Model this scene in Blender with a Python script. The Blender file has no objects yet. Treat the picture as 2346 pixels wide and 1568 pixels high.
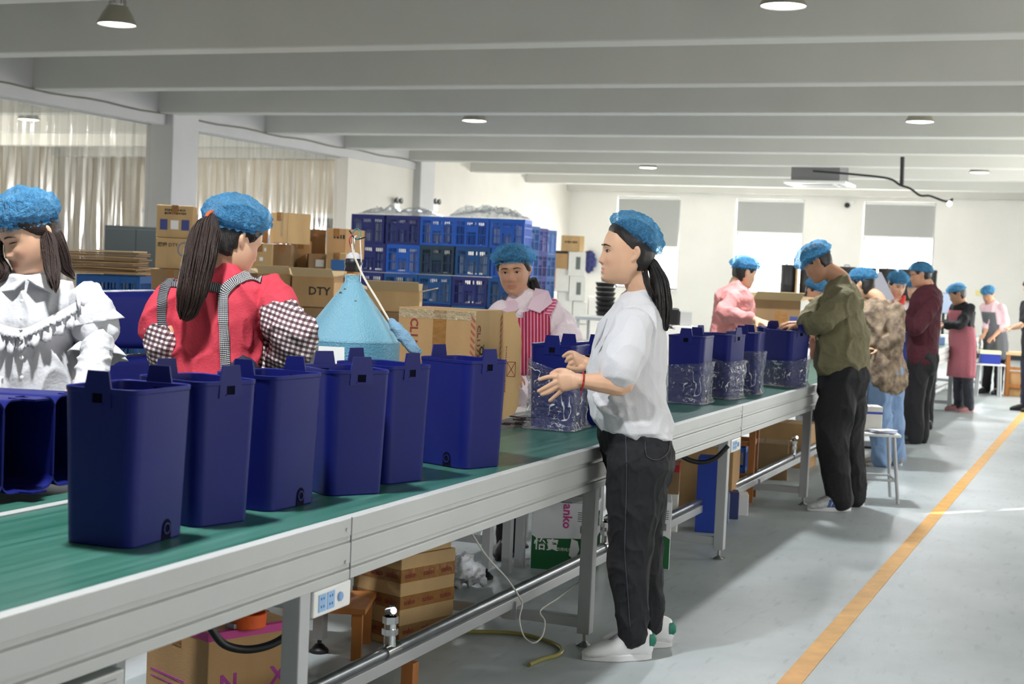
import bpy, bmesh, math, random
import numpy as np
from mathutils import Vector, Matrix, noise
random.seed(7)
PI = math.pi
scene = bpy.context.scene
C = scene.collection

# ------------------------------------------------------------------ camera
HC = 1.42
FPX, YAW, PITCH, ROLL = 3389.58, 0.391018512, 0.0487984526, 0.0435839032
_f = Vector((-math.sin(YAW)*math.cos(PITCH), math.cos(YAW)*math.cos(PITCH), -math.sin(PITCH)))
_r = Vector((math.cos(YAW), math.sin(YAW), 0))
_u = _r.cross(_f)
CR = _r*math.cos(ROLL) + _u*math.sin(ROLL)
CU = -_r*math.sin(ROLL) + _u*math.cos(ROLL)
CF = _f
cam_d = bpy.data.cameras.new('camera')
cam = bpy.data.objects.new('camera', cam_d)
C.objects.link(cam)
m3 = Matrix((CR, CU, -CF)).transposed()
cam.matrix_world = Matrix.Translation((0, 0, HC)) @ m3.to_4x4()
cam_d.sensor_width = 36.0
cam_d.lens = FPX/2346*36.0
cam_d.clip_end = 200
cam_d.dof.use_dof = True
cam_d.dof.focus_distance = 5.5
cam_d.dof.aperture_fstop = 5.6
scene.camera = cam

# ------------------------------------------------------------------ world, exposure, light
w = bpy.data.worlds.new('daylight'); scene.world = w; w.use_nodes = True
bg = w.node_tree.nodes['Background']
bg.inputs[0].default_value = (1.0, 0.99, 0.96, 1); bg.inputs[1].default_value = 6.0
vs = scene.view_settings
vs.view_transform = 'Standard'; vs.look = 'None'; vs.gamma = 1.0; vs.use_curve_mapping = False
vs.exposure = 0.12
LAMP_W = 105.0       # each ceiling lamp
FILL_W = (72.0, 90.0, 190.0, 420.0)     # fill lights added along the unseen right-hand wall

def rect_light(name, loc, rot, sx, sy, power, col=(1, .985, .95)):
    d = bpy.data.lights.new(name, 'AREA'); d.shape = 'RECTANGLE'; d.size = sx; d.size_y = sy
    d.energy = power; d.color = col
    o = bpy.data.objects.new(name, d); C.objects.link(o); o.location = loc; o.rotation_euler = rot
    return o
for yy, wp in zip((4.0, 11.0, 18.5, 23.4), FILL_W):      # added fill lights, standing inside the unseen right-hand wall
    rect_light('window_daylight', (2.52, yy, 1.95), (0, PI/2, 0), 2.0, 3.0, wp)
sun_d = bpy.data.lights.new('sun', 'SUN'); sun_d.energy = 14.0; sun_d.angle = math.radians(.53); sun_d.color = (1, .96, .88)
sun = bpy.data.objects.new('sun', sun_d); C.objects.link(sun)      # low sun, from beyond the end wall on the right
sun.rotation_euler = Vector((.592, .724, .364)).to_track_quat('Z', 'Y').to_euler()
for xx in (-10.11, -7.32, -4.54):       # windows in the end wall
    rect_light('window_daylight', (xx, 32.55, 1.75), (-PI/2, 0, 0), 1.4, 1.2, 215)
rect_light('window_daylight', (-19.8, 17.0, 2.2), (0, -PI/2, 0), 1.4, 8.0, 260, (1, .93, .8))

# ------------------------------------------------------------------ helpers
def A(px, py, dep):
    """point of the place seen at photo pixel (px,py), dep metres in front of the camera"""
    return Vector((0, 0, HC)) + (CR*((px-1173)/FPX) - CU*((py-784)/FPX) + CF)*dep
def AZ(px, py, z):
    d = CR*((px-1173)/FPX) - CU*((py-784)/FPX) + CF
    return Vector((0, 0, HC)) + d*((z-HC)/d.z)
def AX(px, py, x):
    d = CR*((px-1173)/FPX) - CU*((py-784)/FPX) + CF
    return Vector((0, 0, HC)) + d*(x/d.x)
def AY(px, py, y):
    d = CR*((px-1173)/FPX) - CU*((py-784)/FPX) + CF
    return Vector((0, 0, HC)) + d*(y/d.y)

def lin(c):
    return tuple(((x/255)/12.92 if x/255 <= .04045 else ((x/255+.055)/1.055)**2.4) for x in c[:3])

def mat(name, col, rough=.5, metal=0., var=None, bump=None, col2=None, spec=.5, emit=0., trans=0., alpha=1., coat=0., sheen=0.):
    m = bpy.data.materials.new(name); m.use_nodes = True
    nt = m.node_tree; b = nt.nodes['Principled BSDF']
    c = lin(col)
    b.inputs['Base Color'].default_value = (*c, 1)
    b.inputs['Roughness'].default_value = rough
    b.inputs['Metallic'].default_value = metal
    b.inputs['Specular IOR Level'].default_value = spec
    if trans: b.inputs['Transmission Weight'].default_value = trans
    if alpha < 1: b.inputs['Alpha'].default_value = alpha
    if coat: b.inputs['Coat Weight'].default_value = coat
    if sheen: b.inputs['Sheen Weight'].default_value = sheen
    if emit:
        b.inputs['Emission Color'].default_value = (*c, 1); b.inputs['Emission Strength'].default_value = emit
    tc = None
    if var or bump:
        tc = nt.nodes.new('ShaderNodeTexCoord')
    if var:
        n = nt.nodes.new('ShaderNodeTexNoise'); n.inputs['Scale'].default_value = var[0]; n.inputs['Detail'].default_value = 5
        if len(var) > 2:
            mp = nt.nodes.new('ShaderNodeMapping'); mp.inputs['Scale'].default_value = var[2]
            nt.links.new(tc.outputs['Object'], mp.inputs['Vector']); nt.links.new(mp.outputs[0], n.inputs['Vector'])
        else:
            nt.links.new(tc.outputs['Object'], n.inputs['Vector'])
        r = nt.nodes.new('ShaderNodeValToRGB')
        c2 = lin(col2) if col2 else tuple(x*(1-var[1]) for x in c)
        c1 = c if col2 else tuple(min(1, x*(1+var[1]*.5)) for x in c)
        r.color_ramp.elements[0].position = .3; r.color_ramp.elements[1].position = .7
        r.color_ramp.elements[0].color = (*c2, 1); r.color_ramp.elements[1].color = (*c1, 1)
        nt.links.new(n.outputs['Fac'], r.inputs['Fac']); nt.links.new(r.outputs[0], b.inputs['Base Color'])
    if bump:
        n2 = nt.nodes.new('ShaderNodeTexNoise'); n2.inputs['Scale'].default_value = bump[0]; n2.inputs['Detail'].default_value = 4
        if len(bump) > 2:
            mp = nt.nodes.new('ShaderNodeMapping'); mp.inputs['Scale'].default_value = bump[2]
            nt.links.new(tc.outputs['Object'], mp.inputs['Vector']); nt.links.new(mp.outputs[0], n2.inputs['Vector'])
        else:
            nt.links.new(tc.outputs['Object'], n2.inputs['Vector'])
        bp = nt.nodes.new('ShaderNodeBump'); bp.inputs['Strength'].default_value = bump[1]; bp.inputs['Distance'].default_value = .02
        nt.links.new(n2.outputs['Fac'], bp.inputs['Height']); nt.links.new(bp.outputs[0], b.inputs['Normal'])
    return m

def pattern(name, cols, kind, scale, rough=.8, axis=None, width=.5):
    """woven patterns: 'stripe' (one set of lines across axis) or 'check' (two sets)"""
    m = bpy.data.materials.new(name); m.use_nodes = True
    nt = m.node_tree; b = nt.nodes['Principled BSDF']; b.inputs['Roughness'].default_value = rough
    tc = nt.nodes.new('ShaderNodeTexCoord')
    src = tc.outputs['UV'] if axis == 'UV' else tc.outputs['Object']
    def lines(vec):
        d = nt.nodes.new('ShaderNodeVectorMath'); d.operation = 'DOT_PRODUCT'; d.inputs[1].default_value = vec
        nt.links.new(src, d.inputs[0])
        s = nt.nodes.new('ShaderNodeMath'); s.operation = 'MULTIPLY'; s.inputs[1].default_value = scale
        nt.links.new(d.outputs['Value'], s.inputs[0])
        f = nt.nodes.new('ShaderNodeMath'); f.operation = 'FRACT'; nt.links.new(s.outputs[0], f.inputs[0])
        g = nt.nodes.new('ShaderNodeMath'); g.operation = 'LESS_THAN'; g.inputs[1].default_value = width
        nt.links.new(f.outputs[0], g.inputs[0]); return g.outputs[0]
    v1, v2 = ((1, 0, 0), (0, 1, 0)) if axis == 'UV' else (axis if axis else (tuple(CR), (0, 0, 1)))
    a = lines(v1)
    mx = nt.nodes.new('ShaderNodeMix'); mx.data_type = 'RGBA'
    mx.inputs[6].default_value = (*lin(cols[0]), 1); mx.inputs[7].default_value = (*lin(cols[1]), 1)
    nt.links.new(a, mx.inputs[0]); out = mx.outputs[2]
    if kind == 'check':
        c = lines(v2)
        m2 = nt.nodes.new('ShaderNodeMix'); m2.data_type = 'RGBA'; m2.blend_type = 'MULTIPLY'
        cc = nt.nodes.new('ShaderNodeMix'); cc.data_type = 'RGBA'
        cc.inputs[6].default_value = (1, 1, 1, 1); cc.inputs[7].default_value = (*lin(cols[2]), 1)
        nt.links.new(c, cc.inputs[0]); m2.inputs[0].default_value = 1
        nt.links.new(out, m2.inputs[6]); nt.links.new(cc.outputs[2], m2.inputs[7]); out = m2.outputs[2]
    nt.links.new(out, b.inputs['Base Color'])
    return m

class MB:
    """collects shapes; build() links them as one mesh object"""
    def __init__(s): s.v = []; s.f = []; s.mi = []; s.uv = {}
    def add(s, vs, fs, mi=0, M=None):
        o = len(s.v)
        s.v += [tuple(M @ Vector(v)) if M else tuple(v) for v in vs]
        for f in fs: s.f.append(tuple(i+o for i in f)); s.mi.append(mi)
        return s
    def box(s, c, d, M=None, mi=0, rz=0, taper=1.):
        x, y, z = (k/2 for k in d)
        vs = []
        for sz in (-1, 1):
            t = taper if sz > 0 else 1
            for sx, sy in ((-1, -1), (1, -1), (1, 1), (-1, 1)):
                p = Vector((sx*x*t, sy*y*t, sz*z))
                if rz: p = Matrix.Rotation(rz, 3, 'Z') @ p
                vs.append(p+Vector(c))
        return s.add(vs, [(3, 2, 1, 0), (4, 5, 6, 7), (0, 1, 5, 4), (1, 2, 6, 5), (2, 3, 7, 6), (3, 0, 4, 7)], mi, M)
    def b2(s, lo, hi, M=None, mi=0):
        return s.box([(a+b)/2 for a, b in zip(lo, hi)], [abs(b-a) for a, b in zip(lo, hi)], M, mi)
    def rings(s, rings, mi=0, cap=True, closed=True, M=None):
        n = len(rings[0]); vs = [p for r in rings for p in r]; fs = []
        for i in range(len(rings)-1):
            for j in range(n if closed else n-1):
                k = (j+1) % n
                fs.append((i*n+j, i*n+k, (i+1)*n+k, (i+1)*n+j))
        if cap and closed:
            fs.append(tuple(range(n))[::-1]); fs.append(tuple((len(rings)-1)*n+j for j in range(n)))
        return s.add(vs, fs, mi, M)
    def tube(s, pts, r, n=8, mi=0, M=None, cap=True):
        pts = [Vector(p) for p in pts]
        rs = r if isinstance(r, (list, tuple)) else [r]*len(pts)
        up = None; rg = []
        for i, p in enumerate(pts):
            t = (pts[min(i+1, len(pts)-1)]-pts[max(i-1, 0)])
            if t.length < 1e-9: t = Vector((0, 0, 1))
            t.normalize()
            if up is None:
                up = Vector((0, 0, 1)) if abs(t.z) < .9 else Vector((1, 0, 0))
            a = t.cross(up).normalized(); up = a.cross(t).normalized()
            rg.append([p+(a*math.cos(2*PI*j/n)+up*math.sin(2*PI*j/n))*rs[i] for j in range(n)])
        return s.rings(rg, mi, cap, M=M)
    def cyl(s, c, r, h, n=24, mi=0, M=None, r2=None):
        r2 = r if r2 is None else r2
        rg = [[Vector(c)+Vector((math.cos(2*PI*j/n)*q, math.sin(2*PI*j/n)*q, z)) for j in range(n)] for q, z in ((r, 0), (r2, h))]
        return s.rings(rg, mi, M=M)
    def lathe(s, prof, n=32, c=(0, 0, 0), mi=0, M=None, cap=True):
        rg = [[Vector(c)+Vector((math.cos(2*PI*j/n)*r, math.sin(2*PI*j/n)*r, z)) for j in range(n)] for r, z in prof]
        return s.rings(rg, mi, cap, M=M)
    def prism(s, outline, h, M=None, mi=0):
        """outline in the xy plane, extruded from z=0 to z=h"""
        n = len(outline)
        vs = [Vector((x, y, 0)) for x, y in outline]+[Vector((x, y, h)) for x, y in outline]
        fs = [tuple(range(n))[::-1], tuple(range(n, 2*n))]+[(i, (i+1) % n, n+(i+1) % n, n+i) for i in range(n)]
        return s.add(vs, fs, mi, M)
    def build(s, name, mats, parent=None, smooth=None, bevel=0, world=False, loc=None):
        me = bpy.data.meshes.new(name)
        vs = s.v
        if world and parent is not None:
            iv = parent_matrix(parent).inverted(); vs = [tuple(iv @ Vector(v)) for v in vs]
        me.from_pydata(vs, [], s.f)
        for mm in (mats if isinstance(mats, (list, tuple)) else [mats]): me.materials.append(mm)
        if any(s.mi): me.polygons.foreach_set('material_index', s.mi)
        me.validate(); me.update()
        if smooth is not None:
            me.shade_smooth()
            if smooth < 180: me.set_sharp_from_angle(angle=math.radians(smooth))
        return link(name, me, parent, bevel, loc)

def link(name, me, parent=None, bevel=0, loc=None):
    o = bpy.data.objects.new(name, me); C.objects.link(o)
    if parent is not None: o.parent = parent
    if loc is not None: o.location = loc
    if bevel:
        bv = o.modifiers.new('edge', 'BEVEL'); bv.width = bevel; bv.segments = 2; bv.limit_method = 'ANGLE'
    return o
def parent_matrix(o):
    M = Matrix.LocRotScale(o.location, o.rotation_euler, o.scale)
    return parent_matrix(o.parent) @ M if o.parent else M
def tag(o, label, cat, group=None):
    o['label'] = label; o['category'] = cat
    if group: o['group'] = group
    return o
def thing(name, label, cat, loc=(0, 0, 0), rz=0, group=None):
    o = bpy.data.objects.new(name, None); C.objects.link(o); o.empty_display_size = .1
    o.location = loc; o.rotation_euler = (0, 0, rz)
    return tag(o, label, cat, group)
def struct(o): o['kind'] = 'structure'; return o
def dup(root, loc, rz=None, label=None, group=None):
    def cp(o, par):
        c = o.copy(); C.objects.link(c); c.parent = par
        for ch in list(o.children): cp(ch, c)
        return c
    r = cp(root, None); r.location = loc
    if rz is not None: r.rotation_euler = (0, 0, rz)
    if label: r['label'] = label
    if group: r['group'] = group
    return r

_fonts = {}
def text_mesh(name, s, size, matl, parent, M, extrude=.0004, bold=False, xs=1.0):
    """flat print lying in the xy plane of M"""
    cu = bpy.data.curves.new(name, 'FONT'); cu.body = s; cu.size = size; cu.extrude = extrude
    cu.align_x = 'CENTER'; cu.align_y = 'CENTER'; cu.resolution_u = 2
    if bold: cu.offset = size*.02
    t = bpy.data.objects.new('tmp', cu); C.objects.link(t)
    dg = bpy.context.evaluated_depsgraph_get()
    me = bpy.data.meshes.new_from_object(t.evaluated_get(dg))
    bpy.data.objects.remove(t); bpy.data.curves.remove(cu)
    me.transform(M @ Matrix.Diagonal((xs, 1, 1, 1)))
    me.materials.clear(); me.materials.append(matl)
    return link(name, me, parent)
def frame(o, x, y):
    """matrix with origin o, x axis x and y axis y (z = x cross y)"""
    x = Vector(x).normalized(); y = Vector(y); y = (y-x*y.dot(x)).normalized(); z = x.cross(y)
    M = Matrix((x, y, z)).transposed().to_4x4(); M.translation = Vector(o); return M
# ------------------------------------------------------------------ materials of the setting
M_wall = mat('wall_white_paint', (238, 236, 231), .85, var=(1.2, .04), bump=(60, .05))
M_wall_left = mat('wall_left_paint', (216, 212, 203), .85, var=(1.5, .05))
M_ceil = mat('ceiling_paint', (206, 205, 199), .9, var=(.8, .05))
M_col = mat('column_paint', (196, 195, 195), .85, var=(2, .05))
M_room = mat('store_room_paint', (236, 222, 196), .9, var=(1, .05))
M_white = mat('white_plastic', (240, 240, 238), .4)
M_grey_blind = mat('grey_blind_fabric', (176, 178, 176), .9, bump=(300, .1))
M_frame_al = mat('aluminium_frame', (150, 152, 155), .4, .6)
M_black = mat('black_plastic', (26, 26, 28), .45)
M_glass = mat('window_glass', (255, 255, 255), .02, alpha=.08)
M_yellow = mat('yellow_floor_paint', (226, 172, 92), .6, var=(9, .16), bump=(40, .1))

def floor_material():
    m = bpy.data.materials.new('painted_concrete_floor'); m.use_nodes = True
    nt = m.node_tree; b = nt.nodes['Principled BSDF']
    tc = nt.nodes.new('ShaderNodeTexCoord')
    n1 = nt.nodes.new('ShaderNodeTexNoise'); n1.inputs['Scale'].default_value = 1.3; n1.inputs['Detail'].default_value = 8; n1.inputs['Roughness'].default_value = .65
    n2 = nt.nodes.new('ShaderNodeTexNoise'); n2.inputs['Scale'].default_value = 26; n2.inputs['Detail'].default_value = 6
    mp = nt.nodes.new('ShaderNodeMapping'); mp.inputs['Rotation'].default_value = (0, 0, .4); mp.inputs['Scale'].default_value = (1.0, .22, 1)
    nt.links.new(tc.outputs['Object'], n1.inputs['Vector']); nt.links.new(tc.outputs['Object'], mp.inputs['Vector']); nt.links.new(mp.outputs[0], n2.inputs['Vector'])
    r1 = nt.nodes.new('ShaderNodeValToRGB')
    r1.color_ramp.elements[0].position = .32; r1.color_ramp.elements[1].position = .68
    r1.color_ramp.elements[0].color = (*lin((160, 169, 170)), 1); r1.color_ramp.elements[1].color = (*lin((182, 189, 191)), 1)
    r2 = nt.nodes.new('ShaderNodeValToRGB')
    r2.color_ramp.elements[0].position = .30; r2.color_ramp.elements[1].position = .42
    r2.color_ramp.elements[0].color = (.84, .84, .84, 1); r2.color_ramp.elements[1].color = (1, 1, 1, 1)
    mx = nt.nodes.new('ShaderNodeMix'); mx.data_type = 'RGBA'; mx.blend_type = 'MULTIPLY'; mx.inputs[0].default_value = 1
    nt.links.new(n1.outputs['Fac'], r1.inputs['Fac']); nt.links.new(n2.outputs['Fac'], r2.inputs['Fac'])
    nt.links.new(r1.outputs[0], mx.inputs[6]); nt.links.new(r2.outputs[0], mx.inputs[7])
    nt.links.new(mx.outputs[2], b.inputs['Base Color'])
    b.inputs['Roughness'].default_value = .42
    bp = nt.nodes.new('ShaderNodeBump'); bp.inputs['Strength'].default_value = .12; bp.inputs['Distance'].default_value = .01
    nt.links.new(n2.outputs['Fac'], bp.inputs['Height']); nt.links.new(bp.outputs[0], b.inputs['Normal'])
    return m
M_floor = floor_material()
M_slit_panel = mat('grey_slit_panel', (150, 152, 154), .5, .4)

# ------------------------------------------------------------------ room
YB, XL, XR, YN, ZC, ZB = 32.3, -11.9, 2.6, -5.0, 3.85, 3.3
floor = struct(MB().b2((-20.2, YN-.2, -.12), (XR+.2, YB+.2, 0)).build('floor', M_floor))
ln = MB().b2((-1.056, YN, .0005), (-.977, YB, .0025)).build('painted_line', M_yellow, floor); ln['label'] = 'worn yellow walkway line'
ceil = struct(MB().b2((-20.2, YN-.2, ZC), (XR+.2, YB+.2, ZC+.15)).build('ceiling', M_ceil))
for y in (-1.0, 1.5, 4.05, 6.6, 9.15, 11.72, 14.31, 16.77, 19.40, 21.82, 24.23, 26.88, 29.77, 32.3):
    bm = MB().b2((-20, y-.30, ZB), (XR, y, ZC+.02)).build('ceiling_beam', M_ceil, ceil, bevel=.015)
# wall at the far end with three windows
wins = [(-10.86, -9.36, 2.10), (-8.08, -6.57, 2.49), (-5.29, -3.79, 2.48)]
wb = MB()
WZ0, WZ1 = 1.12, 3.22
xs = [-20.2]+[v for a, b, _ in wins for v in (a, b)]+[XR+.2]
for i in range(0, len(xs), 2): wb.b2((xs[i], YB, 0), (xs[i+1], YB+.24, ZC))
for a, b, _ in wins: wb.b2((a, YB, 0), (b, YB+.24, WZ0)); wb.b2((a, YB, WZ1), (b, YB+.24, ZC))
wall_back = struct(wb.build('wall_back', M_wall))
struct(MB().b2((XL, YB-.012, 0), (XR, YB, .1)).build('baseboard_back', mat('dark_baseboard', (52, 54, 60), .6)))
for i, (a, b, zb) in enumerate(wins):
    f = MB(); t = .045; y0, y1 = YB+.12, YB+.18
    f.b2((a, y0, WZ0), (a+t, y1, WZ1)); f.b2((b-t, y0, WZ0), (b, y1, WZ1))
    f.b2((a, y0, WZ0), (b, y1, WZ0+t)); f.b2((a, y0, WZ1-t), (b, y1, WZ1)); f.b2((a, y0, 2.45), (b, y1, 2.50))
    wo = struct(f.build('window_%d' % (i+1), M_frame_al))
    x1, x2 = a+(b-a)*.37, a+(b-a)*.78
    for p, q in ((a+t, x1-.015), (x1+.015, x2-.015), (x2+.015, b-t)):
        MB().b2((p, y0+.02, WZ0+t), (q, y0+.026, 2.45)).build('window_pane', M_glass, wo)
    MB().b2((a+t, y0+.02, 2.5), (b-t, y0+.026, WZ1-t)).build('window_pane', M_glass, wo)
    for x in (x1, x2): MB().b2((x-.015, y0, WZ0+t), (x+.015, y1, 2.45)).build('mullion', M_frame_al, wo)
    sl = MB().b2((a-.03, YB-.05, WZ0-.04), (b+.03, YB+.14, WZ0)).build('window_sill', M_wall, wo)
    rb = thing('roller_blind', ['long grey roller blind over the leftmost end-wall window, behind the ponytailed woman', 'grey roller blind over the middle end-wall window, above the man in pink', 'grey roller blind over the rightmost end-wall window, above the maroon sweater'][i], 'blind', ((a+b)/2, YB+.03, zb), group='grey roller blinds')
    MB().b2((a+.02-(a+b)/2, -.004, 0), (b-.02-(a+b)/2, .004, WZ1-zb-.05)).build('fabric', M_grey_blind, rb)
    MB().b2((a+.02-(a+b)/2, -.012, -.02), (b-.02-(a+b)/2, .012, .005)).build('bottom_bar', M_white, rb)
    MB().tube([(a+.02-(a+b)/2, 0, WZ1-zb-.04), (b-.02-(a+b)/2, 0, WZ1-zb-.04)], .03, 12).build('roller', M_white, rb, smooth=40)
# right-hand wall: piers between unseen windows, added behind the fill lights
WY = (4.0, 11.0, 18.5, 23.4)
wr = MB(); e = [YN]+[v for y in WY for v in (y-1.55, y+1.55)]+[YB]
e = e[:4]+[e[4], 13.7, 14.7]+e[5:]
for i in range(0, len(e), 2): wr.b2((XR, e[i], 0), (XR+.2, e[i+1], ZC))
for y in WY: wr.b2((XR, y-1.55, 0), (XR+.2, y+1.55, .9)); wr.b2((XR, y-1.55, 3.0), (XR+.2, y+1.55, ZC))
wr.b2((XR, 13.7, 2.48), (XR+.2, 14.7, ZC))
struct(wr.build('wall_right', M_wall))
M_sun_block = mat('sun_blocking_pane', (235, 238, 240), .7)  # opaque panes, added out of view to keep the sun out
for i, y in enumerate(WY): struct(MB().b2((XR+.06, y-1.55, .9), (XR+.08, y+1.55, 3.0)).build('window_%d' % (i+4), M_sun_block))
# unseen sheet panel, added with two gaps to throw sun streaks
dr = MB(); X0, X1 = XR+.10, XR+.106; ys, yw = 14.18, .045
dr.b2((X0, 13.68, 0), (X1, ys-yw, 2.5)); dr.b2((X0, ys+yw, 0), (X1, 14.72, 2.5)); dr.b2((X0, ys-yw, 0), (X1, ys+yw, 1.93)); dr.b2((X0, ys-yw, 2.07), (X1, ys+yw, 2.14)); dr.b2((X0, ys-yw, 2.32), (X1, ys+yw, 2.5))
struct(dr.build('sun_slit_panel', M_slit_panel))
struct(MB().b2((-20.2, YN-.2, 0), (XR+.2, YN, ZC)).build('wall_near', M_wall))
# left-hand wall: columns, headers, solid part, store room beyond
wl = MB()
wl.b2((-12.3, 21.75, 0), (-12.05, 24.2, ZC)); wl.b2((-12.3, 24.8, 0), (-12.0, YB, ZC))
wl.b2((-12.3, YN, 0), (-12.05, 8.0, ZC))
struct(wl.build('wall_left', M_wall_left))
for y in (8.9, 16.64, 24.2):
    struct(MB().b2((-12.34, y, 0), (-11.9, y+.6, ZC)).build('column', M_col, bevel=.02))
struct(MB().b2((-12.34, 8.0, 3.16), (-12.02, 24.3, ZC)).build('trim_1', M_col, bevel=.01))
cb = MB(); random.seed(3)
pts = [(-12.0, 8+i*.35, 3.30+.012*math.sin(i*1.3)) for i in range(48)]
cb.tube(pts, .012, 6)
tag(cb.build('cable', mat('grey_cable', (120, 118, 110), .6), smooth=60), 'thin cable clipped along the top of the curtain wall', 'cable')
struct(MB().b2((-20.2, YN, 0), (-20, 13.0, ZC)).b2((-20.2, 21, 0), (-20, YB, ZC)).b2((-20.2, 13, 0), (-20, 21, 1.4)).b2((-20.2, 13, 3.0), (-20, 21, ZC)).build('wall_far_left', M_room))
# store-room end wall facing the camera, with a wide opening
sw = MB()
sw.b2((-20, 25.6, 2.35), (-12.3, 25.8, ZC)); sw.b2((-20, 25.6, 0), (-19.0, 25.8, 2.35)); sw.b2((-13.0, 25.6, 0), (-12.3, 25.8, 2.35)); sw.b2((-16.6, 25.6, 0), (-16.0, 25.8, 2.35))
struct(sw.build('wall_store_room', M_room))
tr = MB()
for a, b in ((-19.0, -16.6), (-16.0, -13.0)):
    tr.b2((a, 25.56, 2.27), (b, 25.62, 2.37)); tr.b2((a, 25.56, 0), (a+.08, 25.62, 2.37)); tr.b2((b-.08, 25.56, 0), (b, 25.62, 2.37))
struct(tr.build('trim_2', M_white))

# ------------------------------------------------------------------ ceiling lamps
M_shade = mat('lamp_shade_metal', (150, 146, 132), .4, .5)
M_diff = mat('lamp_diffuser', (255, 255, 255), .3, emit=9.0)
M_sink = mat('lamp_heat_sink', (190, 190, 190), .35, .8)
def ceiling_lamp(x, y, label, z=3.38):
    t = thing('ceiling_lamp', label, 'lamp', (x, y, z), group='bell-shaped factory ceiling lamps')
    MB().lathe([(.168, -.012), (.168, .0), (.160, .012), (.125, .085), (.098, .125), (.0905, .145), (.060, .152), (.06, .148), (.085, .14), (.12, .08), (.155, .01), (.16, -.01)], 40, cap=False).build('lamp_shade', M_shade, t, smooth=50)
    MB().lathe([(.159, -.004), (.12, -.012), (.06, -.016), (.004, -.017)], 40, cap=False).build('diffuser', M_diff, t, smooth=80)
    hs = MB()
    for k in range(18):
        a = 2*PI*k/18; hs.box((0, 0, 0), (.05, .006, .05), Matrix.Translation((math.cos(a)*.05, math.sin(a)*.05, .175)) @ Matrix.Rotation(a, 4, 'Z'))
    hs.cyl((0, 0, .15), .045, .05)
    hs.build('heat_sink', M_sink, t)
    MB().cyl((0, 0, .2), .012, ZC-z-.2, 10).build('rod', M_black, t)
    d = bpy.data.lights.new('lamp_light', 'AREA'); d.shape = 'DISK'; d.size = .22; d.energy = LAMP_W; d.color = (.96, .98, 1.0); d.spread = math.radians(172)
    o = bpy.data.objects.new('lamp_light', d); C.objects.link(o); o.parent = t; o.location = (0, 0, -.02)
    return t
side = {-8.12: 'left', -2.36: 'right'}
lab = {(-8.12, 10.5): 'bell-shaped ceiling lamp hanging whole in view, above the woman in the red shirt', (-2.36, 10.5): 'ceiling lamp cut off by the top of the picture, seen as a glowing disc',
       (-8.12, 18.05): 'ceiling lamp peeping below a beam above the blue crates', (-2.36, 18.05): 'ceiling lamp peeping below a beam above the rightmost blind',
       (-8.12, 25.8): 'small distant ceiling lamp above the ponytailed woman', (-2.36, 25.8): 'small distant ceiling lamp near the upper right, beyond the air conditioner',
       (-8.12, 2.85): 'ceiling lamp out of view over the left worktable', (-2.36, 2.85): 'ceiling lamp out of view over the near end of the conveyor'}
for (x, y), l in lab.items(): ceiling_lamp(x, y, l)
ceiling_lamp(-15.5, 18.0, 'added ceiling lamp lighting the store room behind the strip curtains')  # unseen lamp, added to light the store room
# ------------------------------------------------------------------ conveyor tables
M_rail = mat('painted_aluminium_rail', (196, 198, 196), .42, .25, var=(3, .05), bump=(250, .04))
M_groove = mat('rail_groove', (128, 130, 132), .5, .2)
M_leg = mat('grey_painted_steel', (186, 188, 190), .45, .2, var=(4, .06))
M_galv = mat('galvanised_pipe', (150, 154, 158), .32, .85, var=(12, .2))
M_chrome = mat('chrome', (200, 200, 200), .18, 1.)
def belt_material():
    m = bpy.data.materials.new('green_belt'); m.use_nodes = True
    nt = m.node_tree; b = nt.nodes['Principled BSDF']; tc = nt.nodes.new('ShaderNodeTexCoord')
    mp = nt.nodes.new('ShaderNodeMapping'); mp.inputs['Scale'].default_value = (22, .7, 1)
    n = nt.nodes.new('ShaderNodeTexNoise'); n.inputs['Scale'].default_value = 1.6; n.inputs['Detail'].default_value = 7; n.inputs['Roughness'].default_value = .6
    nt.links.new(tc.outputs['Object'], mp.inputs[0]); nt.links.new(mp.outputs[0], n.inputs['Vector'])
    r = nt.nodes.new('ShaderNodeValToRGB'); r.color_ramp.elements[0].position = .3; r.color_ramp.elements[1].position = .72
    r.color_ramp.elements[0].color = (*lin((32, 88, 74)), 1); r.color_ramp.elements[1].color = (*lin((76, 122, 110)), 1)
    nt.links.new(n.outputs['Fac'], r.inputs['Fac']); nt.links.new(r.outputs[0], b.inputs['Base Color'])
    b.inputs['Roughness'].default_value = .3; b.inputs['Specular IOR Level'].default_value = .45
    n2 = nt.nodes.new('ShaderNodeTexNoise'); n2.inputs['Scale'].default_value = 7; nt.links.new(tc.outputs['Object'], n2.inputs['Vector'])
    r2 = nt.nodes.new('ShaderNodeMapRange'); r2.inputs[3].default_value = .22; r2.inputs[4].default_value = .34
    return m
M_belt = belt_material()
ZT = .765
def rail(mb, x, s, y0, y1):
    """grooved side profile; x outer face, s=+1 faces +x"""
    p = [(0, .770), (0, .724), (-.011, .721), (-.011, .709), (0, .706), (0, .653), (-.011, .650), (-.011, .640), (0, .637), (0, .612), (-.032, .612), (-.032, .770)]
    M = Matrix(((s, 0, 0, x), (0, 0, 1, y0), (0, 1, 0, 0), (0, 0, 0, 1)))
    mb.prism(p, y1-y0, M)
def foot(mb, x, y):
    mb.lathe([(.03, 0), (.033, .006), (.012, .016), (.008, .02), (.008, .06)], 16, (x, y, 0))
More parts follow.
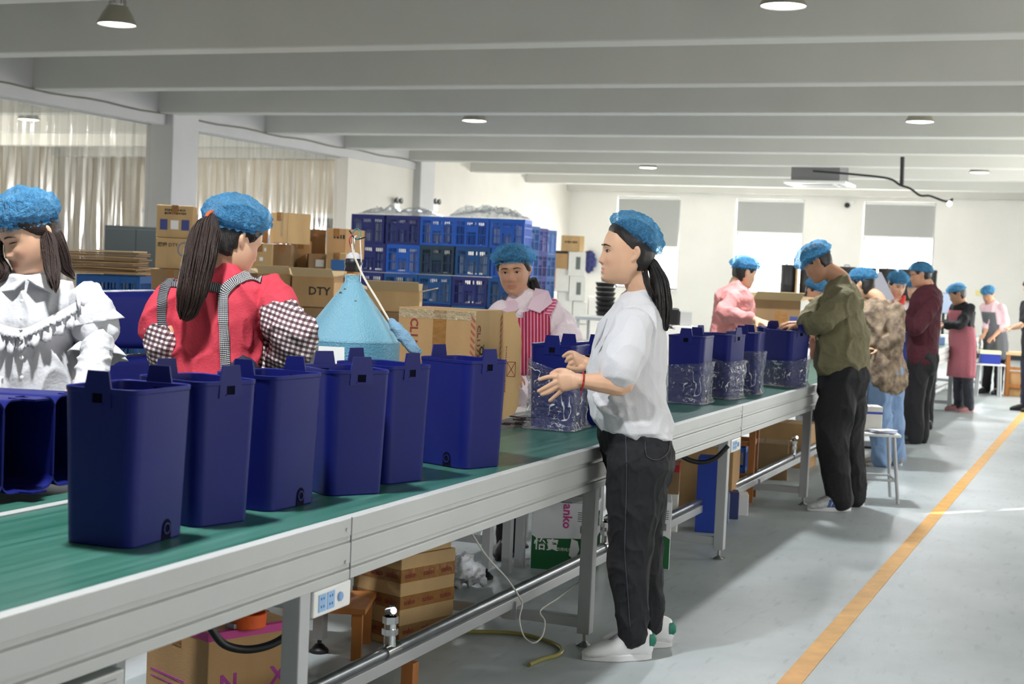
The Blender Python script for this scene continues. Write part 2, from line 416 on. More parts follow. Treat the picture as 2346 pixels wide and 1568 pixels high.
def conveyor(label, y0, y1, legs, group, pipe=True):
    xo, xi = -1.79, -2.52
    t = thing('conveyor_table', label, 'conveyor', ((xo+xi)/2, (y0+y1)/2, 0), group=group)
    MB().b2((xo-.03, y0, ZT-.012), (xi+.03, y1, ZT)).b2((xo-.03, y0+.02, ZT-.11), (xi+.03, y1-.02, ZT-.10)).build('belt', M_belt, t, world=True)
    for x, s in ((xo, 1), (xi, -1)):
        mb = MB(); rail(mb, x, s, y0, y1); o = mb.build('side_rail', M_rail, t, world=True, bevel=.0015)
        for yy in legs[1:]:
            MB().b2((x-.002*s, yy+.20, .611), (x+.0012*s, yy+.2035, .771)).build('rail_joint', M_groove, t, world=True)
            for z in (.742, .66): MB().tube([(x-.001*s, yy+.175, z), (x+.0035*s, yy+.175, z)], .005, 8).build('bolt', M_chrome, t, world=True)
    for yy in legs:
        for x in (xo-.035, xi+.035):
            lg = MB().b2((x-.025, yy-.025, .05), (x+.025, yy+.025, .625)).build('leg', M_leg, t, world=True, bevel=.003)
            fb = MB(); foot(fb, x, yy); fb.build('levelling_foot', M_chrome, lg, world=True, smooth=40)
        MB().b2((xi+.05, yy-.02, .57), (xo-.05, yy+.02, .612)).build('top_cross_bar', M_leg, t, world=True, bevel=.002)
        MB().b2((xi+.05, yy-.02, .072), (xo-.05, yy+.02, .112)).build('low_cross_bar', M_leg, t, world=True, bevel=.002)
        MB().b2((-2.16, yy-.027, .068), (-2.10, yy-.019, .14)).tube([(-2.13, yy-.03, .095), (-2.13, yy-.018, .095)], .012, 10).build('bracket', M_leg, t, world=True)
        MB().b2((xo-.075, yy-.035, .605), (xo-.062, yy+.035, .625)).tube([(xo-.07, yy-.03, .585), (xo-.07, yy-.03, .61)], .009, 8).build('rail_clamp', M_chrome, t, world=True)
    MB().b2((-2.15, legs[0], .112), (-2.11, legs[-1], .152)).build('stretcher', M_leg, t, world=True, bevel=.002)
    if pipe:
        pp = MB().tube([(-2.13, legs[0]-.4, .172), (-2.13, legs[-1]+.2, .172)], .0185, 14).build('air_pipe', M_galv, t, world=True, smooth=40)
        for yy in legs[:-1]:
            if yy < 2: continue
            y = yy+1.12
            v = MB(); v.tube([(-2.13, y-.045, .172), (-2.13, y+.045, .172)], .025, 12); v.tube([(-2.13, y, .17), (-2.13, y, .285)], [.02, .02], 12)
            v.tube([(-2.13, y, .225), (-2.13, y, .245)], .027, 6); v.tube([(-2.13, y, .262), (-2.13, y, .285)], .026, 6)
            v.tube([(-2.13, y, .285), (-2.13, y-.02, .305), (-2.1, y-.04, .315)], [.012, .012, .012], 8); v.tube([(-2.13, y, .28), (-2.14, y+.03, .31)], .009, 8)
            v.build('air_valve', M_chrome, pp, world=True, smooth=40)
    return t
conv = conveyor('long green conveyor belt on grey legs beside the ponytailed woman', 1.0, 12.7, (1.1, 3.12, 5.28, 7.3, 9.42, 11.5, 12.6), 'green conveyor tables')
conv2 = conveyor('distant conveyor table beside the woman in the pink apron', 15.9, 22.5, (16.0, 17.92, 20.1, 22.3), 'green conveyor tables', pipe=False)

# ------------------------------------------------------------------ blue plastic bins
M_bin = mat('blue_bin_plastic', (21, 29, 106), .42, var=(2.0, .08), bump=(500, .04), spec=.25)
BA, BB, BT, BH = .177, .222, .0105, .355
def rrect(a, b, r, n=7):
    p = []
    for sx, sy, a0 in ((1, 1, 0), (-1, 1, 90), (-1, -1, 180), (1, -1, 270)):
        for i in range(n+1):
            t = math.radians(a0+90*i/n); p.append((sx*(a/2-r)+r*math.cos(t), sy*(b/2-r)+r*math.sin(t)))
    return p
def ring_z(a, b, r, z): return [Vector((x, y, z)) for x, y in rrect(a, b, r)]
def plate(outline, hole, T, y, s, th=.003):
    """flat plate in the xz plane with one rectangular hole, thickness th along y*s"""
    me = bmesh.new()
    ov = [me.verts.new((x, y, z)) for x, z in outline]; hv = [me.verts.new((x, y, z)) for x, z in hole]
    for L in (ov, hv):
        for i in range(len(L)): me.edges.new((L[i], L[(i+1) % len(L)]))
    bmesh.ops.triangle_fill(me, edges=me.edges[:], use_beauty=True)
    ex = bmesh.ops.extrude_face_region(me, geom=me.faces[:])
    bmesh.ops.translate(me, vec=(0, s*th, 0), verts=[v for v in ex['geom'] if isinstance(v, bmesh.types.BMVert)])
    bmesh.ops.recalc_face_normals(me, faces=me.faces[:])
    vs = [tuple(v.co) for v in me.verts]; me.verts.index_update(); fs = [tuple(v.index for v in f.verts) for f in me.faces]
    me.free(); return vs, fs
def make_bin(label):
    t = thing('plastic_bin', label, 'bin', group='blue plastic bins')
    H = BH; th = .004
    mb = MB()
    def R(z, off=0.): k = BT*2*z/H; return ring_z(BA+k-2*off, BB+k-2*off, max(.012, .030+.005*z/H-off), z)
    # outer wall with rolled rim, inner wall and floor
    rg = [R(0.0, .003), R(.004), R(H*.5), R(H-.012), R(H-.010, -.0015), R(H-.001, -.0015), R(H, .0005), R(H-.002, th), R(H*.5, th), R(.012, th)]
    mb.rings(rg, cap=False)
    n = len(rg[0]); o = len(mb.v)
    mb.v += [tuple(p) for p in R(.0, .003)]; mb.f.append(tuple(range(o, o+n))[::-1]); mb.mi.append(0)
    o = len(mb.v); mb.v += [tuple(p) for p in R(.012, th)]; mb.f.append(tuple(range(o, o+n))); mb.mi.append(0)
    body = mb.build('body', M_bin, t, smooth=35)
    for s in (-1, 1):    # the two hook tabs with their slot
        y = s*(BB/2+BT-.0035)
        ol = [(-.036, H-.042), (.036, H-.042), (.034, H+.002), (.027, H+.038), (-.027, H+.038), (-.034, H+.002)]
        ho = [(-.013, H-.034), (.013, H-.034), (.013, H-.012), (-.013, H-.012)]
        vs, fs = plate(ol, ho, 0, y, s, .0052)
        tb = MB().add(vs, fs).build('hook_tab', M_bin, t)
        sl = MB().b2((-.013, y-s*.002, H-.0335), (.013, y+s*.0032, H-.0125)).build('slot', M_slot, tb)
        MB().b2((-.016, y+s*.003, H-.0365), (.016, y+s*.0075, H-.0335)).build('slot_lip', M_bin, tb)
    # drain: arched pocket with a ring
    d = MB(); x = BA/2
    arch = [(-.018, 0), (.018, 0)]+[(.018*math.cos(a), .030+.018*math.sin(a)) for a in [PI*k/10 for k in range(11)]]
    M = Matrix(((0, 0, 1, x-.006), (1, 0, 0, .030), (0, 1, 0, .002), (0, 0, 0, 1)))
    d.prism(arch, .0078, M); dr = d.build('drain_pocket', M_slot, t)
    rgm = MB()
    ring = [(.0135, 0), (.0135, .006), (.010, .006), (.010, 0)]
    Mr = Matrix(((0, 0, 1, x-.002), (1, 0, 0, .030), (0, 1, 0, .028), (0, 0, 0, 1)))
    rgm.lathe(ring, 20, M=Mr, cap=False); rgm.build('drain_ring', M_bin, dr, smooth=30)
    return t
M_slot = mat('bin_recess', (8, 10, 30), .85, spec=.1)
bin0 = make_bin('')
def place_bin(first, loc, deg, label):
    if first: b = bin0; b.location = loc; b.rotation_euler = (0, 0, math.radians(deg)); b['label'] = label; return b
    return dup(bin0, loc, math.radians(deg), label)
place_bin(True, (-2.088, 2.786, ZT), 2.8, 'nearest upright blue bin on the green belt, leftmost of the row of six')
place_bin(False, (-2.115, 3.094, ZT), 74.7, 'second upright blue bin in the row, counted from the near end of the belt')
place_bin(False, (-2.092, 3.393, ZT), -2.3, 'third upright blue bin in the row, in front of the gingham sleeve')
place_bin(False, (-2.062, 3.735, ZT), 55.4, 'fourth upright blue bin in the row, in front of the white paper sheet')
place_bin(False, (-2.073, 4.012, ZT), 72.6, 'fifth upright blue bin in the row, in front of the teal tank')
place_bin(False, (-2.016, 4.478, ZT), 248.8, 'sixth upright blue bin, last unwrapped one of the row, before the big carton')
# ------------------------------------------------------------------ figures
RV = Vector((math.cos(YAW), math.sin(YAW), 0))       # to the right across the view
FV = Vector((-math.sin(YAW), math.cos(YAW), 0))      # away from the camera
UP = Vector((0, 0, 1))
def ell(c, u, v, ru, rv, n=16, p=2.0):
    out = []
    for j in range(n):
        a = 2*PI*j/n; ca, sa = math.cos(a), math.sin(a)
        if p != 2.0:
            k = (abs(ca)**p+abs(sa)**p)**(-1/p); ca *= k; sa *= k
        out.append(c+u*(ca*ru)+v*(sa*rv))
    return out
def loft(mb, secs, n=16, p=2.0):
    """secs: (centre, u, v, ru, rv); ends rounded"""
    rg = []
    c, u, v, a, b = secs[0]; nx = secs[1][0]; d = (c-nx).normalized(); k = min(a, b)*.6
    for t in (.94, .7): rg.append(ell(c+d*k*t, u, v, a*math.sqrt(1-t*t), b*math.sqrt(1-t*t), n, p))
    for c, u, v, a, b in secs: rg.append(ell(c, u, v, a, b, n, p))
    c, u, v, a, b = secs[-1]; nx = secs[-2][0]; d = (c-nx).normalized(); k = min(a, b)*.6
    for t in (.7, .94): rg.append(ell(c+d*k*t, u, v, a*math.sqrt(1-t*t), b*math.sqrt(1-t*t), n, p))
    mb.rings(rg)
def spline(pts, vals, k=4):
    """Catmull-Rom subdivision of points with values"""
    P = [Vector(p) for p in pts]; out = []; vo = []
    for i in range(len(P)-1):
        p0, p1, p2, p3 = P[max(i-1, 0)], P[i], P[i+1], P[min(i+2, len(P)-1)]
        for j in range(k):
            t = j/k
            out.append(.5*((2*p1)+(p2-p0)*t+(2*p0-5*p1+4*p2-p3)*t*t+(3*p1-p0-3*p2+p3)*t**3))
            s = t*t*(3-2*t); vo.append(vals[i]*(1-s)+vals[i+1]*s)
    out.append(P[-1]); vo.append(vals[-1]); return out, vo
def limb(mb, pts, rad, k=4, n=12):
    q, r = spline(pts, rad, k)
    d0 = (q[0]-q[1]).normalized(); d1 = (q[-1]-q[-2]).normalized()
    q = [q[0]+d0*r[0]*.85, q[0]+d0*r[0]*.5]+q+[q[-1]+d1*r[-1]*.5, q[-1]+d1*r[-1]*.85]
    r = [r[0]*.4, r[0]*.85]+r+[r[-1]*.85, r[-1]*.4]
    mb.tube(q, r, n)
def voxel(name, mb, size, it, mats, parent, wr=None, keep=False):
    """union of the collected closed shapes as one continuous surface; wr=(scale,amp,stretch) cloth folds"""
    me = bpy.data.meshes.new('raw'); me.from_pydata(mb.v, [], mb.f); me.update()
    ob = bpy.data.objects.new('raw', me); C.objects.link(ob)
    r = ob.modifiers.new('r', 'REMESH'); r.mode = 'VOXEL'; r.voxel_size = size; r.adaptivity = 0
    if it:
        s = ob.modifiers.new('s', 'SMOOTH'); s.factor = .5; s.iterations = it
    dg = bpy.context.evaluated_depsgraph_get()
    m2 = bpy.data.meshes.new_from_object(ob.evaluated_get(dg))
    bpy.data.objects.remove(ob); bpy.data.meshes.remove(me)
    n = len(m2.vertices); co = np.empty(n*3, np.float32); m2.vertices.foreach_get('co', co); co = co.reshape(-1, 3)
    if wr:
        no = np.empty(n*3, np.float32); m2.vertices.foreach_get('normal', no); no = no.reshape(-1, 3)
        sc, amp, st = wr
        q = co*np.array(st, np.float32)*sc
        v5 = Vector((5, 1, 2))
        d = np.array([max(0., 1-abs(noise.noise(Vector(p)))*3.2)**1.6*1.1-.35+.5*max(0., 1-abs(noise.noise(Vector(p)*1.9+v5))*3.0)**1.6+.35*noise.noise(Vector(p)*.5) for p in q], np.float32)
        co = co+no*(d*amp)[:, None]
    loc = np.array(parent.location, np.float32); m2.vertices.foreach_set('co', (co-loc).ravel()); m2.update()
    m2.materials.clear()
    for mm in (mats if isinstance(mats, (list, tuple)) else [mats]): m2.materials.append(mm)
    m2.shade_smooth()
    m2.name = name
    return link(name, m2, parent)

def skin_material(name, col, lip):
    m = bpy.data.materials.new(name); m.use_nodes = True; nt = m.node_tree; b = nt.nodes['Principled BSDF']
    at = nt.nodes.new('ShaderNodeVertexColor'); at.layer_name = 'tint'
    mx = nt.nodes.new('ShaderNodeMix'); mx.data_type = 'RGBA'
    mx.inputs[6].default_value = (*lin(col), 1); mx.inputs[7].default_value = (*lin(lip), 1)
    sp = nt.nodes.new('ShaderNodeSeparateColor'); nt.links.new(at.outputs['Color'], sp.inputs[0])
    nt.links.new(sp.outputs[0], mx.inputs[0])
    tc = nt.nodes.new('ShaderNodeTexCoord'); n = nt.nodes.new('ShaderNodeTexNoise'); n.inputs['Scale'].default_value = 30; n.inputs['Detail'].default_value = 4
    nt.links.new(tc.outputs['Object'], n.inputs['Vector'])
    mr = nt.nodes.new('ShaderNodeMapRange'); mr.inputs[3].default_value = .93; mr.inputs[4].default_value = 1.05; nt.links.new(n.outputs['Fac'], mr.inputs[0])
    mu = nt.nodes.new('ShaderNodeMix'); mu.data_type = 'RGBA'; mu.blend_type = 'MULTIPLY'; mu.inputs[0].default_value = 1
    cb2 = nt.nodes.new('ShaderNodeCombineColor')
    for i in range(3): nt.links.new(mr.outputs[0], cb2.inputs[i])
    nt.links.new(mx.outputs[2], mu.inputs[6]); nt.links.new(cb2.outputs[0], mu.inputs[7])
    nt.links.new(mu.outputs[2], b.inputs['Base Color'])
    b.inputs['Roughness'].default_value = .48
    b.inputs['Subsurface Weight'].default_value = .12; b.inputs['Subsurface Radius'].default_value = (.012, .005, .003); b.inputs['Subsurface Scale'].default_value = .4
    return m
M_skin = skin_material('skin', (226, 180, 148), (196, 108, 100))
M_skin2 = skin_material('skin_tan', (196, 146, 116), (160, 92, 84))
M_hair = mat('black_hair', (26, 21, 20), .38, bump=(60, .5, (9, 9, 1)), spec=.6)
M_hair2 = mat('brown_hair', (52, 36, 30), .36, bump=(60, .5, (9, 9, 1)), spec=.6)
M_eyew = mat('eye_white', (205, 196, 190), .4, spec=.2)
M_iris = mat('iris', (22, 14, 12), .3, spec=.15)
M_brow = mat('eyebrow', (48, 34, 28), .7)
def cap_material():
    m = bpy.data.materials.new('blue_hair_net_fabric'); m.use_nodes = True; nt = m.node_tree; b = nt.nodes['Principled BSDF']
    out = nt.nodes['Material Output']
    b.inputs['Base Color'].default_value = (*lin((104, 188, 246)), 1); b.inputs['Roughness'].default_value = .6
    tc = nt.nodes.new('ShaderNodeTexCoord')
    v = nt.nodes.new('ShaderNodeTexVoronoi'); v.feature = 'DISTANCE_TO_EDGE'; v.inputs['Scale'].default_value = 34
    n = nt.nodes.new('ShaderNodeTexNoise'); n.inputs['Scale'].default_value = 14; n.inputs['Detail'].default_value = 6
    nt.links.new(tc.outputs['Object'], n.inputs['Vector'])
    ad = nt.nodes.new('ShaderNodeVectorMath'); ad.operation = 'MULTIPLY_ADD'; ad.inputs[1].default_value = (.30, .30, .30)
    nt.links.new(n.outputs['Color'], ad.inputs[0]); nt.links.new(tc.outputs['Object'], ad.inputs[2]); nt.links.new(ad.outputs[0], v.inputs['Vector'])
    mr = nt.nodes.new('ShaderNodeMapRange'); mr.inputs[1].default_value = 0.0; mr.inputs[2].default_value = .09; mr.inputs[3].default_value = .96; mr.inputs[4].default_value = .54
    nt.links.new(v.outputs['Distance'], mr.inputs[0])
    tl = nt.nodes.new('ShaderNodeBsdfTranslucent'); tl.inputs[0].default_value = (*lin((120, 205, 255)), 1)
    m1 = nt.nodes.new('ShaderNodeMixShader'); m1.inputs[0].default_value = .4
    nt.links.new(b.outputs[0], m1.inputs[1]); nt.links.new(tl.outputs[0], m1.inputs[2])
    tr = nt.nodes.new('ShaderNodeBsdfTransparent'); tr.inputs[0].default_value = (.8, .93, 1, 1)
    m2 = nt.nodes.new('ShaderNodeMixShader'); nt.links.new(mr.outputs[0], m2.inputs[0])
    nt.links.new(tr.outputs[0], m2.inputs[1]); nt.links.new(m1.outputs[0], m2.inputs[2]); nt.links.new(m2.outputs[0], out.inputs[0])
    bp = nt.nodes.new('ShaderNodeBump'); bp.inputs['Strength'].default_value = .9; bp.inputs['Distance'].default_value = .02
    nt.links.new(v.outputs['Distance'], bp.inputs['Height']); nt.links.new(bp.outputs[0], b.inputs['Normal'])
    return m
M_cap = cap_material()

# head built from horizontal slices; local axes x right, y forward, z up, origin between the ears at eye height
SL = [(.122, .012, .012, .012), (.118, .028, .024, .034), (.108, .046, .044, .06), (.094, .058, .062, .080), (.076, .066, .076, .092), (.058, .071, .084, .098), (.04, .0735, .0885, .1), (.022, .0745, .0895, .1),
      (.010, .0745, .088, .099), (.0, .0745, .0865, .097), (-.012, .074, .086, .094), (-.024, .073, .0862, .09), (-.036, .0715, .0862, .084), (-.048, .0695, .086, .077), (-.058, .067, .0858, .07), (-.066, .0645, .0858, .063),
      (-.074, .061, .0856, .056), (-.084, .056, .085, .047), (-.094, .050, .0835, .036), (-.104, .042, .080, .022), (-.112, .031, .073, .004), (-.117, .016, .062, -.02)]
def sl_at(z):
    zs = [s[0] for s in SL]
    if z >= zs[0]: return SL[0][1:]
    for i in range(len(SL)-1):
        if zs[i] >= z >= zs[i+1]:
            t = (zs[i]-z)/(zs[i]-zs[i+1]); return tuple(SL[i][k]*(1-t)+SL[i+1][k]*t for k in (1, 2, 3))
    return SL[-1][1:]
def G(d, s): return math.exp(-(d/s)**2)
def head_pt(a, z):
    """surface point at angle a (0 = straight ahead) and height z"""
    w, f, b = sl_at(z); sa, ca = math.sin(a), math.cos(a)
    p = 2.25 if ca > 0 else 2.0
    k = (abs(sa)**p+abs(ca)**p)**(-1/p)
    x = w*sa*k; y = (f if ca > 0 else b)*ca*k
    if ca > 0:
        d = 0
        nz = 0.0
        if -.06 < z < .03:   # nose ridge
            t = max(0, min(1, (.018-z)/.055)); nz = (.0035+.0125*t**1.2)*(1 if z > -.040 else max(0, 1-(-.040-z)/.012))
        d += nz*G(x, .0095+.006*G(z+.036, .012))
        d += .0055*(G(x-.014, .008)+G(x+.014, .008))*G(z+.040, .008)                     # wings of the nose
        d -= .0105*(G(x-.031, .017)+G(x+.031, .017))*G(z-.0, .0125)                        # eye sockets
        d += .0060*(G(x-.031, .012)+G(x+.031, .012))*G(z-.0, .0075)                        # lids over the eyeball
        d += .0045*(G(x-.030, .02)+G(x+.030, .02))*G(z-.022, .010)                         # brow
        d += .0050*(G(x-.043, .018)+G(x+.043, .018))*G(z+.032, .018)                       # cheeks
        d += .0046*G(x, .021)*G(z+.0625, .0055)+.0046*G(x, .019)*G(z+.0765, .0065)         # lips
        d -= .0040*G(x, .022)*G(z+.0690, .0028)                                            # mouth line
        d -= .0035*G(x, .02)*G(z+.087, .006)
        d += .0060*G(x, .018)*G(z+.1005, .010)                                             # chin
        y += d
    return Vector((x, y, z))
def head_grid(n=72, dz=.0032):
    zs = []; z = .122
    while z > -.117: zs.append(z); z -= dz
    zs.append(-.117)
    return [[head_pt(-PI+2*PI*j/n, z) for j in range(n)] for z in zs]
HEAD = head_grid()
def head_frame(o, fwd, tilt=0., s=1.):
    """o eye-height centre, fwd where the face points, tilt sideways"""
    f = fwd.normalized(); r = f.cross(UP).normalized(); u = r.cross(f)
    if tilt: r, u = r*math.cos(tilt)+u*math.sin(tilt), u*math.cos(tilt)-r*math.sin(tilt)
    M = Matrix((r*s, f*s, u*s)).transposed().to_4x4(); M.translation = o; return M
def add_head(mb, H, detail=True):
    g = HEAD if detail else [r[::3] for r in HEAD[::3]]+[HEAD[-1][::3]]
    mb.rings([[H @ p for p in r][::-1] for r in g])
    for s in (-1, 1):
        q = [(s*.070, -.012, .018), (s*.080, -.022, .022), (s*.082, -.028, .006), (s*.079, -.022, -.014), (s*.072, -.012, -.026)]
        limb(mb, [H @ Vector(p) for p in q], [.006, .0085, .009, .008, .006], 3, 8)
        limb(mb, [H @ Vector((s*.071, -.014, .01)), H @ Vector((s*.077, -.020, -.004)), H @ Vector((s*.072, -.014, -.016))], [.008, .006, .006], 3, 8)
def tint(ob, H):
    """lips and a little colour on the cheeks, stored on the skin"""
    me = ob.data; ca = me.color_attributes.new('tint', 'FLOAT_COLOR', 'POINT')
    n = len(me.vertices); co = np.empty(n*3); me.vertices.foreach_get('co', co); co = co.reshape(-1, 3)+np.array(ob.parent.location)
    iv = np.array(H.inverted()); L = co@iv[:3, :3].T+iv[:3, 3]
    x, y, z = L.T; g = lambda d, s: np.exp(-(d/s)**2)
    lip = np.clip(1.5*np.exp(-(np.abs(x)/.024)**4)*np.exp(-(np.abs(z+.0695)/.0105)**4), 0, 1)*(y > .06)
    ck = .22*(g(x-.045, .022)+g(x+.045, .022))*g(z+.034, .02)*(y > .03)+.18*g(x, .016)*g(z+.037, .014)*(y > .09)
    t = np.clip(lip*.55+ck, 0, 1); arr = np.zeros((n, 4)); arr[:, 0] = t; arr[:, 1] = t; arr[:, 2] = t; arr[:, 3] = 1
    ca.data.foreach_set('color', arr.ravel().astype(np.float32))
def face_parts(t, H, closed=False, brow=1.):
    iv = Matrix.Translation(-t.location)
    for s in (-1, 1):
        y0 = head_pt(math.atan2(.031, .08), 0).y
        def on(x, z, off): p = head_pt(0, z); a = math.asin(max(-1, min(1, x/.0745))); q = head_pt(a*1.0, z); return Vector((q.x, q.y+off, z))
        def fx(x, z, off):
            lo, hi = 0, PI/2
            for _ in range(24):
                m_ = (lo+hi)/2
                if head_pt(m_, z).x < abs(x): lo = m_
                else: hi = m_
            q = head_pt(lo, z); return Vector((x, q.y+off, z))
        # almond: upper and lower lid line
        N = 12; up = []; dn = []
        for i in range(N+1):
            u = i/N; x = s*(.0165+.029*u); k = math.sin(PI*u)
            h = .0014 if closed else .0046
            up.append((x, .0005+h*k**.8+.0015*u)); dn.append((x, .0005-(.0006 if closed else .0032)*k**.9+.0015*u))
        ew = MB(); 
        vs = [fx(x, z, .0016+.0014*math.sin(PI*i/N)) for i, (x, z) in enumerate(up)]+[fx(x, z, .0016+.0012*math.sin(PI*i/N)) for i, (x, z) in enumerate(dn)]
        ew.add([H @ v for v in vs], [(i, i+1, N+2+i, N+1+i) for i in range(N)])
        e = ew.build('eye', M_iris if closed else M_eyew, t, world=True)
        if not closed:
            ir = MB(); c = fx(s*.0305, .0014, .0044); vs = [c]+[fx(s*.0305+.0060*math.cos(2*PI*j/16), .0014+min(.0044, max(-.0040, .0060*math.sin(2*PI*j/16))), .0038) for j in range(16)]
            ir.add([H @ v for v in vs], [(0, 1+j, 1+(j+1) % 16) for j in range(16)]); ir.build('iris', M_iris, e, world=True)
        ls = MB(); ls.tube([H @ fx(x, z, .0026) for x, z in up], [.0004]+[.00105]*(N-1)+[.0006], 6); ls.build('lash_line', M_iris, e, world=True)
        bw = MB(); q = []
        for i in range(9):
            u = i/8; x = s*(.013+.039*u); q.append(H @ fx(x, .0205+.0055*math.sin(PI*min(1, u*.95))*brow-.003*u, .0015))
        bw.tube(q, [.0014, .0024, .0026, .0026, .0024, .0022, .0018, .0014, .0006], 6); bw.build('eyebrow', M_brow, t, world=True)
def add_hair(t, H, matl, thick=.011, front=.064, nape=-.075, ear=.022, side=-.005, name='hair'):
    rg = []
    for r in HEAD[::2]+[HEAD[-1]]:
        row = []
        for p in r[::2]:
            a = abs(math.atan2(p.x, p.y))*180/PI
            if a < 45: zl = front-.012*a/45
            elif a < 75: zl = (front-.012)*(75-a)/30+side*(a-45)/30
            elif a < 100: zl = side*(88-a)/13+ear*(a-75)/13 if a < 88 else ear
            elif a < 120: zl = ear*(120-a)/20+nape*(a-100)/20
            else: zl = nape
            d = max(-1, min(1, (p.z-zl)/.012))
            off = thick*(.5+.5*d)-.010*(.5-.5*d)
            nrm = Vector((p.x, p.y, p.z*.7)).normalized()
            row.append(H @ (p+nrm*(off*(1+.12*noise.noise(p*60)))))
        rg.append(row[::-1])
    return MB().rings(rg).build(name, matl, t, world=True, smooth=180)
def add_cap(t, H, tilt=-.25, back=.02, puff=1., zc=.055, rx=.098, ry=.122, rz=.085, roll=0., seed=0, low=-.02):
    """gathered disposable cap: pleated dome, ruffled elastic edge"""
    R = Matrix.Rotation(tilt, 4, 'X') @ Matrix.Rotation(roll, 4, 'Y')
    L = H @ Matrix.Translation((0, -back, zc)) @ R
    n = 96; rg = []
    sd = Vector((seed*3.1, seed*1.7, seed))
    for i in range(29):
        ph = i/28                     # 0 top .. 1 edge
        lat = PI/2-ph*(PI/2+.62)
        row = []
        for j in range(n):
            th = 2*PI*j/n
            pl = math.sin(th*30+3*noise.noise(Vector((math.cos(th), math.sin(th), 0))*2+sd))*.030*ph**1.3
            q = Vector((math.cos(th)*math.cos(lat), math.sin(th)*math.cos(lat), math.sin(lat)))
            wv = .13*noise.noise(q*2.1+sd)+.08*noise.noise(q*5.3+sd)-.10*abs(noise.noise(q*7+sd))-.07*abs(noise.noise(q*13+sd))+.05
            k = (1+pl+wv*puff*(1-.4*ph))
            row.append(L @ Vector((q.x*rx*k, q.y*ry*k, q.z*rz*k*(1 if q.z > 0 else .55))))
        rg.append(row)
    # ruffle below the elastic
    e0 = rg[-1]
    for k, (gr, dz) in enumerate(((.985, -.004), (1.04, -.012))):
        row = []
        for j in range(n):
            th = 2*PI*j/n; base = L.inverted() @ e0[j]
            wv = 1+.03*math.sin(th*40)*k
            row.append(L @ Vector((base.x*gr*wv, base.y*gr*wv, base.z+dz+.003*math.sin(th*23)*k)))
        rg.append(row)
    c = MB().rings(rg, cap=False).build('hair_net', M_cap, t, world=True, smooth=180)
    bd = MB(); bd.tube(e0+[e0[0]], .0022, 5); bd.build('elastic', M_cap, c, world=True, smooth=180)
    return c
def finger(mb, pts, r): limb(mb, pts, [r*1.05, r, r*.92, r*.78][:len(pts)] if len(pts) <= 4 else r, 3, 8)
def add_hand(mb, wrist, d, back, thumb_side, s=1., curl=.5, spread=.12, thumb=.6):
    """wrist point, direction of the fingers, back-of-hand normal, thumb_side = sideways vector sign"""
    d = d.normalized(); back = (back-d*back.dot(d)).normalized(); sd = d.cross(back)*thumb_side
    q = [(0, .030, .020), (.03, .034, .0165), (.06, .039, .0145), (.085, .040, .012)]
    loft(mb, [(wrist+d*(a*s), sd, back, b*s, c*s) for a, b, c in q], 14)
    L = [(.030, .072, .0088), (.011, .080, .0092), (-.0095, .074, .0088), (-.029, .058, .0076)]
    for i, (o, ln, r) in enumerate(L):
        base = wrist+d*(.078*s)+sd*(o*s); a = spread*(1.2-i*.8)
        dd = (d*math.cos(a)+sd*math.sin(a)); pts = [base-dd*.012*s]; p = base; ang = curl*.35
        for seg, k in ((.46, 1.), (.30, 1.1), (.24, 1.)):
            p = p+(dd*math.cos(ang)-back*math.sin(ang))*(ln*seg*s); pts.append(p); ang += curl*.75*k
        limb(mb, pts, [r*1.08*s, r*s, r*.93*s, r*.76*s], 3, 8)
    b0 = wrist+d*(.022*s)+sd*(.022*s); td = (d*.62+sd*.78-back*(.25+.5*thumb)).normalized()
    p1 = b0+td*(.036*s); td2 = (d*.92+sd*.32-back*(.2+.5*thumb)).normalized(); p2 = p1+td2*(.030*s); p3 = p2+(td2+d*.2).normalized()*(.024*s)
    limb(mb, [b0, p1, p2, p3], [.0135*s, .0112*s, .0098*s, .0078*s], 3, 8)
def ponytail(t, path, rad, matl, n=70, seed=1, name='ponytail', r=.0022):
    random.seed(seed); mb = MB()
    q, rr = spline(path, rad, 6)
    # solid core keeps it from looking stringy
    nq = len(q); mb.tube(q[:-1], [x*.80*max(.06, 1-(i_/(nq-1))**4) for i_, x in enumerate(rr[:-1])], 12)
    for i in range(n):
        a = random.uniform(0, 2*PI); k = math.sqrt(random.uniform(.45, 1)); ph = random.uniform(-.5, .5); ln = random.randint(len(q)-7, len(q))
        pts = []
        for m_, p in enumerate(q[:ln]):
            tt = (q[min(m_+1, len(q)-1)]-q[max(m_-1, 0)]).normalized(); e1 = tt.cross(Vector((.31, .9, .2))).normalized(); e2 = tt.cross(e1)
            aa = a+ph*m_/len(q); pts.append(p+(e1*math.cos(aa)+e2*math.sin(aa))*(rr[m_]*k*(1+.12*noise.noise(p*14+Vector((i, 0, 0))))))
        mb.tube(pts, [r*1.3]*(len(pts)-2)+[r, r*.3], 5)
    return mb.build(name, matl, t, world=True, smooth=180)
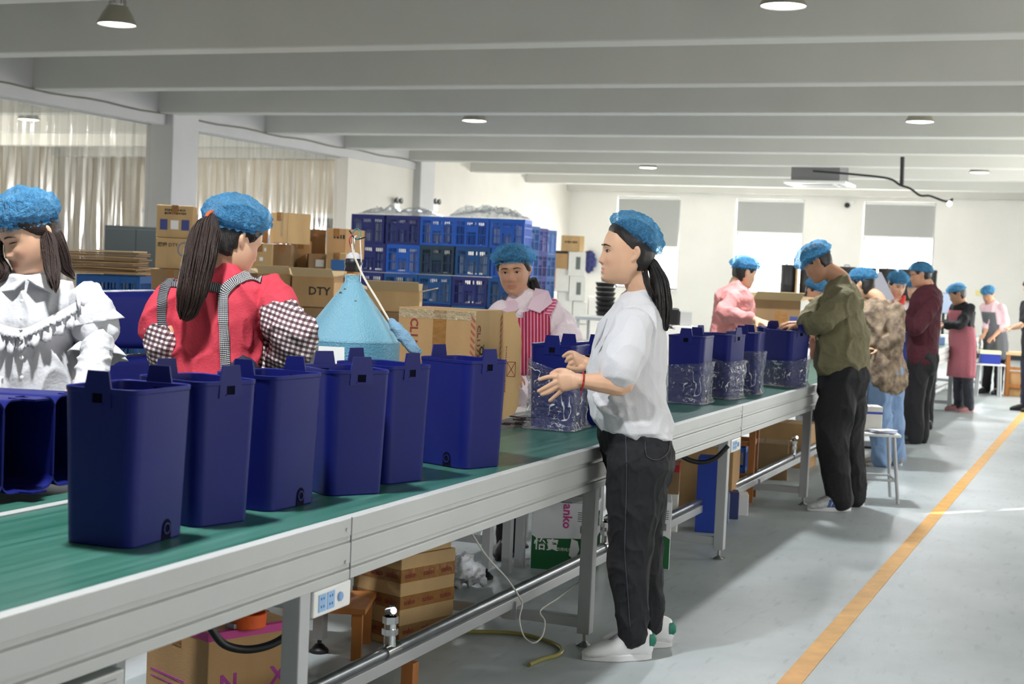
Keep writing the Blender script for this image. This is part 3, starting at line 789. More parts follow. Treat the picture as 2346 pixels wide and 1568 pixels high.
def sneaker(t, ankle, toe_dir, upper, sole, s=1., accent=None, accent_mat=None, name='shoe'):
    """shoe standing on the floor below the ankle"""
    d = Vector((toe_dir.x, toe_dir.y, 0)).normalized(); sd = d.cross(UP)
    o = Vector((ankle.x, ankle.y, 0))
    mb = MB()
    sec = [(-.068, .024, .060, .052), (-.05, .034, .064, .058), (-.01, .037, .062, .062), (.035, .040, .055, .053), (.08, .045, .044, .038), (.125, .046, .035, .028), (.16, .040, .030, .022), (.185, .026, .026, .015)]
    rg = []
    for a, w, zc, h in sec:
        c = o+d*(a*s)+UP*((.012+h)*s*.94)
        rg.append(ell(c, sd, UP, w*s, h*s*.93, 16, 2.6))
    e = rg[-1]; cc = sum(e, Vector())/len(e); rg.append([cc+(p-cc)*.45+d*.012*s for p in e])
    e = rg[0]; cc = sum(e, Vector())/len(e); rg.insert(0, [cc+(p-cc)*.5-d*.010*s for p in e])
    sh = mb.rings(rg).build(name, upper, t, world=True, smooth=60)
    out = []
    for i in range(32):
        a = 2*PI*i/32; x = math.cos(a); y = math.sin(a); w = .046 if x > -.1 else .040
        out.append((x*.138+.062, y*(w-(.012*max(0, x))**1)*(1-.15*(1-abs(y))*0)))
    M = Matrix((d*s, sd*s, UP*s)).transposed().to_4x4(); M.translation = o
    MB().prism(out, .027, M).build('sole', sole, sh, world=True, smooth=40, bevel=.004)
    if accent_mat:
        ac = MB(); ac.rings([ell(o+d*(x*s)+UP*((.075)*s), sd, UP, w*s, h*s, 14, 2.6) for x, w, h in ((-.086, .016, .018), (-.076, .028, .026), (-.055, .0365, .030))]).build('heel_tab', accent_mat, sh, world=True, smooth=50)
    lc = MB()
    for k in range(5):
        x = .022+.020*k; z = .121-.0140*k; w = .022
        lc.tube([o+d*(x*s)+sd*(w*s*q)+UP*((z-.010*abs(q)**2)*s) for q in (-1, -.5, 0, .5, 1)], .0032*s, 6)
    lc.build('laces', M_lace, sh, world=True, smooth=60)
    tg = MB(); tg.rings([ell(o+d*(x*s)+UP*(z*s), sd, UP, .019*s, .008*s, 10) for x, z in ((.0, .128), (.02, .117), (.06, .092), (.105, .062))]); tg.build('tongue', M_lace, sh, world=True, smooth=60)
    return sh
M_lace = mat('shoe_laces', (184, 176, 194), .8)

class Fig:
    """a dressed standing figure posed by its joints (world positions)"""
    def __init__(s, label, head, fwd, neck, pelvis, face, hgt=1.62, tilt=0., vox=.006, skin=None, group=None, female=True, hs=1., detail=True, foot=None, sw=None):
        s.k = hgt/1.65; s.vox = vox; s.skin = skin or M_skin; s.fem = female
        f = Vector((face.x, face.y, 0)).normalized(); s.f = f; s.r = f.cross(UP)
        s.neck = neck; s.pel = pelvis; s.H = head_frame(head, fwd, tilt, hs*.96); s.head = head
        base = foot if foot is not None else Vector((pelvis.x, pelvis.y, 0))
        s.t = thing('person', label, 'person', (base.x, base.y, 0), group=group)
        s.bm = MB(); s.detail = detail
        k = s.k; sw = (sw or (.160 if female else .185))*k
        up = (neck-pelvis).normalized(); s.up = up
        s.sh = {1: neck-up*(.045*k)+s.r*sw, -1: neck-up*(.045*k)-s.r*sw}      # 1 = own right, -1 = own left
        hw = .088*k
        s.hip = {i: pelvis-UP*(.02*k)+s.r*(i*hw) for i in (1, -1)}
        s.knee = {}; s.ank = {}; s.elb = {}; s.wri = {}
    def legs(s, knee=None, ank=None, stance=.10):
        for i in (1, -1):
            b = s.t.location
            s.ank[i] = (ank or {}).get(i, Vector((b.x, b.y, .085*s.k))+s.r*(i*stance*s.k))
            s.knee[i] = (knee or {}).get(i, (s.hip[i]+s.ank[i])/2+UP*.02+s.f*.015)
    def body(s, hands):
        k = s.k; mb = s.bm; r, f = s.r, s.f
        P, N, up = s.pel, s.neck, s.up
        ln = (N-P).length
        def sec(t, w, d, fo=0.): return (P+up*(ln*t)+f*fo*k, r, f, w*k, d*k)
        w = (.150, .160, .118, .128, .142, .135, .07) if s.fem else (.150, .155, .135, .150, .165, .155, .07)
        loft(mb, [sec(-.12, w[0]*.9, .085), sec(.02, w[1]*.9, .09), sec(.32, w[2]*.9, .075), sec(.58, w[3]*.9, .08), sec(.80, w[4]*.88, .078, .0), sec(.92, w[5]*.8, .062, -.005), sec(1.0, w[6]*.9, .052, -.008)], 18)
        hb = s.H @ Vector((0, -.026, -.055))
        limb(mb, [N-up*.04*k-f*.012, N+up*.03*k-f*.01, hb], [.062*k, .050*k, .050*k], 4, 14)
        add_head(mb, s.H, s.detail)
        for i in (1, -1):
            if i in s.elb:
                limb(mb, [s.sh[i], s.sh[i]*.5+s.elb[i]*.5, s.elb[i], s.elb[i]*.55+s.wri[i]*.45, s.wri[i]], [.047*k, .043*k, .036*k, .038*k, .0255*k], 4, 12)
                if i in hands: hands[i](mb)
            if i in s.knee:
                limb(mb, [s.hip[i], s.hip[i]*.5+s.knee[i]*.5, s.knee[i], s.knee[i]*.6+s.ank[i]*.4, s.ank[i]], [.080*k, .070*k, .052*k, .050*k, .036*k], 3, 12)
        o = voxel('body', mb, s.vox, 2, s.skin, s.t); s.bobj = o
        tint(o, s.H)
        return o
    def trousers(s, matl, hip=(.168, .128), thigh=.088, knee=.072, hem=.064, top=.12, wr=(9, .006, (1, 1, .8)), vox=None, name='trousers', hemz=.055, rise=0.):
        k = s.k; mb = MB(); P, up, r, f = s.pel, s.up, s.r, s.f
        loft(mb, [(P-UP*.10*k+f*rise, r, f, hip[0]*.94*k, hip[1]*.94*k), (P-f*.008*k, r, f, hip[0]*k, hip[1]*k), (P+up*.06*k, r, f, hip[0]*.94*k, hip[1]*.9*k), (P+up*top*k, r, f, hip[0]*.84*k, hip[1]*.80*k)], 20)
        for i in (1, -1):
            a = s.ank[i]; e = Vector((a.x, a.y, hemz))
            kn = s.knee[i]
            q = [s.hip[i]-UP*.01, s.hip[i]*.5+kn*.5, kn, kn*.5+e*.5, e]
            limb(mb, q, [hip[0]*.54*k, thigh*k, knee*k, (knee+hem)*.5*k, hem*k], 4, 16)
        return voxel(name, mb, vox or s.vox*1.25, 4, matl, s.t, wr)
    def top(s, matl, sleeve, ease=1.12, hem=-.08, hem_w=None, hem_d=None, wr=(10, .007, (1, 1, .8)), vox=None, name='shirt', collar=.0, chest=0., arms=(1, -1), sr=(.064, .060, .056), extra=None, belly=0., back=0.):
        """sleeve: fraction 0..2 along shoulder(0)-elbow(1)-wrist(2)"""
        k = s.k; mb = MB(); P, N, up, r, f = s.pel, s.neck, s.up, s.r, s.f; ln = (N-P).length
        w = (.155, .165, .140, .148, .152, .135, .072) if s.fem else (.155, .165, .160, .172, .180, .165, .074)
        d = (.115, .12, .112, .125, .118, .09, .064) if s.fem else (.118, .125, .125, .13, .125, .095, .066)
        E = ease
        S = [(P+up*hem*k+f*belly, r, f, (hem_w or w[0]*E)*k, (hem_d or d[0]*E)*k), (P+up*(ln*.10)+f*belly, r, f, w[1]*E*k*.98, d[1]*E*k*.98),
             (P+up*(ln*.34)+f*(belly*.7), r, f, w[2]*E*k, d[2]*E*k), (P+up*(ln*.6)+f*(.012*k+chest*.3), r, f, w[3]*E*k, (d[3]+chest)*E*k),
             (P+up*(ln*.82)-f*.004*k, r, f, w[4]*E*k, d[4]*E*k), (P+up*(ln*.95)-f*.012*k, r, f, w[5]*E*.86*k, d[5]*E*k), (N+up*(.012+collar)*k-f*.012*k, r, f, w[6]*k, d[6]*k)]
        loft(mb, S, 22)
        for i in arms:
            a, e, wv = s.sh[i], s.elb.get(i), s.wri.get(i)
            if e is None: continue
            a2 = a-r*(i*.01*k)
            if sleeve <= 1:
                q = [a2, a2+(e-a2)*(sleeve*.5), a2+(e-a2)*sleeve]; rr = [sr[0]*k, sr[0]*k, sr[1]*k]
            else:
                q = [a2, a2+(e-a2)*.5, e, e+(wv-e)*((sleeve-1)*.5), e+(wv-e)*(sleeve-1)]; rr = [sr[0]*k, sr[0]*.97*k, sr[1]*k, (sr[1]+sr[2])*.5*k, sr[2]*k]
            limb(mb, q, rr, 4, 14)
        if extra: extra(mb)
        return voxel(name, mb, vox or s.vox*1.25, 4, matl, s.t, wr)
    def shoes(s, upper, sole, toe=None, accent=None, size=1.):
        for i in (1, -1):
            d = (toe or {}).get(i, (s.f+s.r*(.15*i)).normalized())
            sneaker(s.t, s.ank[i], d, upper, sole, s.k*size, accent_mat=accent)

def drape(obj, path, width, name, matl, parent, off=.004, wpx=None, uvs=30.):
    """a fabric band lying on obj along a path of photo pixels (found where the sight line meets the surface)"""
    from mathutils.bvhtree import BVHTree
    me = obj.data; loc = parent_matrix(obj)
    bv = BVHTree.FromPolygons([loc @ v.co for v in me.vertices], [tuple(p.vertices) for p in me.polygons])
    q, _ = spline([Vector((x, y, 0)) for x, y in path], [0]*len(path), 8)
    cam_o = Vector((0, 0, HC)); rows = []; L = 0; last = None
    K = 5
    for i, p in enumerate(q):
        t = (q[min(i+1, len(q)-1)]-q[max(i-1, 0)]).normalized(); nrm = Vector((-t.y, t.x, 0))
        row = []
        for j in range(K):
            e = p+nrm*(width*(j/(K-1)-.5)); d = (A(e.x, e.y, 1)-cam_o).normalized()
            h = bv.ray_cast(cam_o, d)
            row.append(None if h[0] is None else h[0]-d*off*.5+(h[1] if h[1].dot(d) < 0 else -h[1])*off)
        if any(r is None for r in row): 
            ok = [r for r in row if r is not None]
            if not ok: continue
            row = [r if r is not None else ok[-1] for r in row]
        if last is not None: L += (row[2]-last).length
        last = row[2]; rows.append((row, L))
    me2 = bpy.data.meshes.new(name); vs = [r for row, _ in rows for r in row]; fs = []
    for i in range(len(rows)-1):
        for j in range(K-1): fs.append((i*K+j, i*K+j+1, (i+1)*K+j+1, (i+1)*K+j))
    iv = parent_matrix(parent).inverted()
    me2.from_pydata([iv @ v for v in vs], [], fs); me2.materials.append(matl)
    uv = me2.uv_layers.new(name='UVMap'); wm = (rows[0][0][0]-rows[0][0][-1]).length if rows else .02
    for pl in me2.polygons:
        for li in pl.loop_indices:
            vi = me2.loops[li].vertex_index; uv.data[li].uv = (rows[vi//K][1], (vi % K)/(K-1)*wm)
    me2.shade_smooth()
    o = link(name, me2, parent); sd = o.modifiers.new('thickness', 'SOLIDIFY'); sd.thickness = .002; sd.offset = 1
    return o
def apron(g, matl, top=.72, bottom=.45, ha=75, name='apron', ease=1.16, grow=.014, bib=.5, dip=0.):
    """front sheet over chest and lap"""
    k = g.k; P, N, up, r, f = g.pel, g.neck, g.up, g.r, g.f; ln = (N-P).length
    rows = []; nz = 16; na = 20
    W = (.160, .165, .145, .150, .152); Dp = (.125, .125, .115, .128, .120)
    for i in range(nz+1):
        t = top+(-bottom-top)*i/nz          # torso units (ln); below 0 hangs straight down
        if t >= 0:
            c = P+up*(ln*t); q = min(3.999, t/.25*1.0); a = int(q); u = q-a; w = W[a]*(1-u)+W[a+1]*u; d = Dp[a]*(1-u)+Dp[a+1]*u
        else:
            c = P+UP*(ln*t); w, d = W[0]*(1-.1*t), Dp[0]*(1-.1*t)
        hh = ha if t < bib else ha*(.45+.55*max(0, 1-(t-bib)/max(.01, top-bib))**.8*0+.0)
        row = []
        for j in range(na+1):
            an = math.radians(hh)*(2*j/na-1); fold = 1+.035*math.sin(j*1.9+i*.15)*(1 if t < .1 else .3)
            row.append(c+r*(math.sin(an)*(w*ease*k+grow)*fold)+f*(math.cos(an)*(d*ease*k+grow)*fold))
        rows.append(row)
    o = MB().rings(rows, cap=False, closed=False).build(name, matl, g.t, world=True, smooth=180)
    sd = o.modifiers.new('thickness', 'SOLIDIFY'); sd.thickness = .004; sd.offset = 0
    return o
# ------------------------------------------------------------------ the woman with the ponytail, in the foreground
M_tee = mat('white_cotton', (220, 220, 224), .85, bump=(140, .12), sheen=.2)
M_jeans = mat('black_denim', (25, 26, 31), .8, var=(20, .25), bump=(400, .2))
M_shoe_w = mat('white_leather', (235, 235, 236), .45)
M_shoe_s = mat('white_rubber', (225, 225, 226), .6)
M_green = mat('green_heel_leather', (30, 120, 100), .5)
M_redcord = mat('red_cord', (170, 36, 34), .6)
M_thread = mat('grey_thread', (62, 62, 70), .8)
def main_woman():
    D = 5.51
    fdir = (-RV*.985-FV*.10).normalized()
    O = A(1436, 581, D)
    g = Fig('woman in a white T-shirt and black jeans with a long ponytail, standing at the conveyor', O, fdir+UP*.06, A(1463, 694, D+.01), A(1457, 1012, D), fdir, 1.62, vox=.0036, hs=1.05,
            foot=Vector((AZ(1465, 1500, 0).x, AZ(1465, 1500, 0).y, 0)))
    t = g.t
    a1 = AZ(1449, 1511, 0); a2 = AZ(1496, 1482, 0)
    g.legs(knee={-1: A(1440, 1265, 5.45), 1: A(1478, 1255, 5.62)}, ank={-1: Vector((a1.x, a1.y, .085)), 1: Vector((a2.x, a2.y, .085))})
    g.hip[-1] = A(1463, 1035, 5.44); g.hip[1] = A(1466, 1030, 5.6)
    g.sh[-1] = A(1447, 752, 5.37); g.sh[1] = A(1440, 748, 5.66)
    g.elb = {-1: A(1429, 882, 5.29), 1: A(1412, 872, 5.71)}
    g.wri = {-1: A(1331, 873, 5.27), 1: A(1345, 833, 5.58)}
    def near_hand(mb):
        d = 5.27
        P = lambda x, y, e=0.: A(x, y, d+e)
        loft(mb, [(P(1331, 873), (P(1331, 900)-P(1331, 850)).normalized(), FV, .026, .019), (P(1312, 874), (P(1312, 900)-P(1312, 850)).normalized(), FV, .031, .017), (P(1296, 875, .01), (P(1297, 900)-P(1292, 850)).normalized(), FV, .036, .014), (P(1283, 877, .015), (P(1288, 900)-P(1278, 855)).normalized(), FV, .034, .012)], 14)
        for q, r in ((((1290, 865), (1277, 864), (1257, 864), (1236, 870)), .0098), (((1288, 874), (1272, 877), (1253, 887), (1234, 897)), .0100), (((1290, 882), (1277, 887), (1259, 898), (1241, 905)), .0094), (((1296, 888), (1287, 895), (1274, 906), (1259, 919)), .0084)):
            limb(mb, [P(x, y, .012+.012*i) for i, (x, y) in enumerate(q)], [r, r, r*.93, r*.78], 3, 10)
        limb(mb, [P(1314, 862, .01), P(1296, 852, .02), P(1279, 850, .035), P(1263, 857, .05)], [.014, .0125, .0105, .008], 3, 10)
    def far_hand(mb):
        d = 5.58
        P = lambda x, y, e=0.: A(x, y, d+e)
        loft(mb, [(P(1345, 833), (P(1345, 860)-P(1345, 810)).normalized(), FV, .025, .018), (P(1330, 829), (P(1332, 850)-P(1328, 810)).normalized(), FV, .031, .017), (P(1318, 824), (P(1322, 845)-P(1314, 805)).normalized(), FV, .032, .014)], 14)
        for q, r in ((((1322, 813), (1313, 809), (1303, 809), (1291, 817)), .0095), (((1320, 820), (1311, 819), (1303, 823), (1297, 829)), .0093), (((1320, 830), (1311, 833), (1304, 838), (1300, 845)), .009), (((1322, 838), (1314, 843), (1307, 848), (1303, 853)), .008)):
            limb(mb, [P(x, y, .01*i) for i, (x, y) in enumerate(q)], [r, r, r*.93, r*.78], 3, 10)
        limb(mb, [P(1336, 845, -.01), P(1324, 847, -.03), P(1312, 846, -.045), P(1303, 842, -.05)], [.013, .0115, .010, .008], 3, 10)
    g.body({-1: near_hand, 1: far_hand})
    face_parts(t, g.H)
    add_hair(t, g.H, M_hair, .0085, front=.078, nape=-.062, ear=.018, side=.034)
    ponytail(t, [A(1478, 590, 5.51), A(1497, 612, 5.5), A(1512, 650, 5.48), A(1518, 698, 5.47), A(1520, 738, 5.47), A(1527, 758, 5.46)], [.012, .022, .033, .034, .026, .006], M_hair, 110, 4)
    wisp = MB(); random.seed(5)
    for i in range(26):
        x = random.uniform(0, 1); wisp.tube([A(1470+x*14, 618+random.uniform(-4, 8), 5.44), A(1475+x*12, 648, 5.42), A(1484+x*14, 672, 5.44), A(1497+x*10, 690+random.uniform(-10, 14), 5.46)], [.0012, .0014, .001, .0003], 4)
    for i in range(14):   # flyaway ends of the tail
        wisp.tube([A(1520, 725, 5.46), A(1532, 745+i*.6, 5.45), A(1541+random.uniform(0, 8), 748+random.uniform(-6, 8), 5.45)], [.0015, .0012, .0003], 4)
    wisp.build('loose_hair', M_hair, t, world=True, smooth=180)
    add_cap(t, g.H, tilt=.52, back=.030, zc=.074, rx=.092, ry=.112, rz=.072, seed=2, puff=1.1)
    # T-shirt
    mb = MB(); r, f = g.r, g.f
    def S(xf, xb, y, w, dd=0.):     # front and back outline pixels at one height
        xc = (xf+xb)/2; rad = (xb-xf)/2*D/FPX
        return (A(xc, y, D+.005), r, (CR*-1), w, rad)
    loft(mb, [S(1369, 1541, 983, .178), S(1356, 1534, 955, .176), S(1347, 1525, 915, .172), S(1345, 1523, 870, .165), S(1350, 1525, 820, .160), S(1362, 1524, 775, .158), S(1380, 1516, 735, .150), S(1404, 1502, 706, .118), S(1418, 1496, 690, .078), S(1424, 1494, 681, .066)], 24)
    loft(mb, [(A(1480, 985, D), r, CR*-1, .16, .085), (A(1497, 997, D), r, CR*-1, .15, .062), (A(1512, 1002, D), r, CR*-1, .13, .036)], 16)
    limb(mb, [A(1452, 745, 5.38), A(1437, 795, 5.335), A(1424, 832, 5.30), A(1420, 852, 5.29)], [.068, .076, .074, .072], 4, 18)
    limb(mb, [A(1440, 745, 5.66), A(1424, 800, 5.68), A(1418, 845, 5.69)], [.066, .072, .070], 4, 16)
    def ridge(pts, r, xf=1347, xb=1524, w=.168):
        q = []
        for x, y in pts:
            u = max(-.95, min(.95, (x-(xf+xb)/2)/((xb-xf)/2))); q.append(A(x, y, D+.012-w*math.sqrt(1-u*u)))
        limb(mb, q, [r*.5]+[r]*(len(q)-2)+[r*.4], 4, 8)
    for pts, rd in (([(1490, 790), (1500, 840), (1498, 890)], .012), ([(1474, 880), (1490, 915), (1516, 950)], .014), ([(1400, 912), (1440, 926), (1490, 924), (1516, 908)], .016), ([(1420, 950), (1460, 948), (1510, 958)], .013), ([(1362, 905), (1380, 935), (1410, 955)], .012), ([(1480, 760), (1500, 790), (1512, 830)], .010), ([(1390, 730), (1375, 770), (1362, 800)], .009)):
        ridge(pts, rd)
    tee = voxel('t_shirt', mb, .005, 3, M_tee, t, (7, .009, (1, 1, .6)))
    # jeans: seat, two straight legs
    mb = MB()
    def Sj(xf, xb, y, w, d=0.): xc = (xf+xb)/2; return (A(xc, y, D+d), r, CR*-1, w, (xb-xf)/2*D/FPX)
    loft(mb, [Sj(1394, 1536, 1100, .155), Sj(1388, 1543, 1065, .168), Sj(1378, 1541, 1030, .168), Sj(1372, 1536, 995, .160), Sj(1371, 1530, 965, .150)], 24)
    limb(mb, [A(1464, 1060, 5.43), A(1455, 1150, 5.435), A(1445, 1245, 5.44), A(1440, 1300, 5.445), A(1447, 1385, 5.45), A(1450, 1455, 5.455)], [.118, .105, .081, .076, .066, .056], 5, 22)
    limb(mb, [A(1470, 1060, 5.60), A(1470, 1150, 5.61), A(1472, 1245, 5.62), A(1476, 1300, 5.625), A(1484, 1380, 5.63), A(1488, 1432, 5.63)], [.112, .098, .078, .072, .062, .052], 5, 22)
    jn = voxel('jeans', mb, .0052, 3, M_jeans, t, (10, .007, (1, 1, .7)))
    # stitched side seam and back pocket on the near side
    drape(jn, [(1434, 1000), (1436, 1080), (1434, 1180), (1432, 1260), (1438, 1350), (1444, 1440)], 2.2, 'side_seam', M_thread, t, off=.001)
    drape(jn, [(1478, 1012), (1482, 1046), (1508, 1054), (1530, 1036), (1534, 1012)], 2.0, 'pocket_stitching', M_thread, t, off=.001)
    drape(jn, [(1392, 985), (1402, 988), (1424, 984)], 2.0, 'pocket_stitching', M_thread, t, off=.001)
    # shoes
    for i, d in ((-1, (-RV*.985-FV*.22)), (1, (-RV*.95-FV*.10))):
        sneaker(t, g.ank[i]+RV*.0, d, M_shoe_w, M_shoe_s, .98, accent_mat=M_green)
    # red cord on the near wrist, watch on the far one
    w = g.wri[-1]; ax = (g.elb[-1]-w).normalized(); e1 = ax.cross(UP).normalized(); e2 = ax.cross(e1)
    MB().tube([w+ax*.005+(e1*math.cos(a)*.026+e2*math.sin(a)*.031) for a in [2*PI*k/24 for k in range(25)]], .0034, 6).tube([w+e2*-.0+A(1325, 892, 5.25)-A(1325, 892, 5.25)+UP*-.031, w+UP*-.052+RV*.004], .002, 5).build('cord_bracelet', M_redcord, t, world=True, smooth=180)
    w = g.wri[1]; ax = (g.elb[1]-w).normalized(); e1 = ax.cross(UP).normalized(); e2 = ax.cross(e1)
    wa = MB(); rg = [[w+ax*q+(e1*math.cos(a)*(.027+o)+e2*math.sin(a)*(.031+o)) for a in [2*PI*k/24 for k in range(24)]] for q, o in ((-.004, 0), (-.004, .004), (.018, .004), (.018, 0))]
    ws = wa.rings(rg, cap=False).build('wristwatch', M_black, t, world=True, smooth=40)
    MB().box((0, 0, 0), (.030, .034, .010), frame(w+ax*.006+e1*-.034, ax, e2)).build('watch_case', M_black, ws, world=True, bevel=.004)
    return g
main_woman()
# ------------------------------------------------------------------ the other workers
M_trs_black = mat('black_trousers', (28, 28, 32), .85, bump=(60, .2))
M_trs_navy = mat('navy_trousers', (40, 44, 62), .85)
M_shoe_b = mat('black_shoe', (24, 24, 26), .5)
M_shoe_beige = mat('beige_shoe', (176, 166, 150), .7, var=(30, .3))
M_pinkshirt = mat('pale_pink_shirt', (240, 224, 230), .85, bump=(90, .2))
def gh(g, i, d, back, ts, **k): return lambda mb: add_hand(mb, g.wri[i], d, back, ts, g.k, **k)

def red_woman():
    D = 5.15
    f = (FV*.85+RV*.50).normalized()
    g = Fig('woman in a red T-shirt seen from behind, gingham apron straps and a long ponytail', A(540, 553, D), FV*.62+RV*.72-UP*.32, A(513, 628, D), A(505, 905, D), f, 1.62, vox=.0055, sw=.150)
    t = g.t; g.legs()
    g.sh[1] = A(607, 672, D+.02); g.sh[-1] = A(400, 672, D-.04)
    g.elb = {1: A(668, 778, D-.10), -1: A(374, 800, D-.08)}
    g.wri = {1: A(632, 838, D+.12), -1: A(395, 860, D+.15)}
    g.body({1: gh(g, 1, A(600, 850, D+.2)-g.wri[1], UP, 1, curl=.7), -1: gh(g, -1, FV+RV*.4-UP*.2, UP, -1, curl=.7)})
    M_red = mat('coral_red_cotton', (214, 66, 84), .85, var=(6, .08), bump=(120, .15))
    mb = MB(); r = RV*.86-FV*.5; fd = f
    def S(xl, xr, y, d): return (A((xl+xr)/2, y, D), RV, FV, (xr-xl)/2*D/FPX, d)
    loft(mb, [S(372, 592, 900, .13), S(370, 590, 860, .13), S(368, 590, 800, .125), S(368, 600, 740, .13), S(372, 616, 690, .125), S(392, 622, 655, .105), S(440, 580, 630, .08), S(470, 560, 618, .066)], 26)
    limb(mb, [A(612, 668, D+.02), A(632, 705, D-.01), A(643, 735, D-.03)], [.062, .072, .074], 4, 16)
    limb(mb, [A(397, 672, D-.04), A(372, 715, D-.06), A(362, 752, D-.07)], [.058, .064, .062], 4, 16)
    sh = voxel('t_shirt', mb, .0062, 4, M_red, t, (8, .014, (1, 1, .6)))
    M_ging = pattern('small_gingham', ((235, 235, 235), (40, 40, 46), (150, 150, 155)), 'check', 150., axis='UV')
    M_ging2 = pattern('gingham_sleeve', ((240, 236, 236), (150, 128, 132), (128, 104, 110)), 'check', 58., axis=(tuple(CR*.96-UP*.26), tuple(UP*.96+CR*.26)))
    drape(sh, [(402, 622), (386, 645), (375, 675), (370, 715), (372, 748), (377, 775)], 21, 'apron_strap', M_ging, t)
    drape(sh, [(600, 640), (572, 632), (535, 648), (514, 672), (511, 700), (512, 760), (517, 858)], 23, 'apron_strap', M_ging, t)
    drape(sh, [(386, 648), (420, 651), (470, 656), (514, 664)], 20, 'apron_strap', M_ging, t, off=.003)
    for i, q, rr in ((1, [A(637, 722, D-.02), A(672, 765, D-.10), A(676, 785, D-.09), A(650, 818, D+.04), A(636, 834, D+.11)], [.072, .080, .076, .066, .042]), (-1, [A(365, 762, D-.07), A(372, 800, D-.08), A(384, 845, D+.10)], [.052, .052, .042])):
        mb = MB(); limb(mb, q, rr, 5, 20)
        voxel('oversleeve', mb, .006, 3, M_ging2, t, (11, .011, (1, 1, 1)))
    # apron side panel by the right hip
    mb = MB(); limb(mb, [A(602, 760, D+.05), A(603, 800, D+.05), A(606, 870, D+.04)], [.03, .036, .04], 4, 12)
    voxel('apron_side', mb, .006, 2, M_ging2, t)
    g.trousers(M_trs_navy)
    g.shoes(M_shoe_b, M_shoe_b)
    add_hair(t, g.H, M_hair, .014, front=.066, nape=-.07, ear=.018)
    tie = A(487, 503, D-.12)
    ponytail(t, [A(512, 500, D-.04), A(488, 504, D-.10), A(470, 540, D-.16), A(455, 600, D-.20), A(440, 665, D-.22), A(430, 708, D-.21), A(420, 735, D-.21)], [.018, .024, .050, .055, .050, .036, .014], M_hair2, 260, 9, r=.0019)
    MB().tube([A(488, 503, D-.11)+(CU*math.cos(a)*.026+(CF*.8+CR*.6)*math.sin(a)*.030) for a in [2*PI*k/20 for k in range(21)]], .0065, 8).build('hair_tie', mat('orange_hair_tie', (190, 92, 52), .8), t, world=True, smooth=180)
    add_cap(t, g.H, tilt=.20, back=.030, zc=.080, rx=.118, ry=.128, rz=.085, seed=5, roll=.16)

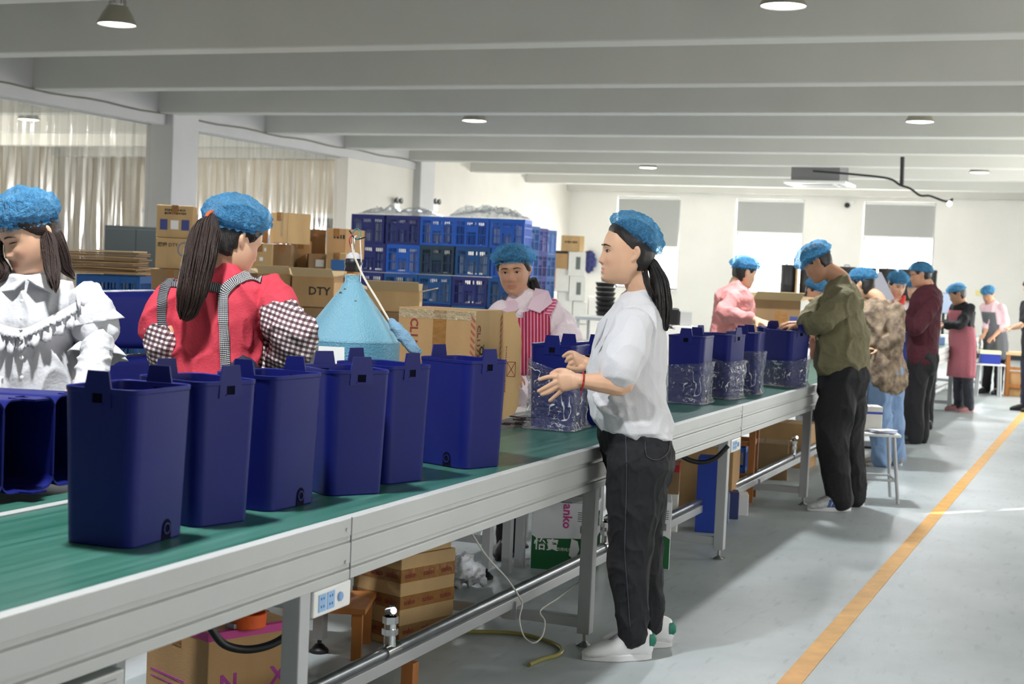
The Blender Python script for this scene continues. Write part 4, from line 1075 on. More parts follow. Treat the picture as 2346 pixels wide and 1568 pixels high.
def blouse_woman():
    D = 4.6
    f = (-FV*.93-RV*.30).normalized()
    g = Fig('woman in a frilled white blouse with long wavy hair, looking down at the left edge', A(66, 541, D), -FV*.70-RV*.60-UP*.36, A(78, 652, D+.03), A(85, 960, D+.05), f, 1.60, vox=.0046, tilt=-.05, sw=.165)
    t = g.t; g.legs()
    g.sh[-1] = A(196, 680, D+.04); g.sh[1] = A(-45, 676, D)
    g.elb = {-1: A(226, 800, D-.02), 1: A(-60, 810, D-.05)}
    g.wri = {-1: A(195, 890, D-.20), 1: A(-20, 885, D-.22)}
    g.body({-1: gh(g, -1, -FV*.5-RV*.6-UP*.3, UP, -1), 1: gh(g, 1, -FV*.5-UP*.3, UP, 1)})
    face_parts(t, g.H, closed=True)
    M_bl = mat('white_blouse_cotton', (206, 206, 209), .85, bump=(90, .15), sheen=.1)
    mb = MB()
    def S(xl, xr, y, d, e=0.): return (A((xl+xr)/2, y, D+.04+e), RV, FV, (xr-xl)/2*D/FPX, d)
    loft(mb, [S(-50, 215, 1000, .14), S(-48, 200, 930, .14), S(-40, 188, 860, .135), S(-36, 182, 790, .13), S(-44, 190, 730, .125), S(-40, 188, 690, .105), S(-5, 160, 655, .085), S(28, 128, 634, .07)], 26)
    bl = voxel('blouse', mb, .0058, 4, M_bl, t, (7, .018, (1, 1, .45)))
    # puffed sleeve with gathered cuff, then a close-fitting white over-sleeve
    for i, q in ((-1, ((200, 690), (212, 720), (220, 760), (218, 792))), (1, ((-50, 690), (-66, 725), (-70, 765), (-66, 795)))):
        mb = MB(); limb(mb, [A(x, y, D+.03) for x, y in q], [.056, .070, .072, .046], 5, 20)
        voxel('puff_sleeve', mb, .006, 3, M_bl, t, (9, .014, (1, 1, .4)))
        mb = MB(); limb(mb, [g.elb[i]+UP*.02, g.elb[i]*.5+g.wri[i]*.5, g.wri[i]], [.044, .045, .038], 5, 16)
        voxel('oversleeve', mb, .006, 3, M_bl, t, (12, .008, (1, 1, 2.2)))
    def frill(path, drop, name, amp=.014, waves=9, top_in=.0, n=70):
        """gathered strip hanging from a line of points; falls and flares outwards"""
        q, _ = spline(path, [0]*len(path), max(4, n//(len(path)-1)))
        rows = [[], [], [], []]
        for i, p in enumerate(q):
            u = i/(len(q)-1); tdir = (q[min(i+1, len(q)-1)]-q[max(i-1, 0)]).normalized(); outw = (tdir.cross(UP))
            if outw.dot(FV) > 0: outw = -outw
            outw = (outw-FV*.6).normalized()
            wv = math.sin(u*waves*2*PI)+.5*math.sin(u*waves*4.7*PI+1)
            for k_ in range(4):
                h = k_/3; rows[k_].append(p-UP*(drop*h*(1+.15*wv*h))+outw*(.006+.018*h+amp*wv*h)+tdir*(.006*wv*h))
        o = MB().rings(rows, cap=False, closed=False).build(name, M_bl, t, world=True, smooth=180)
        sd = o.modifiers.new('thickness', 'SOLIDIFY'); sd.thickness = .002
        return o
    e = D-.085
    frill([A(-40, 745, e+.06), A(0, 762, e), A(40, 770, e-.01), A(90, 752, e-.01), A(140, 726, e+.02), A(180, 700, e+.06), A(214, 682, e+.13)], .050, 'yoke_frill', waves=11)
    frill([A(-30, 728, e+.06), A(20, 748, e-.005), A(60, 752, e-.01), A(110, 728, e), A(160, 700, e+.04), A(196, 676, e+.09)], .028, 'lace_edge', amp=.006, waves=22)
    frill([A(172, 668, D-.04), A(196, 660, D-.01), A(222, 668, D+.05), A(236, 690, D+.12)], .055, 'shoulder_frill', waves=4, n=50)
    def ring_frill(c, ax, r0, r1, drop, name, waves=9, amp=.010):
        ax = ax.normalized(); e1 = ax.cross(FV).normalized(); e2 = ax.cross(e1); rows = []
        for k_ in range(5):
            h = k_/4; rows.append([c+ax*(drop*h)+(e1*math.cos(a)+e2*math.sin(a))*(r0+(r1-r0)*h**.8+amp*h*(math.sin(a*waves)+.5*math.sin(a*waves*1.7+1))) for a in [2*PI*j/72 for j in range(72)]])
        o = MB().rings(rows, cap=False).build(name, M_bl, t, world=True, smooth=180); sd = o.modifiers.new('thickness', 'SOLIDIFY'); sd.thickness = .002
    ring_frill(A(221, 786, D+.02), -UP+RV*.05-FV*.35, .050, .090, .045, 'cuff_frill')
    ring_frill(A(206, 712, D+.04), -UP+RV*.22, .066, .098, .040, 'shoulder_frill', 8, .008)
    # shirt collar: two pointed leaves
    for pts in (((58, 622, .0), (25, 640, -.05), (0, 668, -.075), (30, 664, -.10), (56, 642, -.09)), ((92, 620, .03), (112, 628, -.02), (118, 672, -.075), (84, 656, -.105), (62, 642, -.095))):
        V = [A(x, y, D+.02+d) for x, y, d in pts]; cc = MB(); cc.add([*V], [tuple(range(len(V)))]); o = cc.build('collar', M_bl, t, world=True)
        sd = o.modifiers.new('thickness', 'SOLIDIFY'); sd.thickness = .004
    bt = MB()
    for y in (690, 730, 775, 820, 865): bt.lathe([(.006, 0), (.006, .003), (.002, .004)], 12, M=frame(A(50, y, D-.125), RV, UP))
    bt.build('buttons', M_white, t, world=True)
    g.trousers(M_trs_black); g.shoes(M_shoe_b, M_shoe_b)
    add_hair(t, g.H, M_hair2, .014, front=.062, nape=-.09, ear=.0, side=.01)
    for seed, path in ((3, [(108, 505, .03), (126, 545, .02), (140, 585, .03), (150, 612, .06), (172, 640, .10)]), (4, [(100, 520, -.02), (112, 560, -.04), (118, 605, -.07), (122, 640, -.10), (128, 672, -.12)]), (6, [(-5, 540, -.02), (-12, 590, -.02), (6, 622, -.04), (-8, 650, -.06)])):
        ponytail(t, [A(x, y, D+d) for x, y, d in path], [.016]+[.026, .026, .020, .016, .004][:len(path)-2]+[.004], M_hair2, 46, seed, 'wavy_hair', .0020)
    add_cap(t, g.H, tilt=.10, back=.012, zc=.072, rx=.104, ry=.118, rz=.085, seed=8)

def apron_woman():
    D = 7.25
    f = (-FV*.95-RV*.12).normalized()
    g = Fig('woman in a pale pink shirt and red striped apron, standing behind the big carton', A(1177, 622, D), -FV*.97-RV*.16-UP*.10, A(1199, 702, D+.04), A(1222, 930, D+.08), f, 1.56, vox=.0055, tilt=-.09, skin=M_skin2, sw=.155)
    t = g.t; g.legs()
    g.sh[-1] = A(1272, 712, D+.03); g.sh[1] = A(1142, 716, D)
    g.elb = {-1: A(1296, 800, D-.05), 1: A(1136, 810, D-.08)}
    g.wri = {-1: A(1262, 842, D-.20), 1: A(1165, 850, D-.28)}
    g.body({-1: gh(g, -1, -FV*.6-RV*.5-UP*.2, UP, -1), 1: gh(g, 1, -FV*.6+RV*.3-UP*.2, UP, 1)})
    face_parts(t, g.H)
    mb = MB()
    def S(xl, xr, y, d): return (A((xl+xr)/2, y, D+.04), RV, FV, (xr-xl)/2*D/FPX, d)
    loft(mb, [S(1135, 1300, 960, .14), S(1135, 1290, 880, .14), S(1138, 1284, 800, .13), S(1134, 1282, 745, .125), S(1138, 1278, 715, .105), S(1160, 1255, 692, .08), S(1172, 1240, 680, .07)], 24)
    limb(mb, [A(1270, 712, D+.03), A(1286, 750, D), A(1300, 780, D-.04)], [.062, .068, .070], 4, 16)
    limb(mb, [A(1146, 716, D), A(1140, 760, D-.03), A(1137, 800, D-.07)], [.058, .062, .064], 4, 16)
    sh = voxel('shirt', mb, .0065, 4, M_pinkshirt, t, (8, .014, (1, 1, .6)))
    mb = MB(); limb(mb, [A(1296, 770, D-.03), A(1298, 785, D-.045), A(1299, 796, D-.05)], [.074, .080, .074], 4, 18)
    voxel('rolled_cuff', mb, .006, 3, M_pinkshirt, t, (12, .008, (1, 1, 2)))
    M_pk = mat('pink_collar_cotton', (238, 208, 222), .85)
    for pts in (((1168, 670, .03), (1158, 690, -.02), (1150, 712, -.085), (1172, 718, -.11), (1188, 706, -.10), (1180, 686, -.04)), ((1226, 662, .03), (1256, 668, .01), (1266, 694, -.06), (1236, 718, -.115), (1208, 708, -.105), (1220, 684, -.05))):
        V = [A(x, y, D+.02+d) for x, y, d in pts]; o = MB().add(V, [tuple(range(len(V)))]).build('collar', M_pk, t, world=True)
        sd = o.modifiers.new('thickness', 'SOLIDIFY'); sd.thickness = .005
    M_st = pattern('red_stripe_apron', ((176, 40, 74), (226, 168, 196)), 'stripe', 62., axis=(tuple(CR), (0, 0, 1)), width=.26)
    M_st2 = pattern('red_stripe_strap', ((206, 84, 120), (236, 190, 210)), 'stripe', 70., axis=((0, 0, 1), tuple(CR)), width=.3)
    drape(sh, [(1205, 716), (1206, 760), (1208, 840)], 4, 'apron_edge', M_st, t, off=.004)
    drape(sh, [(1228, 714), (1230, 750), (1232, 800), (1234, 860)], 58, 'apron', M_st, t, off=.006)
    drape(sh, [(1172, 728), (1172, 780), (1172, 860)], 62, 'apron', M_st, t, off=.006)
    drape(sh, [(1272, 668), (1266, 690), (1250, 722)], 20, 'apron_strap', M_st2, t, off=.008)
    g.trousers(M_trs_black); g.shoes(M_shoe_b, M_shoe_b)
    add_hair(t, g.H, M_hair, .012, front=.058, nape=-.10, ear=.0, side=.0)
    ponytail(t, [A(1218, 640, D+.08), A(1226, 664, D+.10), A(1236, 682, D+.10), A(1232, 694, D+.10)], [.024, .030, .028, .01], M_hair, 70, 12, 'tied_hair')
    add_cap(t, g.H, tilt=.20, back=.012, zc=.066, rx=.112, ry=.118, rz=.075, seed=11)

def pink_man():
    D = 11.1
    f = (RV*.93+FV*.30).normalized()
    g = Fig('person in a pink long-sleeved top leaning over the belt with one hand out', A(1706, 626, D), RV*.90+FV*.30-UP*.22, A(1688, 658, D), A(1660, 800, D+.05), f, 1.74, vox=.008, female=True, detail=False, hs=.98)
    t = g.t; g.legs()
    g.sh[1] = A(1682, 684, D-.14); g.sh[-1] = A(1700, 682, D+.16)
    g.elb = {1: A(1657, 720, D-.2), -1: A(1690, 735, D+.25)}
    g.wri = {1: A(1735, 735, D-.35), -1: A(1700, 760, D+.2)}
    g.body({1: gh(g, 1, A(1778, 746, D-.5)-g.wri[1], UP-FV*.3, 1, curl=.5), -1: gh(g, -1, RV, UP, -1)})
    M_pk = mat('dusty_pink_jersey', (214, 142, 140), .85, bump=(40, .3))
    g.top(M_pk, 1.82, ease=1.10, hem=-.16, wr=(6, .016, (1, 1, .6)), name='jersey', sr=(.062, .058, .044))
    g.trousers(M_trs_navy); g.shoes(M_shoe_b, M_shoe_b)
    add_hair(t, g.H, M_hair, .010, nape=-.085)
    add_cap(t, g.H, tilt=.12, back=.018, zc=.062, rx=.104, ry=.122, rz=.075, seed=14)

def olive_man():
    D = 9.37
    f = (-RV*.90+FV*.42).normalized()
    g = Fig('man in an olive green sweatshirt and black trousers bending over the belt', A(1872, 604, D+.02), -RV*.80+FV*.30-UP*.60, A(1925, 650, D), A(1932, 862, D), f, 1.72, vox=.007, female=False, skin=M_skin2, detail=False, foot=AZ(1905, 1163, 0))
    t = g.t
    a1, a2 = AZ(1922, 1171, 0), AZ(1950, 1160, 0)
    g.legs(ank={-1: Vector((a1.x, a1.y, .085)), 1: Vector((a2.x, a2.y, .085))}, knee={-1: A(1905, 1000, D-.10), 1: A(1940, 1000, D+.10)})
    g.sh[-1] = A(1935, 690, D-.19); g.sh[1] = A(1912, 682, D+.18)
    g.elb = {-1: A(1876, 738, D-.22), 1: A(1862, 730, D+.2)}
    g.wri = {-1: A(1829, 748, D-.05), 1: A(1835, 742, D+.12)}
    g.body({-1: gh(g, -1, A(1808, 748, D+.02)-g.wri[-1], UP-FV*.4, -1, curl=.9), 1: gh(g, 1, -RV, UP, 1, curl=.9)})
    M_ol = mat('olive_sweatshirt', (118, 112, 84), .9, var=(14, .10), bump=(40, .35))
    mb = MB()
    def S(xf, xb, y, w): return (A((xf+xb)/2, y, D), g.r*.6+FV*.4, RV, w, (xb-xf)/2*D/FPX)
    loft(mb, [S(1864, 1994, 842, .19), S(1862, 1995, 815, .195), S(1866, 1992, 775, .19), S(1876, 1984, 730, .185), S(1886, 1976, 690, .18), S(1896, 1962, 660, .15), S(1908, 1948, 642, .09)], 24)
    limb(mb, [A(1938, 690, D-.17), A(1906, 715, D-.20), A(1876, 736, D-.21), A(1845, 742, D-.10)], [.076, .074, .068, .056], 5, 18)
    limb(mb, [A(1912, 682, D+.17), A(1880, 712, D+.2), A(1848, 738, D+.13)], [.07, .07, .055], 5, 16)
    voxel('sweatshirt', mb, .0085, 4, M_ol, t, (6, .018, (1, 1, .75)))
    g.trousers(M_trs_black, hip=(.180, .150), thigh=.118, knee=.098, hem=.085, top=.06, hemz=.07, wr=(5, .014, (1, 1, .5)))
    M_gs = mat('grey_white_mesh_shoe', (206, 208, 210), .7, var=(40, .25))
    M_bs = mat('blue_shoe_panel', (62, 92, 150), .6)
    g.shoes(M_gs, M_shoe_s, toe={-1: -RV*.98-FV*.25, 1: -RV*.9+FV*.1}, size=1.04)
    bp = MB(); o = Vector((g.ank[-1].x, g.ank[-1].y, 0)); d = (-RV*.98-FV*.25).normalized(); sd = d.cross(UP)
    if sd.dot(FV) > 0: sd = -sd
    for a in (.055, .085):
        V = [o+d*x+sd*.050+UP*z for x, z in ((a, .03), (a+.022, .03), (a+.006, .075), (a-.014, .08))]; bp.add(V+[v-sd*.012 for v in V], [(0, 1, 2, 3), (7, 6, 5, 4), (0, 4, 5, 1), (1, 5, 6, 2), (2, 6, 7, 3), (3, 7, 4, 0)])
    bp.build('shoe_stripe', M_bs, t, world=True)
    lg = MB(); q = AZ  # small white mark on the thigh
    add_hair(t, g.H, M_hair, .010, nape=-.055, ear=.03)
    add_cap(t, g.H, tilt=-.02, back=.004, zc=.058, rx=.106, ry=.134, rz=.088, seed=17)

def camo_person():
    D = 11.4
    f = (-RV*.70+FV*.70).normalized()
    g = Fig('person in a camouflage jacket and pale blue jeans, half hidden by the man in olive', A(1976, 652, D+.05), -RV*.7+FV*.6-UP*.2, A(2010, 690, D), A(2030, 850, D), f, 1.58, vox=.009, detail=False, foot=AZ(2035, 1068, 0))
    t = g.t; g.legs()
    g.sh[-1] = A(2050, 712, D-.12); g.elb = {-1: A(2056, 775, D-.2), 1: A(1985, 770, D+.1)}; g.wri = {-1: A(2016, 800, D-.1), 1: A(1960, 780, D+.1)}
    g.body({-1: gh(g, -1, -RV, UP, -1), 1: gh(g, 1, -RV, UP, 1)})
    m = mat('camouflage_cloth', (172, 152, 128), .9, var=(16, .3), col2=(84, 70, 60), bump=(40, .3))
    g.top(m, 1.85, ease=1.22, hem=-.10, wr=(6, .018, (1, 1, .7)), name='jacket', sr=(.07, .066, .055))
    g.trousers(mat('pale_blue_denim', (132, 160, 198), .85, var=(5, .16), bump=(80, .2)), hip=(.168, .13), thigh=.105, knee=.095, hem=.085, wr=(6, .016, (1, 1, .5)))
    g.shoes(M_shoe_beige, M_shoe_s)
    add_hair(t, g.H, M_hair, .012, nape=-.09); add_cap(t, g.H, tilt=.1, back=.012, zc=.06, rx=.100, ry=.118, rz=.075, seed=20)

def scarf_woman():
    D = 14.3
    f = (-FV*.95+RV*.1).normalized()
    g = Fig('woman with a red collar facing the camera, left of the man in maroon', A(2056, 654, D), -FV*.93+RV*.2-UP*.3, A(2056, 695, D), A(2062, 830, D), f, 1.55, vox=.009, detail=True)
    t = g.t; g.legs()
    g.elb = {-1: A(2090, 745, D-.1), 1: A(2030, 745, D-.1)}; g.wri = {-1: A(2066, 752, D-.3), 1: A(2050, 755, D-.3)}
    g.body({-1: gh(g, -1, -RV, UP, -1), 1: gh(g, 1, RV, UP, 1)}); face_parts(t, g.H)
    g.top(mat('white_work_shirt', (232, 226, 230), .85), 1.2, wr=(6, .015, (1, 1, .6)))
    mb = MB(); limb(mb, [A(2038, 672, D-.02), A(2040, 690, D-.06), A(2052, 704, D-.10), A(2066, 694, D-.06), A(2072, 680, D)], [.02, .03, .034, .026, .016], 4, 12)
    voxel('red_collar', mb, .008, 2, mat('red_scarf', (226, 70, 60), .8), t)
    apron(g, mat('blue_apron', (44, 56, 128), .8), top=.62, bottom=1.0)
    g.trousers(M_trs_black); g.shoes(M_shoe_b, M_shoe_b)
    add_hair(t, g.H, M_hair, .012, nape=-.11, ear=.0); add_cap(t, g.H, tilt=.08, back=.006, zc=.07, rx=.104, ry=.115, rz=.085, seed=23)

def maroon_man():
    D = 13.34
    f = (-RV*.80+FV*.58).normalized()
    g = Fig('man in a dark maroon sweater and black trousers with folded arms', A(2109, 630, D), -RV*.93+FV*.30-UP*.12, A(2124, 662, D), A(2112, 818, D), f, 1.72, vox=.009, female=False, skin=M_skin2, detail=False, foot=AZ(2098, 1016, 0))
    t = g.t; g.legs(stance=.07)
    g.sh[-1] = A(2138, 694, D-.16); g.elb = {-1: A(2100, 752, D-.26), 1: A(2075, 740, D+.05)}; g.wri = {-1: A(2066, 722, D-.05), 1: A(2060, 726, D+.12)}
    g.body({-1: gh(g, -1, -RV+UP*.2, UP-FV, -1), 1: gh(g, 1, -RV, UP, 1)})
    g.top(mat('maroon_knit', (74, 26, 38), .9, bump=(60, .4)), 1.62, ease=1.06, hem=-.05, wr=(6, .012, (1, 1, .6)), name='sweater', sr=(.068, .064, .05))
    g.trousers(M_trs_black, hip=(.165, .135), thigh=.10, knee=.088, hem=.080, wr=(5, .012, (1, 1, .5)), top=.08)
    g.shoes(M_shoe_b, M_shoe_b, toe={1: -RV-FV*.1, -1: -RV-FV*.1})
    add_hair(t, g.H, M_hair, .008, nape=-.05, ear=.02); add_cap(t, g.H, tilt=.18, back=.01, zc=.048, rx=.092, ry=.112, rz=.075, seed=26)
    # spectacles
    gl = MB(); H = g.H
    for s in (-1, 1): gl.tube([H @ Vector((s*.034+.02*math.cos(a), .094, .0+.016*math.sin(a))) for a in [2*PI*k/14 for k in range(15)]], .0016, 5); gl.tube([H @ Vector((s*.054, .092, .004)), H @ Vector((s*.078, .0, .008))], .0016, 5)
    gl.tube([H @ Vector((-.014, .097, .004)), H @ Vector((.014, .097, .004))], .0016, 5)
    gl.build('spectacles', M_black, t, world=True)

def far_worker(label, D, o, fh, nk, pv, f, hgt, topm, elb, wri, seed, tr=None, apr=None, foot=None, skin=None, sleeve=1.8, cap=True, shoe=None, ease=1.12, female=True, hs=1.):
    g = Fig(label, A(*o, D), fh, A(*nk, D), A(*pv, D), f, hgt, vox=.011, detail=False, skin=skin, foot=foot, female=female, hs=hs)
    t = g.t; g.legs()
    g.elb = {i: A(*e[:2], D+e[2]) for i, e in elb.items()}; g.wri = {i: A(*e[:2], D+e[2]) for i, e in wri.items()}
    g.body({i: gh(g, i, (g.wri[i]-g.elb[i])+f*.1, UP, i, curl=.6) for i in g.wri})
    g.top(topm, sleeve, ease=ease, hem=-.10, wr=(6, .014, (1, 1, .6)))
    if apr: apron(g, apr[0], top=apr[1], bottom=apr[2], ha=apr[3])
    g.trousers(tr or M_trs_black); g.shoes(shoe or M_shoe_b, shoe or M_shoe_b)
    add_hair(t, g.H, M_hair, .010, nape=-.07)
    if cap: add_cap(t, g.H, tilt=.1, back=.008, zc=.06, rx=.098, ry=.114, rz=.075, seed=seed)
    return g

red_woman(); blouse_woman(); apron_woman(); pink_man(); olive_man(); camo_person(); scarf_woman(); maroon_man()
M_blk_top = mat('black_top', (26, 26, 30), .85)
far_worker('tanned worker bending forward, face half hidden behind the man in olive', 13.4, (1868, 668), (-FV*.7+RV*.5-UP*.35), (1878, 712), (1900, 850), (-FV*.8+RV*.3).normalized(), 1.52, mat('brown_red_top', (150, 96, 84), .85),
           {1: (1850, 750, -.1), -1: (1905, 760, -.1)}, {1: (1865, 770, -.3), -1: (1890, 775, -.3)}, 31, skin=M_skin2, sleeve=1.5)
far_worker('worker almost hidden behind the man in maroon, only cap and cheek showing', 15.0, (2096, 664), (-FV*.8-RV*.4-UP*.2), (2100, 695), (2110, 820), (-FV*.9-RV*.2).normalized(), 1.55, mat('grey_top', (150, 140, 140), .85),
           {1: (2085, 745, -.1), -1: (2125, 745, -.1)}, {1: (2095, 765, -.25), -1: (2110, 765, -.25)}, 33)
pa = far_worker('woman in a long pink apron over a black top and dark trousers', 16.7, (2193, 675), (-RV*.8+FV*.2-UP*.35), (2204, 697), (2208, 800), (-RV*.9-FV*.35).normalized(), 1.50, M_blk_top,
           {-1: (2200, 745, -.22), 1: (2180, 742, .2)}, {-1: (2165, 746, -.15), 1: (2160, 742, .12)}, 36, tr=mat('charcoal_trousers', (62, 64, 74), .85), apr=(mat('dusty_pink_apron', (196, 116, 128), .85, bump=(60, .4)), .86, .62, 100), foot=AZ(2208, 943, 0), skin=M_skin2, shoe=mat('pink_shoe', (170, 120, 120), .7))
far_worker('worker in a pink shirt and grey bib apron at the far end of the line', 20.2, (2264, 676), (-RV*.55-FV*.6-UP*.4), (2274, 697), (2284, 790), (-RV*.75-FV*.6).normalized(), 1.52, mat('pink_work_shirt', (226, 190, 196), .85),
           {-1: (2302, 745, -.1), 1: (2262, 745, 0)}, {-1: (2276, 772, -.2), 1: (2256, 765, -.1)}, 39, apr=(mat('grey_apron', (98, 100, 104), .85), .80, .35, 85), foot=AZ(2272, 903, 0), skin=M_skin2, sleeve=1.3)
far_worker('dark-haired worker in a black T-shirt cut off by the right edge of the picture', 17.6, (2362, 662), (-RV*.9-UP*.3), (2366, 692), (2368, 800), (-RV*.95-FV*.2).normalized(), 1.60, M_blk_top,
           {-1: (2340, 745, -.2), 1: (2350, 745, .15)}, {-1: (2322, 752, -.1), 1: (2324, 748, .1)}, 42, sleeve=.8, cap=False, tr=mat('dark_navy_apron', (44, 48, 66), .8))
# ------------------------------------------------------------------ cardboard
def card_mat(name, col, amt=.14): return mat(name, col, .85, var=(7, amt, (1, 1, .35)), bump=(90, .12, (1, 1, 6)))
M_card = card_mat('brown_cardboard', (184, 146, 100)); M_card2 = card_mat('tan_cardboard', (198, 164, 116)); M_card3 = card_mat('dark_cardboard', (148, 118, 84)); M_card_w = mat('white_cardboard', (232, 230, 224), .75, var=(8, .05))
M_cardE = mat('cardboard_edge', (214, 186, 142), .9)
M_tape = mat('parcel_tape', (166, 118, 66), .22, var=(25, .12), bump=(50, .3), alpha=.85)
M_tape_c = mat('clear_parcel_tape', (215, 196, 160), .15, bump=(60, .6), alpha=.55)
M_ink = mat('dark_ink', (44, 40, 38), .8); M_ink_r = mat('red_brown_ink', (140, 58, 50), .8); M_ink_b = mat('blue_ink', (70, 80, 140), .8)
M_pap = mat('white_paper', (238, 238, 236), .8); M_blue_lab = mat('blue_label', (58, 112, 178), .6)
M_black_gap = mat('inner_shadow_card', (92, 70, 46), .9)
def carton(label, loc, size, rz=0, m=None, group=None, flaps=False, tape=True, seam='x', name='carton', tape_m=None):
    w, d, h = size; m = m or M_card
    t = thing(name, label, 'box', loc, rz, group)
    b = MB().b2((-w/2, -d/2, 0), (w/2, d/2, h)); bo = b.build('body', m, t, bevel=.004)
    MB().b2((-.0025, -d/2+.004, h-.0005), (.0025, d/2-.004, h+.0012)).build('seam', M_black_gap, t) if seam == 'x' else MB().b2((-w/2+.004, -.0025, h-.0005), (w/2-.004, .0025, h+.0012)).build('seam', M_black_gap, t)
    if tape:
        tm = tape_m or M_tape
        if seam == 'x': MB().b2((-.028, -d/2-.0012, h-.07), (.028, -d/2, h)).b2((-.028, -d/2-.0012, h), (.028, d/2+.0012, h+.0016)).build('tape', tm, t)
        else: MB().b2((w/2, -.028, h-.07), (w/2+.0012, .028, h)).b2((-w/2-.0012, -.028, h), (w/2+.0012, .028, h+.0016)).build('tape', tm, t)
    if flaps:
        for sx, sy, ang in ((0, -1, .5), (0, 1, .35), (1, 0, .25), (-1, 0, .4)):
            L = (w if sy else d)-.01; q = (d if sy else w)*.45
            M = Matrix.Translation((sx*w/2, sy*d/2, h)) @ Matrix.Rotation(math.atan2(sy, sx), 4, 'Z') @ Matrix.Rotation(-ang, 4, 'Y')
            MB().b2((0, -L/2, 0), (q*.7, L/2, .004), M).build('flap', M_cardE, t)
    return t
def face_text(t, s, size, x, z, m, side='front', rot=0., name='print', bold=True, xs=1., off=.0006):
    """print on a carton face; x along the face, z up"""
    b = t.children[0].data; X = [v.co.x for v in b.vertices]; Y = [v.co.y for v in b.vertices]
    if side == 'front': M = frame((x, min(Y)-off, z), (1, 0, 0), (0, 0, 1))
    elif side == 'right': M = frame((max(X)+off, x, z), (0, 1, 0), (0, 0, 1))
    else: M = frame((min(X)-off, x, z), (0, -1, 0), (0, 0, 1))
    return text_mesh(name, s, size, m, t, M @ Matrix.Rotation(rot, 4, 'Z'), bold=bold, xs=xs)
def face_patch(t, x, z, w, h, m, side='front', name='label_sticker'):
    b = t.children[0].data; X = [v.co.x for v in b.vertices]; Y = [v.co.y for v in b.vertices]
    if side == 'front': mb = MB().b2((x-w/2, min(Y)-.0014, z-h/2), (x+w/2, min(Y), z+h/2))
    elif side == 'right': mb = MB().b2((max(X), x-w/2, z-h/2), (max(X)+.0014, x+w/2, z+h/2))
    else: mb = MB().b2((min(X)-.0014, x-w/2, z-h/2), (min(X), x+w/2, z+h/2))
    return mb.build(name, m, t)
def smudge(t, x, z, w, h, m, seed=1):
    """a line of blurred, unreadable print on the front face"""
    y = min(v.co.y for v in t.children[0].data.vertices); mb = MB(); random.seed(seed); a = x-w/2
    while a < x+w/2:
        b = random.uniform(.35, .8)*h; mb.b2((a, y-.0008, z-h*random.uniform(.35, .5)), (a+b, y, z+h*random.uniform(.3, .5))); a += b+h*.25
    return mb.build('print', m, t)
def carton_px(label, x0, x1, y0, y1, D, depth, m=None, yaw=0., floor_z=None, **k):
    """carton whose front spans these photo pixels at distance D"""
    bl = A((x0+x1)/2, y1, D); w = (x1-x0)/FPX*D; h = (y1-y0)/FPX*D
    rz = YAW+yaw
    back = Vector((-math.sin(rz), math.cos(rz), 0))
    c = bl+back*(depth/2)
    return carton(label, (c.x, c.y, c.z if floor_z is None else floor_z), (w, depth, h if floor_z is None else h+c.z-floor_z), rz, m, **k)

